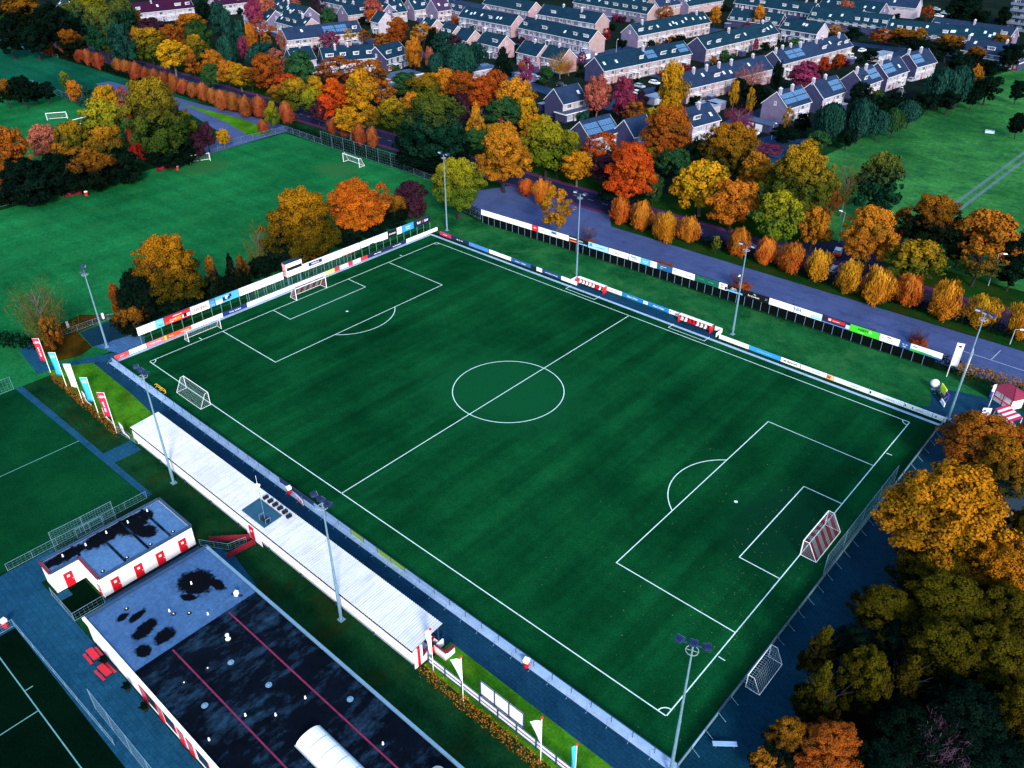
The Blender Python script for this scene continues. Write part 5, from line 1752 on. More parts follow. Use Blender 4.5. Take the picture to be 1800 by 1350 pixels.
# left facade: red doors and windows
_m = MB()
_m.box(-.55, -.07, 0, .55, 0, 2.3, 0)
_m.box(-.35, -.085, 1.2, .35, -.072, 2.0, 1)
CDOOR = _m.mesh('door', [M_red, M_glassl])
for x in (12.0, 15.4, 19.5, 21.2, 26.5, 31):
    obj('door', CDOOR, t, (x, .15, 0))
_m = MB()
_m.box(-1.1, -.05, 0, 1.1, 0, 2.2, 0)
_m.box(-1.0, -.06, .1, 1.0, -.052, 2.1, 1)
CWIN = _m.mesh('window', [M_red, M_glass])
for x in (13.8, 17.4, 23.6, 28.8):
    obj('window', CWIN, t, (x, .15, .7))


def red_bench(loc, rz, label):
    """long red picnic bench: table top with two seat planks on trestles"""
    t = thing('picnic_bench', label, 'bench', loc, rz, 'red benches by the clubhouse')
    for y, z, w in ((0, .74, .7), (-.62, .45, .26), (.62, .45, .26)):
        m = MB()
        n = 4 if w > .5 else 2
        for i in range(n):
            m.box(-.95, y - w / 2 + i * w / n, z, .95, y - w / 2 + (i + 1) * w / n - .012, z + .05)
        o = obj('table_top' if w > .5 else 'seat', m.mesh('table_top' if w > .5 else 'seat', [M_red]), t)
        o['kind'] = 'stuff'
    for x in (-.65, .65):
        m = MB()
        m.beam((x, -.75, .42), (x, .75, .42), .06)
        m.beam((x, -.62, 0), (x, -.25, .72), .06)
        m.beam((x, .62, 0), (x, .25, .72), .06)
        o = obj('trestle', m.mesh('trestle', [M_black]), t)
        o['kind'] = 'stuff'


red_bench((54.2, -35.5, 0), 0, 'red picnic bench against the clubhouse, nearer the white changing block')
red_bench((57.2, -35.65, 0), .06, 'red picnic bench against the clubhouse, nearer the red doors')
for x in (60.9, 64.6, 55.8):
    tp = thing('potted_plant', None, 'plant', (x, -35.1, 0), 0, 'potted plants by the clubhouse wall')
    tp['label'] = {60.9: 'small potted plant between the first two red clubhouse doors', 64.6: 'small potted plant at the third red clubhouse door', 55.8: 'small potted plant between the two red benches'}[x]
    m = MB()
    m.lathe([(.2, 0), (.28, .4), (.26, .42)], 10)
    obj('pot', m.mesh('pot', [M_black]), tp)
    o = obj('foliage', CR_['bush'][0] if 'CR_' in globals() else None, tp, (0, 0, .8), 0, (.42, .42, .45))
    o.material_slots[0].link = 'OBJECT'
    o.material_slots[0].material = SP['dark'][0]

# --- grandstand
SX0, SX1, SYF, SYB, SZF, SZB = 20.7, 81.7, -8.85, -13.4, 3.62, 3.2
t = thing('grandstand', 'long roofed stand with white corrugated roof beside the touchline', 'grandstand', (SX0, SYB, 0))
SL = SX1 - SX0
M_corr = plain('corrugated_roof', (.74, .77, .80), .6, .10, .35, coord='pos', spec=.1)


def corr_mesh(w):
    m = MB()
    n = 24
    d = SYF - SYB
    up, dn = [], []
    k = 6
    prof = []
    for i in range(k):
        x = w * i / k
        prof += [(x, 0), (x + w / k * .62, 0), (x + w / k * .70, .07), (x + w / k * .92, .07)]
    prof.append((w, 0))
    v = []
    for x, z in prof:
        v.append((x, 0, SZB - SZF + z + .0))
        v.append((x, d, z))
    f = [(2 * i, 2 * i + 2, 2 * i + 3, 2 * i + 1) for i in range(len(prof) - 1)]
    mats = []
    for i, q in enumerate(f):
        m.add([v[j] for j in q], [(0, 1, 2, 3)], 1 if i % 4 in (1, 3) else 0)
    return m.mesh('roof_sheet', [M_corr, plain('corrugation_groove', (.34, .36, .40), .6, .3, .4)])


NSH = 30
_nt = M_corr.node_tree
_b = _nt.nodes['Principled BSDF']
_src = _b.inputs['Base Color'].links[0].from_socket
_mx = _mix(_nt, _src, _ramp(_nt, _noise(_nt, 1.0, 6, .72, 'pos', (2.6, .22, 1)), [(.34, (.62, .62, .66)), (.52, (1, 1, 1))]), .75, 'MULTIPLY')
_mx = _mix(_nt, _mx, _ramp(_nt, _noise(_nt, .09, 5, .6), [(.36, (.80, .82, .86)), (.6, (1, 1, 1))]), .8, 'MULTIPLY')
_nt.links.new(_mx, _b.inputs['Base Color'])
CS = corr_mesh(SL / NSH)
for i in range(NSH):
    obj('roof_sheet', CS, t, (i * SL / NSH, 0, SZF + rnd.uniform(-.012, .012)))
m = MB()
m.box(0, -.02, SZB - .25, SL, .10, SZB - .02)
obj('gutter', m.mesh('gutter', [M_black]), t)
NP = 26
m = MB()
m.box(0, .14, 1.05, SL / NP - .03, .2, SZB - .1)
for k in range(4):
    m.box(.12 + k * SL / NP / 4, .128, 1.06, .16 + k * SL / NP / 4, .142, SZB - .25)
WP = m.mesh('back_panel', [M_clad])
for i in range(NP):
    obj('back_panel', WP, t, (i * SL / NP, 0, 0))
m = MB()
m.beam((0, .3, 0), (0, .3, SZB - .1), .12)
PST = m.mesh('post', [M_steeld])
m = MB()
m.beam((0, 4.0, 0), (0, 4.0, SZF - .1), .1)
PSF = m.mesh('post', [M_steeld])
for i in range(10):
    obj('post', PST, t, (.2 + i * (SL - .4) / 9, 0, 0))
    obj('post', PSF, t, (.2 + i * (SL - .4) / 9, 0, 0))
for k in range(4):
    m = MB()
    m.box(.3, .5 + .85 * k, 0, SL - .3, 1.35 + .85 * k, 1.35 - .33 * k)
    obj('terrace_step', m.mesh('terrace_step', [M_redd if k % 2 else M_grey]), t)
m = MB()
m.box(.2, 3.95, 0, SL - .2, 4.07, .95)
obj('front_wall', m.mesh('front_wall', [M_wall]), t)
for x in (.05, SL - .2):
    m = MB()
    m.box(x, .3, 0, x + .15, .75, 2.9, 0)
    m.box(x, .75, 0, x + .15, 1.15, 2.9, 1)
    m.box(x, 1.15, 0, x + .15, 1.5, 2.9, 0)
    m.box(x, 1.5, 0, x + .15, 4.6, 1.05, 0)
    m.box(x - .01, 2.6, 0, x + .16, 3.2, 1.06, 1)
    m.beam((x + .07, 1.5, 1.05), (x + .07, 3.3, 2.6), .3, .1, 2)
    obj('end_wall', m.mesh('end_wall', [M_white, M_red, M_redd]), t)
# shelter corner beyond the right end
m = MB()
m.box(SL + .02, 3.2, 0, SL + 1.6, 3.4, 1.05, 0)
m.box(SL + 1.4, 3.4, 0, SL + 1.6, 4.7, 1.05, 0)
m.box(SL - .1, 3.3, 1.05, SL + 1.6, 3.5, 1.2, 1)
m.box(SL + 1.3, 3.5, 1.05, SL + 1.7, 4.7, 1.2, 1)
obj('corner_parapet', m.mesh('corner_parapet', [M_white, M_redd]), t)
m = MB()
m.box(51.4 - SX0 - .5, .04, .35, 51.4 - SX0 + .5, .1, 2.35, 0)
m.box(51.4 - SX0 - .15, .02, 1.5, 51.4 - SX0 + .15, .038, 1.8, 1)
obj('door', m.mesh('door', [M_red, M_white]), t)
m = MB()
m.box(50.2 - SX0, .105, .05, 53.4 - SX0, .135, 1.05)
obj('lower_panel', m.mesh('lower_panel', [M_clad]), t)
# camera deck let into the roof
m = MB()
sl = (SZF - SZB) / (SYF - SYB)
x0, x1, y0, y1 = 49.0 - SX0, 54.0 - SX0, .55, 3.25
m.add([(x0, y0, SZB + y0 * sl + .09), (x1, y0, SZB + y0 * sl + .09), (x1, y1, SZB + y1 * sl + .09), (x0, y1, SZB + y1 * sl + .09),
       (x0, y0, SZB + y0 * sl + .16), (x1, y0, SZB + y0 * sl + .16), (x1, y1, SZB + y1 * sl + .16), (x0, y1, SZB + y1 * sl + .16)],
      [(0, 3, 2, 1), (4, 5, 6, 7), (0, 1, 5, 4), (1, 2, 6, 5), (2, 3, 7, 6), (3, 0, 4, 7)])
obj('roof_deck', m.mesh('roof_deck', [plain('deck_teal', (.008, .06, .11), .5, .2, .6)]), t)
m = MB()
m.box(-.6, -.3, .12, .6, .3, .34, 1)
for x in (-.7, .7):
    for y in (-.35, .35):
        m.tube((x, y, 0), (x, y, .75), .03, .03, 5)
    m.beam((x, -.35, .75), (x, .35, .75), .05)
m.tube((0, 0, .3), (0, 0, 5.2), .035, .02, 5)
m.tube((-.5, 0, 4.6), (.5, 0, 4.6), .015, .015, 4)
tag(obj('radio_mast', m.mesh('radio_mast', [M_steel, M_black]), None, (53.0, -12.0, 3.42)), 'aerial mast in a small steel frame on the stand roof deck', 'antenna')
for i in range(6):
    m = MB()
    m.box(-.2, -.35, 0, .2, .35, .3, 0)
    m.box(-.12, -.42, .3, .12, -.1, .42, 0)
    m.box(-.22, .1, .02, .22, .3, .34, 0)
    o = tag(obj('roof_light', m.mesh('roof_light', [M_black]), None, (49.6 + i * 1.05, -9.55 - (.0 if i < 5 else .15), SZF - .02)), '%s black box light from the left along the stand roof deck' % ordn(i).capitalize() if False else '%s from the left of six black box lights on the stand roof' % ordn(i), 'light', 'black box lights on the stand roof')
m = MB()
m.lathe([(.06, 0), (.06, .5)], 8)
m.tube((-.25, 0, .62), (.25, 0, .62), .16, .26, 10)
m.tube((0, 0, .5), (0, 0, 2.2), .025, .02, 5)
tag(obj('loudspeaker', m.mesh('loudspeaker', [M_white]), None, (47.2, -9.1, SZF + .0)), 'white horn loudspeaker at the front edge of the stand roof', 'loudspeaker')
# red low fences to the stand door
for i, (p, q) in enumerate((((47.6, -17.2), (51.0, -13.6)), ((51.9, -17.4), (52.2, -13.6)))):
    t2 = thing('board_fence', ('dark red low board fence left of the path to the stand door', 'dark red low board fence right of the path to the stand door')[i], 'fence', (*p, 0), 0, 'dark red path fences')
    d = Vector((*q, 0)) - Vector((*p, 0))
    for k in range(3):
        m = MB()
        m.beam((0, 0, .25 + .3 * k), (d.x, d.y, .25 + .3 * k), .04, .26)
        obj('board', m.mesh('board', [M_redd]), t2)
    for k in range(4):
        m = MB()
        m.beam((d.x * k / 3, d.y * k / 3, 0), (d.x * k / 3, d.y * k / 3, 1.05), .09)
        obj('post', m.mesh('post', [M_redd]), t2)

# ================================================================== LETTERING
_tm = {}


def lettering(par, s, h, loc, colr, rz=0.0, w=None, flipx=False, upright=True):
    """raised flat lettering that reads from the front of a board (front = local -y)"""
    k = (s, colr)
    if k not in _tm:
        cu = bpy.data.curves.new('lettering', 'FONT')
        cu.body = s
        cu.size = 1.0
        cu.align_x = 'CENTER'
        cu.align_y = 'CENTER'
        cu.extrude = .01
        cu.resolution_u = 2
        cu.offset = .012
        tmp = bpy.data.objects.new('lettering', cu)
        me = bpy.data.meshes.new_from_object(tmp)
        me.materials.clear()
        me.materials.append(C(colr))
        bpy.data.objects.remove(tmp)
        _tm[k] = me
    o = bpy.data.objects.new('lettering', _tm[k])
    COL.objects.link(o)
    o.parent = par
    wid = max(.3, .56 * len(s)) * h
    sx = h
    if w is not None and wid > w:
        sx = h * w / wid
    o.location = loc
    o.rotation_euler = (math.pi / 2, 0, rz) if upright else (0, 0, rz)
    o.scale = (-sx if flipx else sx, h, h)
    return o


# ================================================================== BILLBOARDS AND PERIMETER BOARDS
def on_line(px, pts, z):
    """walk along a line on the ground until the point at height z stands at image column px"""
    lo, hi = 0.0, 1.0
    segs = list(zip(pts[:-1], pts[1:]))
    Ls = [math.hypot(b[0] - a[0], b[1] - a[1]) for a, b in segs]
    tot = sum(Ls)

    def at(s):
        s *= tot
        for (a, b), l in zip(segs, Ls):
            if s <= l or (a, b) == segs[-1]:
                return (a[0] + (b[0] - a[0]) * s / l, a[1] + (b[1] - a[1]) * s / l)
            s -= l
    lo, hi = -.03, 1.03
    for _ in range(40):
        mid = (lo + hi) / 2
        q = at(mid)
        if PJ((q[0], q[1], z))[0] < px:
            lo = mid
        else:
            hi = mid
    return at(lo)


def board(p, q, z0, z1, colr, label, texts=(), rects=(), th=.06, name='advertising_board', cat='billboard', group=None, face=None):
    """flat board from p to q (left to right as one reads it), facing right of p->q"""
    d = Vector((q[0] - p[0], q[1] - p[1], 0))
    Ln = d.length
    t = thing(name, label, cat, (p[0], p[1], 0), math.atan2(d.y, d.x), group)
    m = MB()
    m.box(.02, 0, z0, Ln - .02, th, z1)
    obj('panel', m.mesh('panel', [C(colr)]), t)
    hgt = z1 - z0
    for i, (x0, x1, a, b_, c) in enumerate(rects):
        m = MB()
        m.box(x0 * Ln, -.008 - .004 * i, z0 + a * hgt, x1 * Ln, 0.002, z0 + b_ * hgt)
        obj('print', m.mesh('print', [C(c)]), t)
    for s, c, x, zc, h in texts:
        lettering(t, s, h * hgt, (x * Ln, -.03, z0 + zc * hgt), c, w=Ln * .92 if len(texts) == 1 and not rects else Ln * .6)
    return t


far_line = [(-.2, 84.3), (25, 85.6), (42.8, 86.4), (72, 87.3), (102.3, 87.6), (106, 87.7)]
WH = '#f2f4f8'
FB = [
    (845.6, 874.5, WH, 'blank white billboard at the left end of the roadside row', (), ()),
    (874.7, 904.5, WH, 'blank white billboard, second from the left of the roadside row', (), ()),
    (904.7, 934.9, WH, 'blank white billboard touching the small red one', (), ()),
    (935, 946, '#e0182c', 'small red roadside billboard below the golden car park tree', (('zlto', WH, .5, .62, .42), ('..', WH, .5, .22, .2)), ()),
    (946.2, 966.8, WH, 'white roadside billboard with an orange swoosh', (), ((.28, .42, .45, .62, '#e8722c'), (.38, .66, .5, .6, '#e8722c'))),
    (967.5, 1000, WH, 'white roadside billboard with a small blue logo at top left', (), ((.05, .34, .45, .92, '#6a8fb4'), (.09, .30, .55, .82, '#2b5a86'))),
    (1000.2, 1034, '#101318', 'black roadside billboard with white, orange and blue print', (('GEERTS', WH, .6, .6, .3),), ((.03, .4, .62, .8, WH), (.03, .42, .12, .38, '#e8623a'), (.46, .97, .08, .3, '#63b4e0'))),
    (1034.4, 1069, '#9cd0f0', 'pale blue roadside billboard with a round dark logo', (('www.autobedrijf', '#2a5a86', .62, .5, .22),), ((.06, .2, .35, .85, '#5a86b4'),)),
    (1070, 1105, WH, 'white roadside billboard with red block lettering', (('IT & C', '#c8203a', .38, .5, .5),), ((.3, .7, .3, .34, '#c8203a'), (.72, .95, .5, .62, '#7ac0d0'))),
    (1106.5, 1143, '#bfe4f4', 'roadside billboard, white with a teal arc and a blue half', (('Zwembad', WH, .78, .6, .25), ('Sportpark', WH, .78, .3, .2)), ((.0, .52, 0, 1, WH), (.08, .36, .55, .8, '#2aa0b4'), (.2, .4, .3, .5, '#6cc8d8'), (.56, 1, 0, 1, '#49b0dd'))),
    (1143.5, 1155, WH, 'narrow blank white billboard between two blue ones', (), ((.3, .7, .55, .7, '#d8d0dc'),)),
    (1155.4, 1182, '#1a5c8c', 'dark blue roadside billboard with two lines of small print', (('Installatie techniek', WH, .42, .62, .2), ('advies', WH, .3, .35, .2)), ()),
    (1182.5, 1221.7, WH, 'white roadside billboard with dark script at its right', (('Bob Hof', '#3a3f48', .74, .4, .3),), ((.06, .16, .5, .75, '#8cc8a8'),)),
    (1222, 1264, '#0f5a4c', 'dark green roadside billboard with light green words', (('Greenery', '#4fae4a', .26, .6, .28), ('Bedrijven', '#4aa0a0', .68, .5, .26)), ()),
    (1264.5, 1279, WH, 'narrow white billboard with a small orange mark', (), ((.2, .55, .6, .75, '#5a5f68'), (.25, .5, .2, .45, '#e8843c'), (.72, .98, .1, .6, '#16324c'))),
    (1279.3, 1306.7, '#0b0f16', 'black roadside billboard with a pale blue lower stripe', (('Slagerij', WH, .42, .72, .26), ('Partyservice', WH, .42, .48, .22)), ((.0, 1, .05, .28, '#6cb8e8'),)),
    (1307, 1352.5, '#07090d', 'black roadside billboard with white café lettering', (('Da', WH, .45, .75, .28), ('De Zoutkeet', WH, .42, .38, .34), ('27', '#8898b8', .9, .5, .4)), ()),
    (1353, 1396.7, WH, 'white roadside billboard with a small dark tick', (('\\', '#2a3a44', .68, .45, .5),), ()),
    (1397.4, 1445.8, WH, 'white roadside billboard with the blue HH monogram', (('HH', '#1c7ab0', .12, .55, .75), ('Hoogendoorn', '#9ab4c8', .42, .65, .2), ('Hypotheken', '#9ab4c8', .42, .4, .2)), ((.62, .98, .05, .5, '#8cd0e8'), (.7, .92, .3, .7, '#b4e0f0'))),
    (1446.2, 1495, '#1b2440', 'navy roadside billboard with a red name bar', (('Autobedrijf', WH, .5, .62, .2),), ((.2, .82, .42, .88, '#d2202c'), (.24, .32, .5, .8, WH), (.0, 1, .0, .14, '#5a86c8'), (.86, 1, .14, .7, '#c8d8f0'))),
    (1495.4, 1546.8, '#3fcf2c', 'bright green roadside billboard reading FORTY', (('FOBTY', '#0a1a08', .46, .6, .46), ('O', WH, .70, .62, .5)), ((.28, .5, .12, .3, '#7ae060'),)),
    (1547.4, 1582.7, WH, 'white roadside billboard with a small red banner logo', (('www.schilders.nl', '#3a8c9c', .55, .42, .18), ('Verhuur', '#5a7ac0', .5, .2, .16)), ((.38, .56, .7, .86, '#c81e3c'), (.1, .3, .5, .62, '#9aa4b0'))),
    (1583, 1601.6, '#1c4c8c', 'small navy billboard with white flowing lines', (('~ ~', WH, .5, .6, .6), ('aqua', WH, .5, .3, .25)), ()),
    (1602, 1658.5, WH, 'white roadside billboard with a green-blue lower band, right end of the row', (('Edelz', '#4a4f58', .14, .72, .3), ('sport verzorging', '#9ab8a8', .6, .55, .16)), ((.0, .5, .0, .34, '#2fae4c'), (.4, 1, .0, .22, '#1c6ca8'), (.3, .7, .02, .28, '#1c8c64'))),
]
for a, c, colr, lb, tx, rc in FB:
    p, q = on_line(a, far_line, 3.3), on_line(c, far_line, 3.3)
    board(p, q, 2.0, 3.3, colr, lb, tx, rc, group='billboards along the car park')
t = thing('billboard_frame', 'steel frame on many posts under the roadside billboards', 'frame', (0, 0, 0))
m = MB()
m.beam((0, 0, 0), (0, 0, 3.34), .07)
BP = m.mesh('post', [M_steel])
for a, c in zip(far_line[:-1], far_line[1:]):
    n = max(1, round(math.hypot(c[0] - a[0], c[1] - a[1]) / 1.75))
    if c[0] > 105:
        continue
    for i in range(n):
        obj('post', BP, t, (a[0] + (c[0] - a[0]) * i / n, a[1] + (c[1] - a[1]) * i / n + .12, 0))
for z in (1.94, 3.36):
    for a, c in zip(far_line[:-1], far_line[1:]):
        m = MB()
        m.beam((a[0], a[1] + .1, z), (c[0], c[1] + .1, z), .06)
        obj('rail', m.mesh('rail', [M_black]), t)
m = MB()
m.box(.03, .3, .04, 1.72, .33, 1.92)
SCP = m.mesh('screen_panel', [flat('black_screen', (.003, .005, .006), .9, 0.0)])
for a, c in zip(far_line[:-2], far_line[1:-1]):
    n = max(1, round(math.hypot(c[0] - a[0], c[1] - a[1]) / 1.75))
    for i in range(n):
        obj('screen_panel', SCP, t, (a[0] + (c[0] - a[0]) * i / n, a[1] + (c[1] - a[1]) * i / n, 0), math.atan2(c[1] - a[1], c[0] - a[0]))


# dark clipped hedge behind the billboards


def hedge(label, pts, h, w, sp, name='hedge', group=None, dens=1.0, z0=0.0, leaf=.10):
    g = np.random.default_rng(len(label) + int(abs(pts[0][0]) * 7))
    P_, N_, R_ = [], [], []
    for a, c in zip(pts[:-1], pts[1:]):
        L_ = math.hypot(c[0] - a[0], c[1] - a[1])
        n = int(L_ * 90 * dens * (h + w) / 2.6)
        d = np.array([(c[0] - a[0]) / L_, (c[1] - a[1]) / L_])
        s = g.random(n) * L_
        lump = 1 + .12 * np.sin(s * 2.1 + pts[0][0]) + .1 * np.sin(s * 5.3)
        u = g.uniform(-1, 1, n)
        z = g.random(n)
        k = g.integers(0, 3, n)
        u = np.where(k == 0, np.sign(u) * g.uniform(.85, 1.05, n), u) * lump
        z = np.where(k == 1, g.uniform(.88, 1.05, n), z) * lump
        nx = np.stack([-d[1] * np.where(k == 0, np.sign(u), 0), d[0] * np.where(k == 0, np.sign(u), 0), np.where(k == 1, 1.0, .3)], 1) + g.normal(0, .5, (n, 3))
        P_.append(np.stack([a[0] - pts[0][0] + d[0] * s - d[1] * u * w / 2, a[1] - pts[0][1] + d[1] * s + d[0] * u * w / 2, z0 + z * h], 1))
        N_.append(nx)
        R_.append(np.clip(.5 + .25 * np.sin(s * 1.3) + g.normal(0, .2, n), 0, 1))
    P_, N_, R_ = np.concatenate(P_), np.concatenate(N_), np.concatenate(R_)
    me = leaves_to_mesh('hedge', P_, N_, leaf * g.uniform(.6, 1.3, len(P_)), R_, P_[:, 2] / h * 2 - 1)
    me.materials.append(SP[sp][0])
    t = thing(name, label, 'hedge', (pts[0][0], pts[0][1], 0), 0, group)
    obj('foliage', me, t)
    m = MB()
    for a, c in zip(pts[:-1], pts[1:]):
        n = max(2, int(math.hypot(c[0] - a[0], c[1] - a[1]) / 1.2))
        for i in range(n):
            x, y = a[0] + (c[0] - a[0]) * (i + .5) / n - pts[0][0], a[1] + (c[1] - a[1]) * (i + .5) / n - pts[0][1]
            m.tube((x, y, 0), (x, y, z0 + h * .8), .05, .02, 5)
    o = obj('stems', m.mesh('stems', [B_dark]), t)
    o['kind'] = 'stuff'
    return t


def off(pts, dy):
    return [(x, y + dy) for x, y in pts]


hedge('long dark hedge behind the posts of the roadside billboards', off(far_line, 1.1), 2.0, 1.5, 'dark', dens=.8, leaf=.16)
hedge('orange-leaved hedge beyond the roadside billboards at the corner', [(105.8, 88.8), (113, 90), (124, 88.5), (150, 88)], 1.7, 2.0, 'greenorange', dens=.8, leaf=.16)
hedge('rust-orange hedge along the white board fence right of the stand', [(82.5, -12.9), (92, -13.0), (101, -13.0), (112, -13.0)], 1.0, 1.0, 'orange', dens=1.0, leaf=.09)
hedge('brown-orange hedge under the row of banners', [(-7.0, -13.3), (4, -13.6), (17.2, -13.9)], 1.0, 1.0, 'rust', dens=1.0, leaf=.10)
hedge('low dark hedge along the verge behind the pollards', [(24, 108.2), (60, 108.2), (112, 108.6), (150, 108.6)], 1.6, 2.4, 'dark', dens=.5, leaf=.2)
hedge('dark hedge at the far edge of the grass pitch', [(-98.5, 99.6), (-78, 99.4), (-42, 99.2), (-24, 98)], 1.8, 2.6, 'dark', dens=.5, leaf=.2)
hedge('dark bank of scrub under the far pollards', [(-290, 101), (-215, 101.5), (-170, 102)], 1.6, 3, 'dark', dens=.35, leaf=.3)
hedge('dark scrub under the nearer far pollards', [(-168, 102), (-132, 102.5), (-112, 103.5)], 1.4, 2.4, 'dark', dens=.35, leaf=.3)
hedge('dark hedge in front of the car park corner', [(-16, 88.2), (-3, 86.3)], 1.8, 1.4, 'dark', dens=.7, leaf=.16)
for i, (x, y) in enumerate(((1035, 428), (1300, 505), (1615, 603), (1165, 468))):
    p = G(x, y, .4)
    a = (1.9, 2.6, 2.2, 2.6)[i]
    t = thing('ground_shrub', 'low rust-orange shrub bed behind the roadside billboards, %s from the left' % ordn((0, 2, 3, 1)[i]), 'shrub', (p.x, p.y, 0), 0, 'rust shrub beds behind the billboards')
    o = obj('foliage', CR_['bush'][i % 3], t, (0, 0, .45), i, (a, a * .7, .55))
    o.material_slots[0].link = 'OBJECT'
    o.material_slots[0].material = SP['redor'][0]

hedge('black hedge at the left edge behind the crimson banner', [(-40, -22), (-27, -15), (-18.5, -9.6)], 1.6, 2.6, 'dark', dens=.5, leaf=.2)
# --- tall boards behind the left goal
lt = [(-6.2, 1.2), (-6.2, 73.5)]
TB = [
    (239.5, 272, WH, 'blank white tall billboard at the near end of the left goal row', (), ()),
    (272.2, 286.4, '#5cc0e0', 'cyan tall billboard with faint white print', (('Haven', WH, .5, .68, .25), ('bar', '#2a86b4', .55, .3, .35)), ()),
    (287, 333.4, '#c81e30', 'red tall billboard with white words and a portrait photo', (('schilderwerk', WH, .5, .78, .22), ('afwerking', WH, .3, .42, .2), ('totaal', WH, .25, .18, .2)), ((.03, .62, .08, .36, '#e85a34'), (.40, .62, .2, .52, '#f08c2c'), (.66, .97, .12, .5, '#f0e4e0'), (.72, .84, .14, .62, '#1a1014'), (.0, 1, .9, 1, '#8c1420'))),
    (333.6, 366.6, WH, 'white tall billboard with rounded pink-red lettering', (('serges', '#c8455a', .5, .52, .72),), ()),
    (366.8, 376.7, '#3a78b4', 'narrow blue tall billboard', (('>>', '#8cc0e0', .5, .6, .4),), ((.1, .9, .1, .4, '#6aa0d0'),)),
    (377, 418.6, '#4aa8e0', 'bright blue tall billboard with dark photo figures', (), ((.02, .3, .05, .6, '#bfe0f4'), (.30, .46, .2, .7, '#16283c'), (.42, .52, .4, .8, WH), (.5, .62, .25, .6, '#1c2a3c'), (.6, .68, .45, .85, '#0c1828'), (.05, .25, .1, .3, WH))),
    (419, 458.3, WH, 'white tall billboard with a small black word at its left', (('wings', '#2a2430', .14, .45, .25),), ((.1, .16, .58, .7, '#d04050'),)),
    (459, 497, WH, 'white tall billboard with a small dark C', (('C', '#2a4a6c', .16, .5, .4),), ()),
    (530, 541, WH, 'narrow white tall billboard right of the scoreboard', (), ()),
    (541.2, 565.5, WH, 'white tall billboard with the blue Rabobank bar', (('Rabobank', WH, .5, .62, .34),), ((.02, .98, .36, .86, '#16306c'), (.02, .98, .1, .2, '#16306c'))),
    (566, 599.5, WH, 'white tall billboard with a small green 2', (('2', '#3a8c74', .16, .55, .4),), ()),
    (600, 632, WH, 'white tall billboard with pale red print', (('Loodgieters', '#e8a0a8', .6, .5, .3), ('k.', '#c8203a', .18, .45, .3)), ((.02, .98, .0, .06, '#d84050'),)),
    (633, 665.5, WH, 'white tall billboard with a dark strip at its foot', (('~', '#5ab48c', .72, .55, .4),), ((.0, 1, .0, .08, '#1a2a4c'), (.5, .72, .08, .2, '#16203c'))),
    (666, 681, WH, 'white tall billboard with grey square outline', (('[ ]', '#b4c0cc', .3, .5, .4),), ()),
    (681.2, 697, '#10141c', 'black tall billboard with white cursive word', (('breman', WH, .5, .5, .4),), ()),
    (697.4, 706, WH, 'narrow white tall billboard with grey dots', ((':::', '#8c98a8', .5, .5, .4),), ()),
    (706.4, 726.7, '#2f94c8', 'sky-blue tall billboard with two white lines', (('Tandarts', WH, .5, .62, .26), ('Centrum', WH, .5, .32, .24)), ()),
    (727, 755.5, '#0c2038', 'dark navy tall billboard with white and red letters at the far end', (('Bali', WH, .3, .55, .5), ('&', '#d02030', .52, .55, .5), ('Gali', WH, .74, .55, .5)), ()),
]
for a, c, colr, lb, tx, rc in TB:
    p, q = on_line(a, lt, 3.6), on_line(c, lt, 3.6)
    board(p, q, 2.05, 3.6, colr, lb, tx, rc, group='tall billboards behind the left goal')
t = thing('billboard_frame', 'green steel posts carrying the tall billboards behind the left goal', 'frame', (-6.3, 0, 0))
M_gpost = plain('green_post', (.10, .28, .26), .5, .2, 1.2, coord='obj')
m = MB()
m.beam((0, 0, 0), (0, 0, 3.6), .08)
BP2 = m.mesh('post', [M_gpost])
for i in range(36):
    obj('post', BP2, t, (0, 2.0 + i * 2.03, 0))
for z in (2.0, 3.64):
    m = MB()
    m.beam((0, 1.5, z), (0, 73.2, z), .07)
    obj('rail', m.mesh('rail', [M_steeld]), t)
wire_fence('green mesh fence between the tall billboards and the left goal boards', [(-6.55, 24), (-6.55, 50)], 1.9, 2.03, M_gpost, mesh_step=.3)
# scoreboard
p, q = on_line(500.5, lt, 4.6), on_line(529, lt, 4.6)
t = thing('scoreboard', 'boxy white scoreboard with red striped side and black score window', 'scoreboard', (-6.0, p[1], 0), math.pi / 2)
Ln = q[1] - p[1]
m = MB()
m.box(0, 0, 2.2, Ln, 1.2, 5.0, 0)
obj('case', m.mesh('case', [M_white]), t)
m = MB()
m.box(-.05, -.05, 5.0, Ln + .05, 1.3, 5.12)
obj('lid', m.mesh('lid', [M_steeld]), t)
m = MB()
m.box(.05 * Ln, -.03, 3.45, Ln * .97, 0.002, 4.1)
obj('score_window', m.mesh('score_window', [M_black]), t)
for i in range(3):
    m = MB()
    m.box(-.02, .12 + .4 * i, 2.22, .001, .32 + .4 * i, 4.98)
    obj('stripe', m.mesh('stripe', [M_red]), t)
lettering(t, 'C', .5, (.18 * Ln, -.02, 4.55), '#4a5a6c')
for x in (.4, Ln - .4):
    m = MB()
    m.beam((x, .5, 0), (x, .5, 2.2), .14)
    obj('leg', m.mesh('leg', [M_steel]), t)

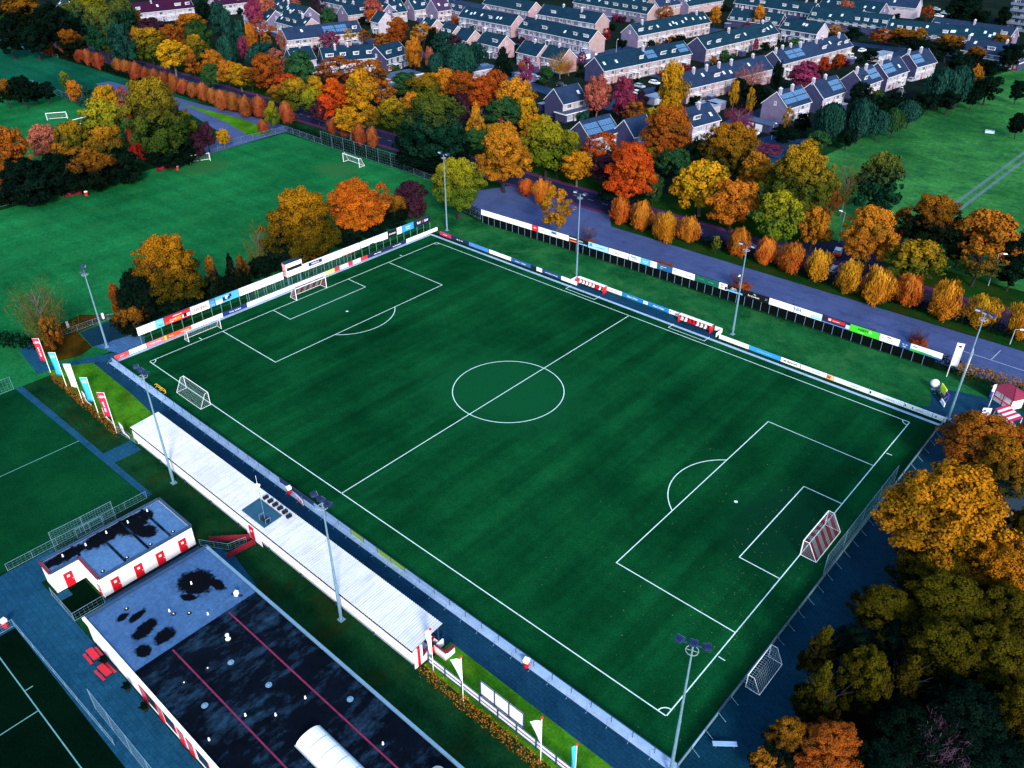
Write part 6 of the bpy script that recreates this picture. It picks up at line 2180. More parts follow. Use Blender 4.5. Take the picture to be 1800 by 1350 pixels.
# --- perimeter boards
left_line = [(-4.55, -4.2), (-4.55, 72.4)]
PB = [
    (200.5, 226, '#e04a50', 'red low board at the near end of the left goal line', (('sport', WH, .5, .5, .4),), ()),
    (226.3, 256.5, WH, 'white low board left of the pink-red one, left goal line', (), ()),
    (257, 288, '#e0707a', 'pink-red low board with white words, left goal line', (('Kinder opvang', WH, .5, .5, .42),), ()),
    (288.3, 292.5, '#f0c040', 'short yellow low board on the left goal line', (), ()),
    (293, 313.5, '#f0502c', 'orange-red low board with a short white word, left goal line', (('hema', WH, .35, .5, .45),), ()),
    (313.8, 335.5, '#e85a34', 'orange low board with long white word, left goal line', (('bouwmarkt', WH, .5, .5, .42),), ()),
    (336, 391, WH, 'long blank white low board behind the portable goal', (), ()),
    (392, 433, '#16306c', 'navy low board with white logo, left goal line', (('O bas  benders', WH, .5, .5, .5),), ()),
    (434, 500, WH, 'long white low board left of the main far goal', (), ()),
    (500.4, 572, WH, 'long white low board behind the main far goal', (), ()),
    (572.4, 588, '#f4d47c', 'pale yellow low board right of the far goal', (), ()),
    (588.3, 597, '#d83040', 'first small red low board of the red and white run', (), ()),
    (597.2, 612, WH, 'first white low board of the red and white run', (), ()),
    (612.2, 620, '#d83040', 'second small red low board of the red and white run', (), ()),
    (620.2, 634, WH, 'second white low board of the red and white run', (), ()),
    (634.2, 646, '#d83040', 'third red low board of the red and white run', (), ()),
    (646.3, 680, '#14244c', 'dark navy low board with white words, left goal line', (('auto schade', WH, .5, .5, .5),), ()),
    (680.3, 714, '#14244c', 'dark navy low board with white script nearest the far corner', (('van der Linden', WH, .5, .5, .5),), ()),
    (714.4, 769, WH, 'long white low board at the far corner of the left goal line', (), ()),
]
for a, c, colr, lb, tx, rc in PB:
    p, q = on_line(a, left_line, .95), on_line(c, left_line, .95)
    board(p, q, .18, 1.0, colr, lb, tx, rc, th=.12, name='perimeter_board', cat='ad board', group='low boards on the left goal line')
fl = [(-4.4, 72.35), (109.2, 72.35)]
fl2 = [(35, 74.6), (75, 74.6)]
NV = '#1c3c7c'
QB = [
    (773, 792.5, '#c02868', 'magenta low board at the far corner of the far touchline', (('makelaar', WH, .5, .5, .4),), (), 0),
    (793, 823.5, '#16264c', 'navy low board with white words beside the magenta one', (('Bali  &  Gali', WH, .5, .5, .5),), (), 0),
    (824, 858, '#4a84d0', 'plain mid-blue low board on the far touchline', (), (), 0),
    (859.5, 878, WH, 'white low board right of the mid-blue one', (), (), 0),
    (878.4, 898, WH, 'white low board left of the blue snowflake board', (), ((.55, .6, .3, .7, '#b4c4dc'),), 0),
    (898.4, 932.6, '#2a569c', 'blue low board with white words around a star', (('Schilders  *  Schilders', WH, .5, .5, .42),), (('X', 0, 0, 0, 0),) if False else (), 0),
    (933, 942.6, '#0e1c3c', 'short dark navy low board at the gate gap of the far touchline', (), (), 0),
    (943, 952.5, WH, 'short white low board at the gate post', (), ((.6, .8, .4, .7, '#4a86c0'),), 0),
    (953, 986, '#1c3c7c', 'navy low board with one line of white print left of the first dugout', (('www.tuinen en terras.nl', WH, .5, .5, .42),), (), 0),
    (986.4, 1014, WH, 'white low board against the first dugout', (), (), 0),
    (1060, 1093, WH, 'white low board with red words right of the first dugout', (('Onderhoud', '#c83048', .5, .5, .45),), (), 1),
    (1093.5, 1130, '#1f7ac0', 'blue low board with white Albert Heijn words, left of the emblem', (('Albert | Heijn', WH, .5, .5, .55),), (), 1),
    (1130.2, 1140, '#1f7ac0', 'short blue low board with a white AH emblem', (('ah', '#1f7ac0', .5, .5, .6),), ((.1, .9, .12, .88, WH),), 1),
    (1140.2, 1175.5, '#1f7ac0', 'blue low board with white Albert Heijn words, right of the emblem', (('Albert | Heijn', WH, .5, .5, .55),), (), 1),
    (1176, 1206, WH, 'white low board with red words left of the second dugout', (('Eigen huis', '#c83048', .55, .5, .45),), ((.04, .14, .3, .8, '#d0a0b0'),), 1),
    (1264.5, 1290, WH, 'white low board with small dark mark right of the second dugout', (('K', '#5a7a9c', .14, .5, .5),), (), 0),
    (1290.3, 1316.7, WH, 'blank white low board left of the sky-blue one', (), (), 0),
    (1317, 1372, '#2f94d8', 'long sky-blue low board on the far touchline', (('Tandartsencentrum', '#8cd0f4', .5, .5, .42),), (), 0),
    (1373, 1407, WH, 'white low board with big dark letters', (('MOREXON', '#22304c', .5, .5, .6),), (), 0),
    (1408, 1454, '#e4e8f4', 'pale low board with faint grey print', (('schoonmaakbedrijf', '#b4bcd0', .5, .5, .4),), (), 0),
    (1454.4, 1466, '#f4c8a0', 'short low board with a red and yellow logo', (), ((.05, .5, .15, .85, '#d82c34'), (.5, .8, .1, .5, '#f0c040'), (.3, .6, .5, .9, '#e86a30')), 0),
    (1466.4, 1528, '#e0ecfa', 'pale blue-white low board with faint print right of the red logo', (('installatie', '#a8bcd8', .6, .5, .4),), (), 0),
    (1528.4, 1590, '#e0ecfa', 'pale blue-white low board with a dark round mark at its left', (('tegelhandel', '#a8bcd8', .6, .5, .4),), ((.02, .07, .25, .8, '#1a2440'),), 0),
    (1590.4, 1640, '#e0ecfa', 'pale blue-white low board with two small dark dots', (('keukens', '#a8bcd8', .55, .5, .4),), ((.02, .06, .3, .75, '#1a2440'), (.28, .32, .3, .75, '#1a2440')), 0),
    (1640.4, 1664, '#e0ecfa', 'pale blue-white low board at the right corner of the far touchline', (), ((.2, .3, .3, .75, '#3a5a8c'),), 0),
]
for a, c, colr, lb, tx, rc, back in QB:
    ln_ = fl2 if back else fl
    p, q = on_line(a, ln_, .95), on_line(c, ln_, .95)
    board(p, q, .18, 1.0, colr, lb, tx, rc, th=.12, name='perimeter_board', cat='ad board', group='low boards on the far touchline')
# white return boards of the dugout bay
for (a, c), lb in ((((35.8, 72.4), (35.8, 74.6)), 'white return board at the left end of the dugout bay'), (((69.2, 74.6), (69.2, 72.4)), 'white return board at the right end of the dugout bay')):
    board(a, c, .18, 1.0, WH, lb, th=.1, name='perimeter_board', cat='ad board')
board((67.7, 74.6), (69.2, 74.6), .18, 1.0, WH, 'white board behind the right end of the second dugout', th=.1, name='perimeter_board', cat='ad board')


def rail_fence(label, a, c, n, h=1.05, side=1, panel=None, colors=None, braces=True):
    """pitch barrier: steel posts, top rail, one panel per bay"""
    t = thing('barrier_fence', label, 'fence', (a[0], a[1], 0), math.atan2(c[1] - a[1], c[0] - a[0]))
    Ln = math.hypot(c[0] - a[0], c[1] - a[1])
    w = Ln / n
    m = MB()
    m.tube((0, 0, 0), (0, 0, h), .035, .035, 6)
    pm = m.mesh('post', [M_steeld])
    m = MB()
    m.tube((0, -.02 * side, .62), (0, -.9 * side, .02), .02, .02, 5)
    m.box(-.05, -.95 * side if side > 0 else .85, 0, .05, -.85 * side if side > 0 else .95, .06)
    bm = m.mesh('brace', [M_steel])
    pms = {}
    for i in range(n + 1):
        obj('post', pm, t, (i * w, 0, 0))
        if braces:
            obj('brace', bm, t, (i * w, 0, 0))
    for i in range(n):
        k = (colors or {}).get(i, panel)
        if k is None:
            continue
        if k.name not in pms:
            m = MB()
            m.box(.05, .0, .20, w - .05, .04, .86)
            pms[k.name] = m.mesh('panel', [k])
        obj('panel', pms[k.name], t, (i * w, 0, 0))
    m = MB()
    m.tube((0, 0, h), (Ln, 0, h), .035, .035, 6)
    obj('rail', m.mesh('rail', [M_steeld]), t)
    return t


M_pnl = plain('barrier_panel', (.22, .38, .62), .55, .18, .5)
M_pnl2 = plain('grey_barrier_panel', (.12, .22, .30), .6, .25, .6)
M_navy = plain('navy_panel', (.012, .025, .10), .5, .2, .6)
nc = {}
for i in range(44):
    x = -4.8 + (i + .5) * 113.9 / 44
    if 60.0 < x < 62.5 or 65.5 < x < 71:
        nc[i] = M_green
    elif 45 < x < 51 or (84 < x < 88 and False):
        nc[i] = M_navy
rail_fence('long barrier fence between the stand path and the pitch', (-4.8, -4.3), (109.1, -4.3), 44, panel=M_pnl, colors=nc)
rail_fence('barrier fence along the right goal line beside the wood', (109.1, -4.3), (109.1, 73.4), 30, panel=M_pnl2, side=1, colors={1: M_pnl, 3: M_navy})
# ball-stop behind the right goal
a_, c_ = (108.75, 29.5), (108.75, 52.5)
wire_fence('tall ball-stop fence behind the right goal', [a_, (108.75, 41), c_], 3.3, 5.75, mesh_step=.6)


# ================================================================== GOALS
M_goal = plain('goal_white', (.82, .84, .86), .4, .06, 1.0, coord='obj')
M_net = flat('net_cord', (.30, .42, .46), .7)
M_netr = flat('net_cord_red', (.22, .006, .025), .7)
M_netw = flat('net_cord_white', (.20, .26, .32), .7)


def goal(name, label, loc, rz, w=7.32, h=2.44, d=2.0, dtop=.9, stripes=False, post=.07, group=None, cage=True, mat_=None, cord=.012, net=True):
    """opening faces local +x, width along y"""
    mt = mat_ or M_goal
    t = thing(name, label, 'goal', loc, rz, group)
    for s in (-1, 1):
        m = MB()
        m.tube((0, s * w / 2, 0), (0, s * w / 2, h), post, post, 8)
        obj('goalpost', m.mesh('goalpost', [mt]), t)
        if cage:
            m = MB()
            pr = post * .6
            m.tube((0, s * w / 2, h), (-dtop, s * w / 2, h * (1 if dtop > .5 else .98)), pr, pr, 6)
            m.tube((-dtop, s * w / 2, h), (-d, s * w / 2, .05), pr, pr, 6)
            m.tube((0, s * w / 2, .05), (-d, s * w / 2, .05), pr, pr, 6)
            obj('side_frame', m.mesh('side_frame', [mt]), t)['kind'] = 'stuff'
    m = MB()
    m.tube((0, -w / 2, h), (0, w / 2, h), post, post, 8)
    obj('crossbar', m.mesh('crossbar', [mt]), t)
    m = MB()
    m.tube((-d, -w / 2, .05), (-d, w / 2, .05), post * .7, post * .7, 6)
    obj('base_bar', m.mesh('base_bar', [mt]), t)
    if net:
        bands = {}
        step = .22 if stripes else .34

        def cordline(p, q, key):
            bands.setdefault(key, MB()).beam(p, q, cord)
        prof = [(0, h), (-dtop, h), (-d, .05)]
        ny = int(w / step)
        for i in range(ny + 1):
            y = -w / 2 + w * i / ny
            key = int(y / .75 + 50) % 2 if stripes else 0
            for a, c in zip(prof[:-1], prof[1:]):
                cordline((a[0], y, a[1]), (c[0], y, c[1]), key)
        tot = [(prof[0], prof[1]), (prof[1], prof[2])]
        for a, c in tot:
            l = math.hypot(a[0] - c[0], a[1] - c[1])
            for k in range(1, int(l / step) + 1):
                f = k * step / l
                if f > 1:
                    continue
                x, z = a[0] + (c[0] - a[0]) * f, a[1] + (c[1] - a[1]) * f
                if stripes:
                    nb = int(w / .75)
                    for i in range(-nb // 2 - 1, nb // 2 + 2):
                        y0, y1 = max(-w / 2, i * .75), min(w / 2, (i + 1) * .75)
                        if y1 > y0:
                            cordline((x, y0, z), (x, y1, z), (i + 50) % 2)
                else:
                    cordline((x, -w / 2, z), (x, w / 2, z), 0)
        for s in (-1, 1):
            for k in range(1, int(h / step)):
                z = k * step
                xb = -dtop - (d - dtop) * (h - z) / h
                cordline((0, s * w / 2, z), (xb, s * w / 2, z), 1 if stripes else 0)
            for k in range(1, int(d / step)):
                x = -k * step
                zt = h if -x < dtop else h * (1 - (-x - dtop) / (d - dtop + 1e-6))
                cordline((x, s * w / 2, 0), (x, s * w / 2, zt), 0)
        for key, mb in bands.items():
            o = obj('net', mb.mesh('net', [(M_netr, M_netw)[key] if stripes else M_net]), t)
            o['kind'] = 'stuff'
            if stripes:
                o['label'] = 'red net bands' if key == 0 else 'pale grey net bands'
    return t


goal('football_goal', 'main goal with red and grey striped net at the near right end', (L, W / 2, 0), math.pi, d=2.1, dtop=.75, stripes=True, cord=.028, post=.075)
goal('football_goal', 'main goal with red and grey striped net at the far left end', (0, W / 2, 0), 0, d=2.1, dtop=.75, stripes=True, cord=.028, post=.075)
ga, gb = G(327, 683), G(371, 711)
PGX, PGY = (ga.x + gb.x) / 2, (ga.y + gb.y) / 2
goal('portable_goal', 'large white portable goal beside the near touchline', (PGX, PGY, 0), math.pi / 2, w=7.32, h=2.4, d=1.75, dtop=.5, post=.055, group='portable goals on the main pitch')
goal('portable_goal', 'white portable goal on the far goal line by the penalty area', (-1.0, 11.4, 0), 0, w=6.6, h=2.2, d=1.5, dtop=.5, post=.05, group='portable goals on the main pitch')
goal('portable_goal', 'white portable goal parked outside the right fence near the wood', (109.5, 11.2, 0), math.pi, w=5.2, h=2.0, d=1.6, dtop=.7, post=.05)
goal('football_goal', 'white goal at the left end of the grass pitch', (-91.2, 64.3, 0), math.radians(-20), w=5.5, h=2.2, d=1.6, dtop=.6, post=.07, net=True, group='goals of the grass pitch')
goal('football_goal', 'white goal at the far end of the grass pitch before the ball fence', (-57.4, 91.3, 0), math.radians(-92), w=7.32, h=2.44, d=1.8, dtop=.7, post=.08, group='goals of the grass pitch')
goal('football_goal', 'left small goal on the distant grass pitch', (-166, 56.8, 0), math.radians(-30), w=6, h=2.2, d=1.7, dtop=.6, post=.08, group='goals of the distant pitch')
goal('football_goal', 'right small goal on the distant grass pitch half behind leaves', (-153.6, 59.4, 0), math.radians(10), w=6, h=2.2, d=1.7, dtop=.6, post=.10, group='goals of the distant pitch')


# ================================================================== DUGOUTS
def dugout(label, x0, x1, y, n_white, group='red dugouts', rz=0.0, seats=8, colr=None, roof=None, d=1.5, h=1.4, name='dugout', bot=True):
    """front faces local -y"""
    w = x1 - x0
    t = thing(name, label, 'dugout', (x0, y, 0), rz, group)
    cr = colr or M_red
    m = MB()
    m.add([(0, d, 0), (w, d, 0), (w, d, h), (0, d, h)], [(0, 3, 2, 1)], 0)
    m.box(0, d - .06, 0, w, d, h, 0)
    obj('back_wall', m.mesh('back_wall', [cr]), t)
    for x in (0, w - .06):
        m = MB()
        m.add([(x, .3, 0), (x + .06, .3, 0), (x + .06, d - .06, 0), (x, d - .06, 0), (x, .05, h), (x + .06, .05, h), (x + .06, d - .06, h), (x, d - .06, h)],
              [(0, 3, 2, 1), (4, 5, 6, 7), (0, 1, 5, 4), (1, 2, 6, 5), (2, 3, 7, 6), (3, 0, 4, 7)])
        obj('side_wall', m.mesh('side_wall', [cr]), t)
    m = MB()
    for i in range(6):
        a0, a1 = i / 6, (i + 1) / 6
        y0, y1 = d - (d - .55) * a0, d - (d - .55) * a1
        z0, z1 = h + .18 * math.sin(a0 * math.pi * .9), h + .18 * math.sin(a1 * math.pi * .9)
        m.add([(-.05, y0, z0), (w + .05, y0, z0), (w + .05, y1, z1), (-.05, y1, z1), (-.05, y0, z0 + .05), (w + .05, y0, z0 + .05), (w + .05, y1, z1 + .05), (-.05, y1, z1 + .05)],
              [(0, 1, 2, 3), (7, 6, 5, 4), (0, 4, 5, 1), (2, 6, 7, 3), (0, 3, 7, 4), (1, 5, 6, 2)])
    obj('roof', m.mesh('roof', [roof or M_white]), t)
    if roof is None:
        for i in range(int(w / .8)):
            m = MB()
            m.box(i * .8 + .2, .50, h + .0, i * .8 + .55, .53, h + .12)
            obj('roof_lettering', m.mesh('roof_lettering', [cr]), t)
    m = MB()
    m.box(.1, .75, .38, w - .1, 1.15, .46)
    obj('bench', m.mesh('bench', [cr]), t)
    sm = MB()
    sm.box(-.22, -.22, .46, .22, .2, .56)
    sm.box(-.22, .14, .5, .22, .24, 1.05)
    sm.tube((-.22, .19, 1.02), (.22, .19, 1.02), .06, .06, 6)
    sme = sm.mesh('seat', [M_white])
    sm2 = sm.mesh('seat', [cr])
    for i in range(seats):
        o = obj('seat', sme if i in n_white else sm2, t, ((i + .5) * w / seats, .85, 0))
    return t


p0, p1 = G(1016, 505), G(1058, 517)
dugout('first red dugout with white seats, on the left of the halfway line', 36.9, 43.5, 72.7, (0, 1, 2, 3, 4, 6, 7))
dugout('second red dugout, right of the halfway line, partly red seats', 60.9, 67.6, 72.7, (0, 1, 4, 5, 6))
for i, (x, y, lb) in enumerate(((-90.6, 25.6, 'dark red small dugout at the shrub line, nearer the left edge'), (-91.6, 51.6, 'dark red small dugout at the shrub line, nearer the far goal'))):
    dugout(lb, x, x + 4.2, y, (), group='small dugouts of the grass pitch', rz=math.radians(75), seats=4, colr=M_redd, roof=M_black)
    t = thing('litter_bin', ('red bin beside the small dugout nearer the left edge', 'red bin beside the small dugout nearer the far goal')[i], 'bin', (x + 1.7, y + 4.9, 0), 0, 'red bins with white lids')
    m = MB()
    m.lathe([(.36, 0), (.42, .95), (.40, 1.0)], 12)
    obj('body', m.mesh('body', [M_red]), t)
    m = MB()
    m.lathe([(.46, 1.0), (.46, 1.12), (.2, 1.22)], 12)
    obj('lid', m.mesh('lid', [M_white]), t)


def bin_(x, y, label):
    t = thing('litter_bin', label, 'bin', (x, y, 0), rnd.uniform(-.3, .3), 'red bins with white lids')
    m = MB()
    m.lathe([(.27, 0), (.33, .2), (.34, .78), (.30, .80)], 12)
    obj('body', m.mesh('body', [M_red]), t)
    m = MB()
    m.box(-.30, -.30, .80, .30, .30, 1.10)
    m.box(-.33, -.33, 1.10, .33, .33, 1.16)
    obj('lid', m.mesh('lid', [M_white]), t)


bin_(47.2, -4.75, 'red bin with white top by the barrier opposite the stand deck')
bin_(90.4, -4.85, 'red bin with white top by the barrier opposite the white board fence')
bin_(42.3, -40.2, 'red bin with white top at the corner of the dark hockey pitch')

# ================================================================== FLOODLIGHTS
def floodlight(x, y, h, rz, label, heads=3, dark=True):
    t = thing('floodlight_mast', label, 'floodlight', (x, y, 0), rz, 'floodlight masts round the main pitch')
    m = MB()
    m.tube((0, 0, 0), (0, 0, h * .45), .19, .15, 10)
    m.tube((0, 0, h * .45), (0, 0, h - .2), .13, .08, 10)
    m.box(-.35, -.35, 0, .35, .35, .12)
    obj('pole', m.mesh('pole', [M_steel]), t)
    m = MB()
    for i in range(12):
        a0, a1 = 2 * math.pi * i / 12, 2 * math.pi * (i + 1) / 12
        m.beam((.55 * math.cos(a0), .55 * math.sin(a0), h - 1.0), (.55 * math.cos(a1), .55 * math.sin(a1), h - 1.0), .05)
    for i in range(4):
        a0 = math.pi * i / 2
        m.beam((0, 0, h - 1.0), (.55 * math.cos(a0), .55 * math.sin(a0), h - 1.0), .035)
    obj('service_ring', m.mesh('service_ring', [M_grey]), t)
    m = MB()
    m.beam((-1.25, 0, h - .25), (1.25, 0, h - .25), .1)
    obj('crossarm', m.mesh('crossarm', [M_steeld]), t)
    for i in range(heads):
        xx = (i - (heads - 1) / 2) * (2.3 / max(1, heads - 1)) if heads > 1 else 0
        m = MB()
        m.add([(-.38, -.25, .0), (.38, -.25, 0), (.30, .42, .10), (-.30, .42, .10), (-.38, -.25, .30), (.38, -.25, .30), (.26, .42, .32), (-.26, .42, .32)],
              [(0, 3, 2, 1), (4, 5, 6, 7), (0, 1, 5, 4), (1, 2, 6, 5), (2, 3, 7, 6), (3, 0, 4, 7)], 0)
        m.box(-.34, -.28, .02, .34, -.252, .28, 1)
        for k in range(5):
            m.box(-.28 + k * .13, -.1, .31, -.25 + k * .13, .4, .40, 0)
        o = obj('lamp_head', m.mesh('lamp_head', [M_navy, M_grey]), t, (xx, 0, h - .15), (i - (heads - 1) / 2) * -.35)
    return t


floodlight(-10.4, -2.5, 15.2, math.radians(150), 'floodlight mast by the far left corner path, before the grass field', 2)
floodlight(33.2, -14.2, 18.7, math.pi, 'floodlight mast behind the far half of the stand', 3)
floodlight(70.2, -14.1, 18.2, math.pi, 'floodlight mast behind the near half of the stand', 3)
floodlight(108.9, -5.2, 19.0, math.radians(200), 'floodlight mast at the near corner of the pitch', 3)
floodlight(-3.2, 75.5, 18.1, 0, 'floodlight mast at the far corner behind the pitch', 2)
floodlight(35.1, 75.2, 18.3, 0, 'floodlight mast on the bank left of the first dugout', 2)
floodlight(70.9, 75.6, 17.6, 0, 'floodlight mast on the bank right of the second dugout', 2)
floodlight(109.3, 74.0, 18.6, math.radians(-20), 'floodlight mast at the right corner by the kiosk', 3)


def street_lamp(px, py, h, label, rz=0.0):
    p = G(px, py)
    t = thing('street_lamp', label, 'street lamp', (p.x, p.y, 0), rz, 'street lamps')
    m = MB()
    m.tube((0, 0, 0), (0, 0, h), .09, .05, 7)
    m.tube((0, 0, h), (.9, 0, h + .15), .04, .035, 6)
    obj('pole', m.mesh('pole', [M_grey]), t)
    m = MB()
    m.add([(.7, -.17, h + .08), (1.5, -.13, h + .14), (1.5, .13, h + .14), (.7, .17, h + .08), (.75, -.1, h + .26), (1.4, -.08, h + .26), (1.4, .08, h + .26), (.75, .1, h + .26)],
          [(0, 3, 2, 1), (4, 5, 6, 7), (0, 1, 5, 4), (1, 2, 6, 5), (2, 3, 7, 6), (3, 0, 4, 7)])
    obj('lamp_head', m.mesh('lamp_head', [M_white]), t)


for px, py, h, lb in ((1474, 426, 7, 'street lamp beside the red car on the main road'), (1737, 502, 7, 'street lamp by the right end of the main road'), (960, 142, 6, 'street lamp at the corner under the cream gable house'),
                      (1083, 92, 5, 'street lamp by the big cream gable'), (1582, 182, 5, 'street lamp on the parking bay by the meadow willows'), (1356, 245, 5, 'street lamp left of the nearest stepped house'),
                      (1284, 102, 5, 'street lamp in front of the dormered terrace'), (1298, 508, 3.2, 'short white lamp post behind the roadside billboards'), (1775, 605, 3, 'short lamp at the car park edge on the right')):
    street_lamp(px, py, h, lb, rnd.uniform(0, 6))

# ================================================================== FLAGS AND BANNERS
M_cyan = plain('cyan_cloth', (.03, .40, .78), .7, .12, 1.0, coord='obj')
M_crim = plain('crimson_cloth', (.56, .010, .06), .7, .15, 1.0, coord='obj')
M_wcloth = plain('white_cloth', (.78, .78, .80), .75, .08, 1.0, coord='obj')
M_bluecl = plain('blue_cloth', (.02, .06, .36), .7, .1, 1.0, coord='obj')


def cloth(name, w, z0, z1, mt, wave=.12, n=10, taper=0.0, mats=None, bands=None):
    m = MB()
    k = 10
    v = []
    for j in range(k + 1):
        z = z1 + (z0 - z1) * j / k
        ww = w * (1 - taper * j / k)
        for i in range(n + 1):
            x = ww * i / n
            y = wave * math.sin(i / n * 5 + j * .35) * (i / n)
            v.append((x, y, z))
    st = n + 1
    f, mi = [], []
    for j in range(k):
        for i in range(n):
            f.append((j * st + i, j * st + i + 1, (j + 1) * st + i + 1, (j + 1) * st + i))
            mi.append(0 if bands is None else bands(i / n, j / k))
    m.v, m.f, m.m = v, f, mi
    me = m.mesh(name, mats or [mt], True)
    return me


def banner(x, y, h, mt, label, rz, text=None, white=False):
    t = thing('banner_pole', label, 'flag', (x, y, 0), rz, 'tall banners beside the training pitch')
    m = MB()
    m.tube((0, 0, 0), (0, 0, h), .06, .045, 8)
    obj('pole', m.mesh('pole', [M_white]), t)
    m = MB()
    m.tube((-1.15, 0, h - .05), (0, 0, h - .05), .025, .025, 5)
    obj('top_arm', m.mesh('top_arm', [M_white]), t)
    me = cloth('banner', -1.1, h - 4.4, h - .08, mt, .14)
    o = obj('banner', me, t)
    sd_ = o.modifiers.new('thickness', 'SOLIDIFY')
    sd_.thickness = .015
    if text:
        lettering(t, text[0], .62, (-.55, -.10, h - .75), text[2], w=.9)
        if text[1]:
            l = lettering(t, text[1], .45, (-.5, -.16, h - 2.5), text[2])
            l.rotation_euler = (math.pi / 2, math.pi / 2, 0)
    return t


BR = math.radians(38)
banner(-9.4, -12.9, 6.6, M_crim, 'crimson banner, first at the far end of the row by the footpath', BR, ('ABN', 'sport club', WH))
banner(-1.7, -13.4, 7.2, M_cyan, 'sky-blue banner with a ring, nearer the footpath', BR, ('(M)', '', WH))
banner(4.0, -13.5, 7.4, M_wcloth, 'white banner with a small red mark between two sky-blue ones', BR, ('+', '', '#c8203a'))
banner(9.8, -13.6, 7.4, M_cyan, 'sky-blue banner with a ring, between white and crimson ones', BR, ('(M)', '', WH))
banner(15.8, -13.8, 7.4, M_crim, 'crimson banner nearest the stand', BR, ('ABN', 'sport club', WH))
for i, (x, y) in enumerate(((4.6, -12.8), (11.8, -12.9), (17.4, -13.0))):
    m = MB()
    me = cloth('tarpaulin', 3.6, .15, 1.55, M_wcloth, .22)
    o = tag(obj('tarpaulin', me, None, (x - 2, y, 0), math.radians(-8)), ('white sagging tarpaulin strung behind the white banner', 'white sagging tarpaulin strung behind the second blue banner', 'white tarpaulin strung behind the crimson banner by the stand')[i], 'tarpaulin', 'tarpaulins behind the banners')
    o.modifiers.new('thickness', 'SOLIDIFY').thickness = .02
# white board beside the small far pitch
t = thing('notice_board', 'white notice board on two posts at the left edge', 'sign', (-7.6, -24.2, 0), math.radians(60))
m = MB()
m.box(-1.6, -.04, 1.2, 1.6, .04, 3.4)
obj('panel', m.mesh('panel', [M_white]), t)
for x in (-1.5, 1.5):
    m = MB()
    m.tube((x, .07, 0), (x, .07, 3.4), .05, .05, 6)
    obj('post', m.mesh('post', [M_steel]), t)


def corner_flag_pole(x, y, h, label, me, rz, ball=True, dz=0.0):
    t = thing('flagpole', label, 'flag', (x, y, 0), rz, 'flagpoles')
    m = MB()
    m.tube((0, 0, 0), (0, 0, h), .05, .035, 8)
    obj('pole', m.mesh('pole', [M_white]), t)
    if ball:
        m = MB()
        m.lathe([(.03, h), (.13, h + .06), (.15, h + .15), (.10, h + .25), (.02, h + .29)], 10)
        obj('finial', m.mesh('finial', [M_red]), t)
    o = obj('flag', me, t, (0, 0, dz))
    o.modifiers.new('thickness', 'SOLIDIFY').thickness = .012
    return t


drap = cloth('flag', -1.1, 3.3, 6.6, M_wcloth, .12, taper=.82)
corner_flag_pole(88.3, -12.5, 6.9, 'white pennant with a red mark on the pole left of the tall white panels', drap, BR)
corner_flag_pole(98.8, -12.5, 7.0, 'white pennant with a red mark on the pole right of the tall white panels', drap, BR)
dr2 = cloth('flag', -.55, 2.8, 6.5, None, .16, taper=.1, mats=[M_wcloth, M_bluecl, M_red], bands=lambda u, v: 1 if u > .62 and v > .35 else (2 if u < .12 and v < .1 else 0))
corner_flag_pole(83.3, -12.0, 6.6, 'drooping white and blue flag on the pole at the stand end', dr2, BR)
dr3 = cloth('flag', -.5, 2.5, 6.4, M_cyan, .12, taper=.3)
corner_flag_pole(102.3, -11.6, 5.4, 'furled light blue flag on the pole at the bottom edge', dr3, BR, dz=-1.2)
m = MB()
m.tube((-1.15, 0, 0), (0, 0, .35), .02, .02, 5)

# --- white board fence right of the stand, with tall panels
t = thing('board_fence', 'white panel fence on blue posts right of the stand', 'fence', (82.2, -11.6, 0))
w = 2.55
m = MB()
m.box(.06, 0, .25, w - .06, .06, 1.35)
FP = m.mesh('panel', [M_white])
m = MB()
m.beam((0, -.06, 0), (0, -.06, 1.6), .09)
FPO = m.mesh('post', [M_steeld])
for i in range(13):
    obj('post', FPO, t, (i * w, 0, 0))
    if i < 12:
        obj('panel', FP, t, (i * w, 0, 0))
for z in (.18, .8, 1.42):
    m = MB()
    m.beam((0, -.04, z), (12 * w, -.04, z), .06)
    obj('rail', m.mesh('rail', [M_steeld]), t)
t = thing('panel_wall', 'tall white three-panel screen standing on the white fence', 'screen', (89.8, -11.35, 0))
for i in range(3):
    m = MB()
    m.box(.04 + i * 1.95, 0, .3, 1.91 + i * 1.95, .06, 3.4)
    obj('panel', m.mesh('panel', [M_white]), t)
for i in range(4):
    m = MB()
    m.beam((i * 1.95, -.05, 0), (i * 1.95, -.05, 3.5), .09)
    obj('post', m.mesh('post', [M_steeld]), t)
for z in (1.4, 3.45):
    m = MB()
    m.beam((0, -.05, z), (5.85, -.05, z), .06)
    obj('rail', m.mesh('rail', [M_steeld]), t)

# --- bench and advertising panel by the near right corner
t = thing('bench', 'pale blue bench beside the near right corner of the pitch', 'bench', (111.3, .9, 0), math.radians(40))
for i in range(3):
    m = MB()
    m.box(-1.2, -.25 + i * .18, .44, 1.2, -.09 + i * .18, .49)
    obj('plank', m.mesh('plank', [M_pnl]), t)
for x in (-.9, .9):
    m = MB()
    m.box(x - .05, -.22, 0, x + .05, .26, .44)
    obj('leg', m.mesh('leg', [M_steeld]), t)

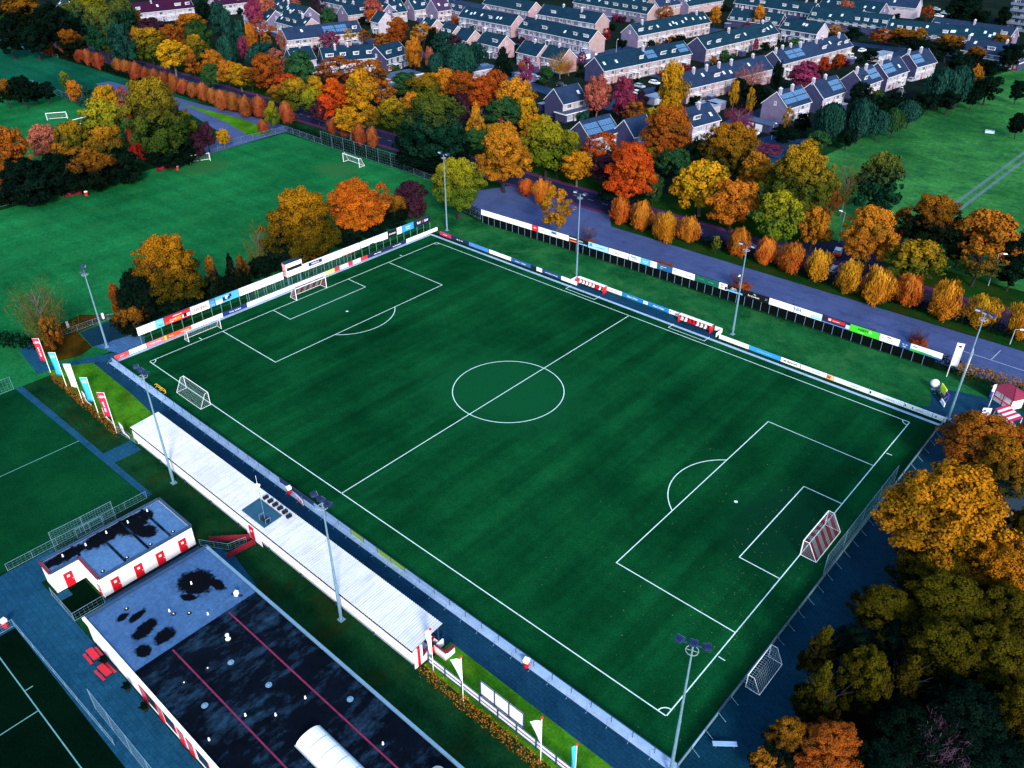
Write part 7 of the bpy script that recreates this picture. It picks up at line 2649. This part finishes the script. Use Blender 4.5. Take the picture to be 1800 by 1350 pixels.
# --- yellow handle bars (ball rack) on the near barrier
p = G(341, 727)
t = thing('ball_rack', 'yellow tubular rack hanging on the near barrier', 'rack', (9.0, -3.75, 0))
for x in (0, 1.6):
    m = MB()
    for z in (.45, .95):
        m.beam((x, 0, z), (x, .35, z), .07)
        m.beam((x + 1.2, 0, z), (x + 1.2, .35, z), .07)
    m.beam((x, .35, .45), (x, .35, .95), .07)
    m.beam((x + 1.2, .35, .45), (x + 1.2, .35, .95), .07)
    m.beam((x, .35, .95), (x + 1.2, .35, .95), .07)
    m.beam((x, .35, .45), (x + 1.2, .35, .45), .07)
    obj('hoop', m.mesh('hoop', [plain('yellow_paint', (.72, .42, .02), .5, .1)]), t)['kind'] = 'stuff'
# --- ad trailer beside the barrier under the near mast
t = thing('sign_trailer', 'small white sign panel leaning at the barrier beside the red bin', 'sign', (49.0, -4.9, 0), math.radians(-8))
m = MB()
m.box(0, 0, .15, 1.9, .06, 1.0)
obj('panel', m.mesh('panel', [C('#e8d4e4')]), t)
for x in (.5, 1.2):
    m = MB()
    m.box(x, -.02, .35, x + .3, 0, .8)
    obj('print', m.mesh('print', [C('#c83a5a')]), t)
for x in (.1, 1.8):
    m = MB()
    m.beam((x, .1, 0), (x, .1, 1.05), .06)
    obj('leg', m.mesh('leg', [M_steeld]), t)

# ================================================================== KIOSK CORNER
# ticket hut
t = thing('ticket_kiosk', 'white ticket hut with dark red hipped roof in the right corner', 'kiosk', (114.9, 84.6, 0), math.radians(-30))
m = MB()
m.box(-1.7, -1.2, 0, 1.7, 1.2, 2.3)
obj('wall', m.mesh('wall', [M_white]), t)
m = MB()
v = [(-2.3, -1.8, 2.25), (2.3, -1.8, 2.25), (2.3, 1.8, 2.25), (-2.3, 1.8, 2.25), (-.6, 0, 3.4), (.6, 0, 3.4)]
m.add(v, [(3, 2, 1, 0), (0, 1, 5, 4), (1, 2, 5), (2, 3, 4, 5), (3, 0, 4)])
M_kroof = plain('kiosk_roof', (.20, .012, .04), .6, .2, 1.5, coord='obj')
rf = obj('roof', m.mesh('roof', [M_kroof]), t)
for s in (-1, 1):
    m = MB()
    m.beam((-.6 * 1 if s < 0 else .6, 0, 3.42), (s * 2.3, -1.8, 2.29), .12, .06)
    m.beam((-.6 * 1 if s < 0 else .6, 0, 3.42), (s * 2.3, 1.8, 2.29), .12, .06)
    obj('hip_ridge', m.mesh('hip_ridge', [M_kroof]), rf)['kind'] = 'stuff'
for x in (-1.0, .9):
    m = MB()
    m.box(x - .55, -1.26, .9, x + .55, -1.2, 1.9, 0)
    m.box(x - .5, -1.28, .95, x + .5, -1.262, 1.85, 1)
    obj('hatch', m.mesh('hatch', [M_red, M_wall]), t)
for x in (-1.72, 0, 1.66):
    m = MB()
    m.box(x - .04, -1.27, 0, x + .10, -1.2, 2.25)
    obj('corner_strip', m.mesh('corner_strip', [M_red]), t)
m = MB()
m.box(-1.75, -1.5, .82, 1.75, -1.21, .88)
obj('counter', m.mesh('counter', [M_red]), t)
# striped stall
t = thing('market_stall', 'stall with red and white striped awning below the ticket hut', 'stall', (116.3, 77.9, 0), math.radians(-38))
for i in range(7):
    m = MB()
    x0 = -1.75 + i * .5
    m.add([(x0, -.9, 2.0), (x0 + .5, -.9, 2.0), (x0 + .5, 1.0, 2.5), (x0, 1.0, 2.5), (x0, -.9, 2.04), (x0 + .5, -.9, 2.04), (x0 + .5, 1.0, 2.54), (x0, 1.0, 2.54)],
          [(0, 3, 2, 1), (4, 5, 6, 7), (0, 1, 5, 4), (1, 2, 6, 5), (2, 3, 7, 6), (3, 0, 4, 7)])
    m.box(x0, -.92, 1.75, x0 + .5, -.9, 2.02)
    o = obj('awning_stripe', m.mesh('awning_stripe', [M_wcloth if i % 2 else M_crim]), t)
    if i < 2:
        o['label'] = ('crimson awning stripe', 'white awning stripe')[i]
for x in (-1.7, 1.7):
    for y in (-.85, .95):
        m = MB()
        m.tube((x, y, 0), (x, y, 2.0 if y < 0 else 2.5), .04, .04, 6)
        obj('leg', m.mesh('leg', [M_white]), t)
m = MB()
m.box(-1.6, -.7, .85, 1.6, .7, .92)
obj('table_top', m.mesh('table_top', [M_white]), t)
# flagpoles and figures of the corner
corner_flag_pole(113.2, 80.0, 5.2, 'pole with furled blue and white flag in front of the ticket hut', cloth('flag', -.5, 2.6, 5.1, None, .14, taper=.2, mats=[M_bluecl, M_wcloth], bands=lambda u, v: 1 if v < .45 else 0), BR, ball=False)
t = thing('bench', 'dark slatted bench beside the ticket hut', 'bench', (116.4, 82.0, 0), math.radians(-20))
for i in range(3):
    m = MB()
    m.box(-1, -.25 + i * .17, .42, 1, -.1 + i * .17, .47)
    obj('plank', m.mesh('plank', [M_grey]), t)
for x in (-.8, .8):
    m = MB()
    m.box(x - .05, -.2, 0, x + .05, .22, .42)
    obj('leg', m.mesh('leg', [M_black]), t)
t = thing('sandwich_board', 'white poster stand with red and blue print left of the striped stall', 'sign', (113.5, 77.2, 0), math.radians(35))
m = MB()
m.beam((0, -.3, 0), (0, .02, 2.2), 1.3, .05, up=(0, 1, 0)) if False else m.box(-.65, -.03, .15, .65, .03, 2.3)
obj('panel', m.mesh('panel', [M_white]), t)
for i, (x0, x1, z0, z1, c) in enumerate(((-.5, -.1, 1.6, 2.0, '#3a5ab4'), (-.3, .3, .9, 1.3, '#e0705a'), (.0, .45, 1.3, 1.6, '#2a6ca8'), (-.5, .2, .4, .7, '#4a86d0'))):
    m = MB()
    m.box(x0, -.045 - .003 * i, z0, x1, -.028, z1)
    obj('print', m.mesh('print', [C(c)]), t)
m = MB()
m.box(-.6, .03, 0, -.5, .5, .1)
m.box(.5, .03, 0, .6, .5, .1)
m.box(-.6, -.03, 0, .6, .03, .14)
obj('foot', m.mesh('foot', [M_black]), t)
# two banners by the hedge
for i, (x, y, h, lb) in enumerate(((105.0, 86.6, 6.6, 'white banner with a dark emblem beside the roadside hedge'), (107.5, 86.6, 6.4, 'narrow white flag beside the corner floodlight mast'))):
    t = banner(x, y, h, M_wcloth, lb, math.radians(198 if i == 0 else 100), None)
    if i == 0:
        m = MB()
        m.box(-.75, -.16, h - .75, -.35, -.14, h - .4)
        m.box(-.75, .14, h - .75, -.35, .16, h - .4)
        obj('emblem', m.mesh('emblem', [M_black]), t)
# sculpture-like game panel at the plaza: balloon head, coloured panels on a tilted stand
t = thing('game_stand', 'tilted game stand with yellow and purple panels and a big pale ball', 'play stand', (106.6, 78.9, 0), math.radians(-52))
for nm, (x0, x1, y0, y1, z0, z1), mt in (('panel', (-1.9, 0.1, .35, .5, .6, 1.9), C('#d8e82c')), ('panel', (.1, 1.2, .35, .5, .5, 1.6), C('#5a28a0')), ('panel', (-1.3, 1.0, -.5, -.2, .3, .95), M_black), ('panel', (.8, 2.4, -.5, -.35, .1, .8), M_white)):
    m = MB()
    m.box(x0, y0, z0, x1, y1, z1)
    o = obj(nm, m.mesh(nm, [mt]), t)
    o['label'] = {C('#d8e82c').name: 'yellow-green panel', C('#5a28a0').name: 'purple panel', M_black.name: 'black panel', M_white.name: 'white panel'}[mt.name]
m = MB()
for x in (-1.6, .9):
    m.beam((x, -.4, 0), (x, .45, 1.4), .08)
    m.beam((x, .45, 0), (x, .45, 1.4), .08)
    m.beam((x, -.4, .05), (x, .45, .05), .06)
obj('stand_frame', m.mesh('stand_frame', [M_steel]), t)['kind'] = 'stuff'
m = MB()
m.lathe([(.02, .5), (.35, .58), (.62, .85), (.72, 1.2), (.62, 1.55), (.35, 1.82), (.02, 1.9)], 14)
obj('ball', m.mesh('ball', [C('#f4dcec')], True), t, (-2.9, -.2, 0))
m = MB()
m.tube((-2.9, -.2, 0), (-2.9, -.2, .55), .08, .08, 6)
m.box(-3.2, -.5, 0, -2.6, .1, .06)
obj('ball_post', m.mesh('ball_post', [M_steel]), t)


# ================================================================== CARS
def _car():
    r = thing('parked_car', 'x', 'car', (0, 0, 0))
    m = MB()
    pr = [(-2.1, .35), (-2.15, .75), (-1.95, .92), (2.0, .88), (2.15, .68), (2.1, .32)]
    n = len(pr)
    v = [(x, -.86, z) for x, z in pr] + [(x, .86, z) for x, z in pr]
    m.add(v, [tuple(range(n)), tuple(range(2 * n - 1, n - 1, -1))] + [(i, n + i, n + (i + 1) % n, (i + 1) % n) for i in range(n)])
    body = obj('body', m.mesh('body', [None]), r)
    m = MB()
    m.add([(-1.75, -.80, .9), (1.0, -.80, .9), (.45, -.66, 1.42), (-1.45, -.66, 1.42), (-1.75, .80, .9), (1.0, .80, .9), (.45, .66, 1.42), (-1.45, .66, 1.42)],
          [(0, 1, 2, 3), (7, 6, 5, 4), (0, 4, 5, 1), (1, 5, 6, 2), (3, 7, 4, 0)])
    obj('windows', m.mesh('windows', [flat('car_glass', (.02, .04, .06), .1, .6)]), r)
    m = MB()
    m.box(-1.42, -.65, 1.421, .43, .65, 1.47)
    for x, xt in ((-1.74, -1.44), (.98, .44), (-.35, -.35)):
        for s in (-1, 1):
            m.beam((x, s * .81, .9), (xt, s * .67, 1.43), .07)
    obj('roof', m.mesh('roof', [None]), r)
    m = MB()
    m.tube((0, -.11, 0), (0, .11, 0), .32, .32, 12)
    m.tube((0, -.115, 0), (0, .115, 0), .18, .18, 8, 1)
    wm_ = m.mesh('wheel', [M_black, M_grey])
    for x in (-1.3, 1.35):
        for s in (-1, 1):
            obj('wheel', wm_, r, (x, s * .78, .32))
    m = MB()
    m.box(-.05, -.7, 0, .02, -.42, .13)
    for nm, x, sgn, mt in (('headlight', 2.12, 1, M_white), ('tail_light', -2.13, -1, M_red)):
        for s in (-1, 1):
            k = MB()
            k.box(-.03, -.16, 0, .03, .16, .14)
            obj(nm, k.mesh(nm, [mt]), r, (x, s * .62, .62))
    return r


car0 = _car()
CC = {'white': M_white, 'silver': plain('silver_car', (.32, .42, .5), .3, .05, 1), 'dark': plain('dark_car', (.012, .02, .035), .3, .05, 1), 'red': plain('red_car', (.45, .012, .015), .3, .05, 1), 'blue': plain('blue_car', (.02, .07, .2), .3, .05, 1)}
cars = [(1472, 447, math.radians(105), 'red', 'red car driving on the main road'), (945, 141, X8, 'white', 'white car parked beside the purple-red corner tree'), (986, 152, X8, 'dark', 'dark car parked left of the brown column tree'),
        (1124, 154, X8, 'silver', 'silver car, farthest of three beside the purple tree'), (1121, 166, X8, 'white', 'white car, nearest of three beside the purple tree'), (1150, 148, X8, 'white', 'white car behind the golden column tree'),
        (1041, 97, X8, 'white', 'white van-like car below the big cream gable'), (1246, 114, Y8, 'dark', 'dark car at the tall blue gable'), (1405, 70, Y8, 'silver', 'silver car in front of the lit low terrace'),
        (1497, 105, Y8, 'white', 'white car on the street behind the stepped houses'), (1489, 112, Y8, 'red', 'red car on the street behind the stepped houses'), (1388, 140, Y8, 'white', 'white car left under the round purple-red tree'),
        (1602, 143, Y8, 'silver', 'silver car beside the farthest stepped house'), (1515, 91, Y8, 'white', 'white car by the green garage row'), (1583, 165, Y8, 'dark', 'dark car in the bay by the meadow willows'),
        (1650, 30, X8, 'white', 'white car, middle of the far parking lot'), (1661, 25, X8, 'silver', 'silver car, right in the far parking lot'), (1606, 28, X8, 'dark', 'dark car with red lights in the far parking lot'), (1645, 18, X8, 'silver', 'silver car, rear of the far parking lot'),
        (1596, 16, X8, 'white', 'white car beside the tall grey gable'), (1780, 84, X8, 'white', 'white car at the right edge by the apartment block'), (1768, 88, X8, 'silver', 'silver car at the right edge by the dark trees'), (1672, 33, X8, 'blue', 'blue car at the end of the far parking lot'),
        (1322, 236, 0, 'white', 'white car among the purple shrubs at the estate edge'), (1110, 206, Y8, 'dark', 'dark car half under the brown trees'), (918, 157, X8, 'silver', 'silver car partly behind the orange belt tree')]
for i, (px, py, a, c, lb) in enumerate(cars):
    p = G(px, py)
    o = car0 if i == 0 else dup(car0, (p.x, p.y, .02), a, lb, None)
    if i == 0:
        o.location = (p.x, p.y, .02)
        o['label'] = lb
    o['group'] = 'cars of the estate'
    o.rotation_euler = (0, 0, a)
for o in [x for x in S.objects if x.get('category') == 'car']:
    lb = o['label']
    key = next(k for k in CC if lb.startswith(k))
    for ch in o.children:
        if ch.name.startswith(('body', 'roof')):
            ch.material_slots[0].link = 'OBJECT'
            ch.material_slots[0].material = M_white if (lb.startswith('red car driving') and ch.name.startswith('roof')) else CC[key]

# trough in the meadow
p = G(1739, 234)
t = thing('water_trough', 'pale blue water trough alone in the meadow', 'trough', (p.x, p.y, 0), .3)
m = MB()
m.box(-1.3, -.7, .1, 1.3, .7, .2)
for x0, y0, x1, y1 in ((-1.3, -.7, 1.3, -.6), (-1.3, .6, 1.3, .7), (-1.3, -.6, -1.2, .6), (1.2, -.6, 1.3, .6)):
    m.box(x0, y0, .2, x1, y1, .8)
obj('tank', m.mesh('tank', [C('#a8c8e0')]), t)
m = MB()
m.box(-1.2, -.6, .62, 1.2, .6, .66)
obj('water', m.mesh('water', [M_water]), t)
for i, (x, y) in enumerate(((32, 352), (120, 575), (182, 560))):
    p = G(x, y)
    tag(obj('marker_post', (MB().box(-.18, -.18, 0, .18, .18, 1.1), [M_white]), None, (p.x, p.y, 0)), ('white marker post at the left edge of the grass pitch', 'white marker post by the bare tree', 'white marker post left of the dark clump')[i], 'post', 'white marker posts')
# covers on the far touchline parking: pale patches and dark cabinet
p = G(1777, 597)

# ================================================================== SMALL GARDEN THINGS OF THE ESTATE
gi = 0
GR = [x for x in S.objects if x.get('category') in ('terraced houses', 'house')]
gr_ = random.Random(3)
shed_m = MB().box(-1.3, -1, 0, 1.3, 1, 2.1)
SHED_W = shed_m.mesh('wall', [W_dark])
SHED_R = MB().box(-1.45, -1.15, 2.1, 1.45, 1.15, 2.25).mesh('roof', [M_flatl])
HB = MB().box(-3, -.35, 0, 3, .35, 1.4).mesh('foliage', [SP['dark'][0]])
for h_ in GR:
    ln = max(v[0] for v in [c for c in h_.children if c.name.startswith('wall')][0].bound_box)
    mw = Matrix.Rotation(h_.rotation_euler.z, 4, 'Z')
    for k in range(int(ln / 5.2)):
        for back in (0, 1):
            if gr_.random() < .45:
                continue
            q = h_.location + mw @ Vector(((k + gr_.random()) * 5.2, (-gr_.uniform(1.8, 6)) if not back else 9 + gr_.uniform(3, 9), 0))
            px, py = PJ(q)
            if not (-20 < px < 1820 and -10 < py < 330):
                continue
            u = gr_.random()
            if u < .68:
                a = gr_.uniform(.8, 2.3)
                sc_ = gr_.choice(['dark', 'dark', 'green', 'teal', 'deep', 'purple', 'rust', 'plum'])
                t = thing('garden_shrub', 'small %s shrub in a garden between the rows of houses' % SP[sc_][1], 'shrub', q, 0, 'garden shrubs of the estate')
                o = obj('crown', CR_['bush'][gr_.randrange(3)], t, (0, 0, a * .8), gr_.uniform(0, 6), (a, a, a * .85))
                o.material_slots[0].link = 'OBJECT'
                o.material_slots[0].material = SP[sc_][0]
                o2 = obj('trunk', TR_[0], t, (0, 0, 0), 0, (a, a, a * 1.2))
                o2.material_slots[0].link = 'OBJECT'
                o2.material_slots[0].material = B_dark
            else:
                t = thing('garden_shed', 'small dark shed with a pale flat roof in a garden between the houses', 'shed', q, h_.rotation_euler.z, 'garden sheds of the estate')
                obj('wall', SHED_W, t)
                obj('roof', SHED_R, t)


# keep only the garden things the photograph's viewpoint can see; number them from the left among their like
bpy.context.view_layer.update()
dg_ = bpy.context.evaluated_depsgraph_get()
seen = {}
for t in [x for x in S.objects if x.get('category') in ('shed',) or x.name.startswith('garden_shrub')]:
    hit = False
    for dx, dz in ((0, 1.9), (0, 1.2), (.8, 1.5), (-.8, 1.5)):
        tgt = t.location + Vector((dx, 0, dz))
        d = tgt - CP
        ok, loc, nr, idx, ho, mx = S.ray_cast(dg_, CP, d.normalized(), distance=d.length + 3)
        if ok and (loc - tgt).length < 2.6 and ho.parent is not None and ho.parent.name == t.name:
            hit = True
            break
    if hit:
        seen.setdefault(t['label'], []).append(t)
    else:
        for c in list(t.children):
            bpy.data.objects.remove(c)
        bpy.data.objects.remove(t)
for lb, ts in seen.items():
    ts.sort(key=lambda q: PJ(q.location)[0])
    base = lb.replace(' in a garden between the rows of houses', ' among the estate houses').replace(' with a pale flat roof in a garden between the houses', ' among the estate houses')
    for i, t in enumerate(ts):
        t['label'] = '%s, %s such from left' % (base, ordn(i))
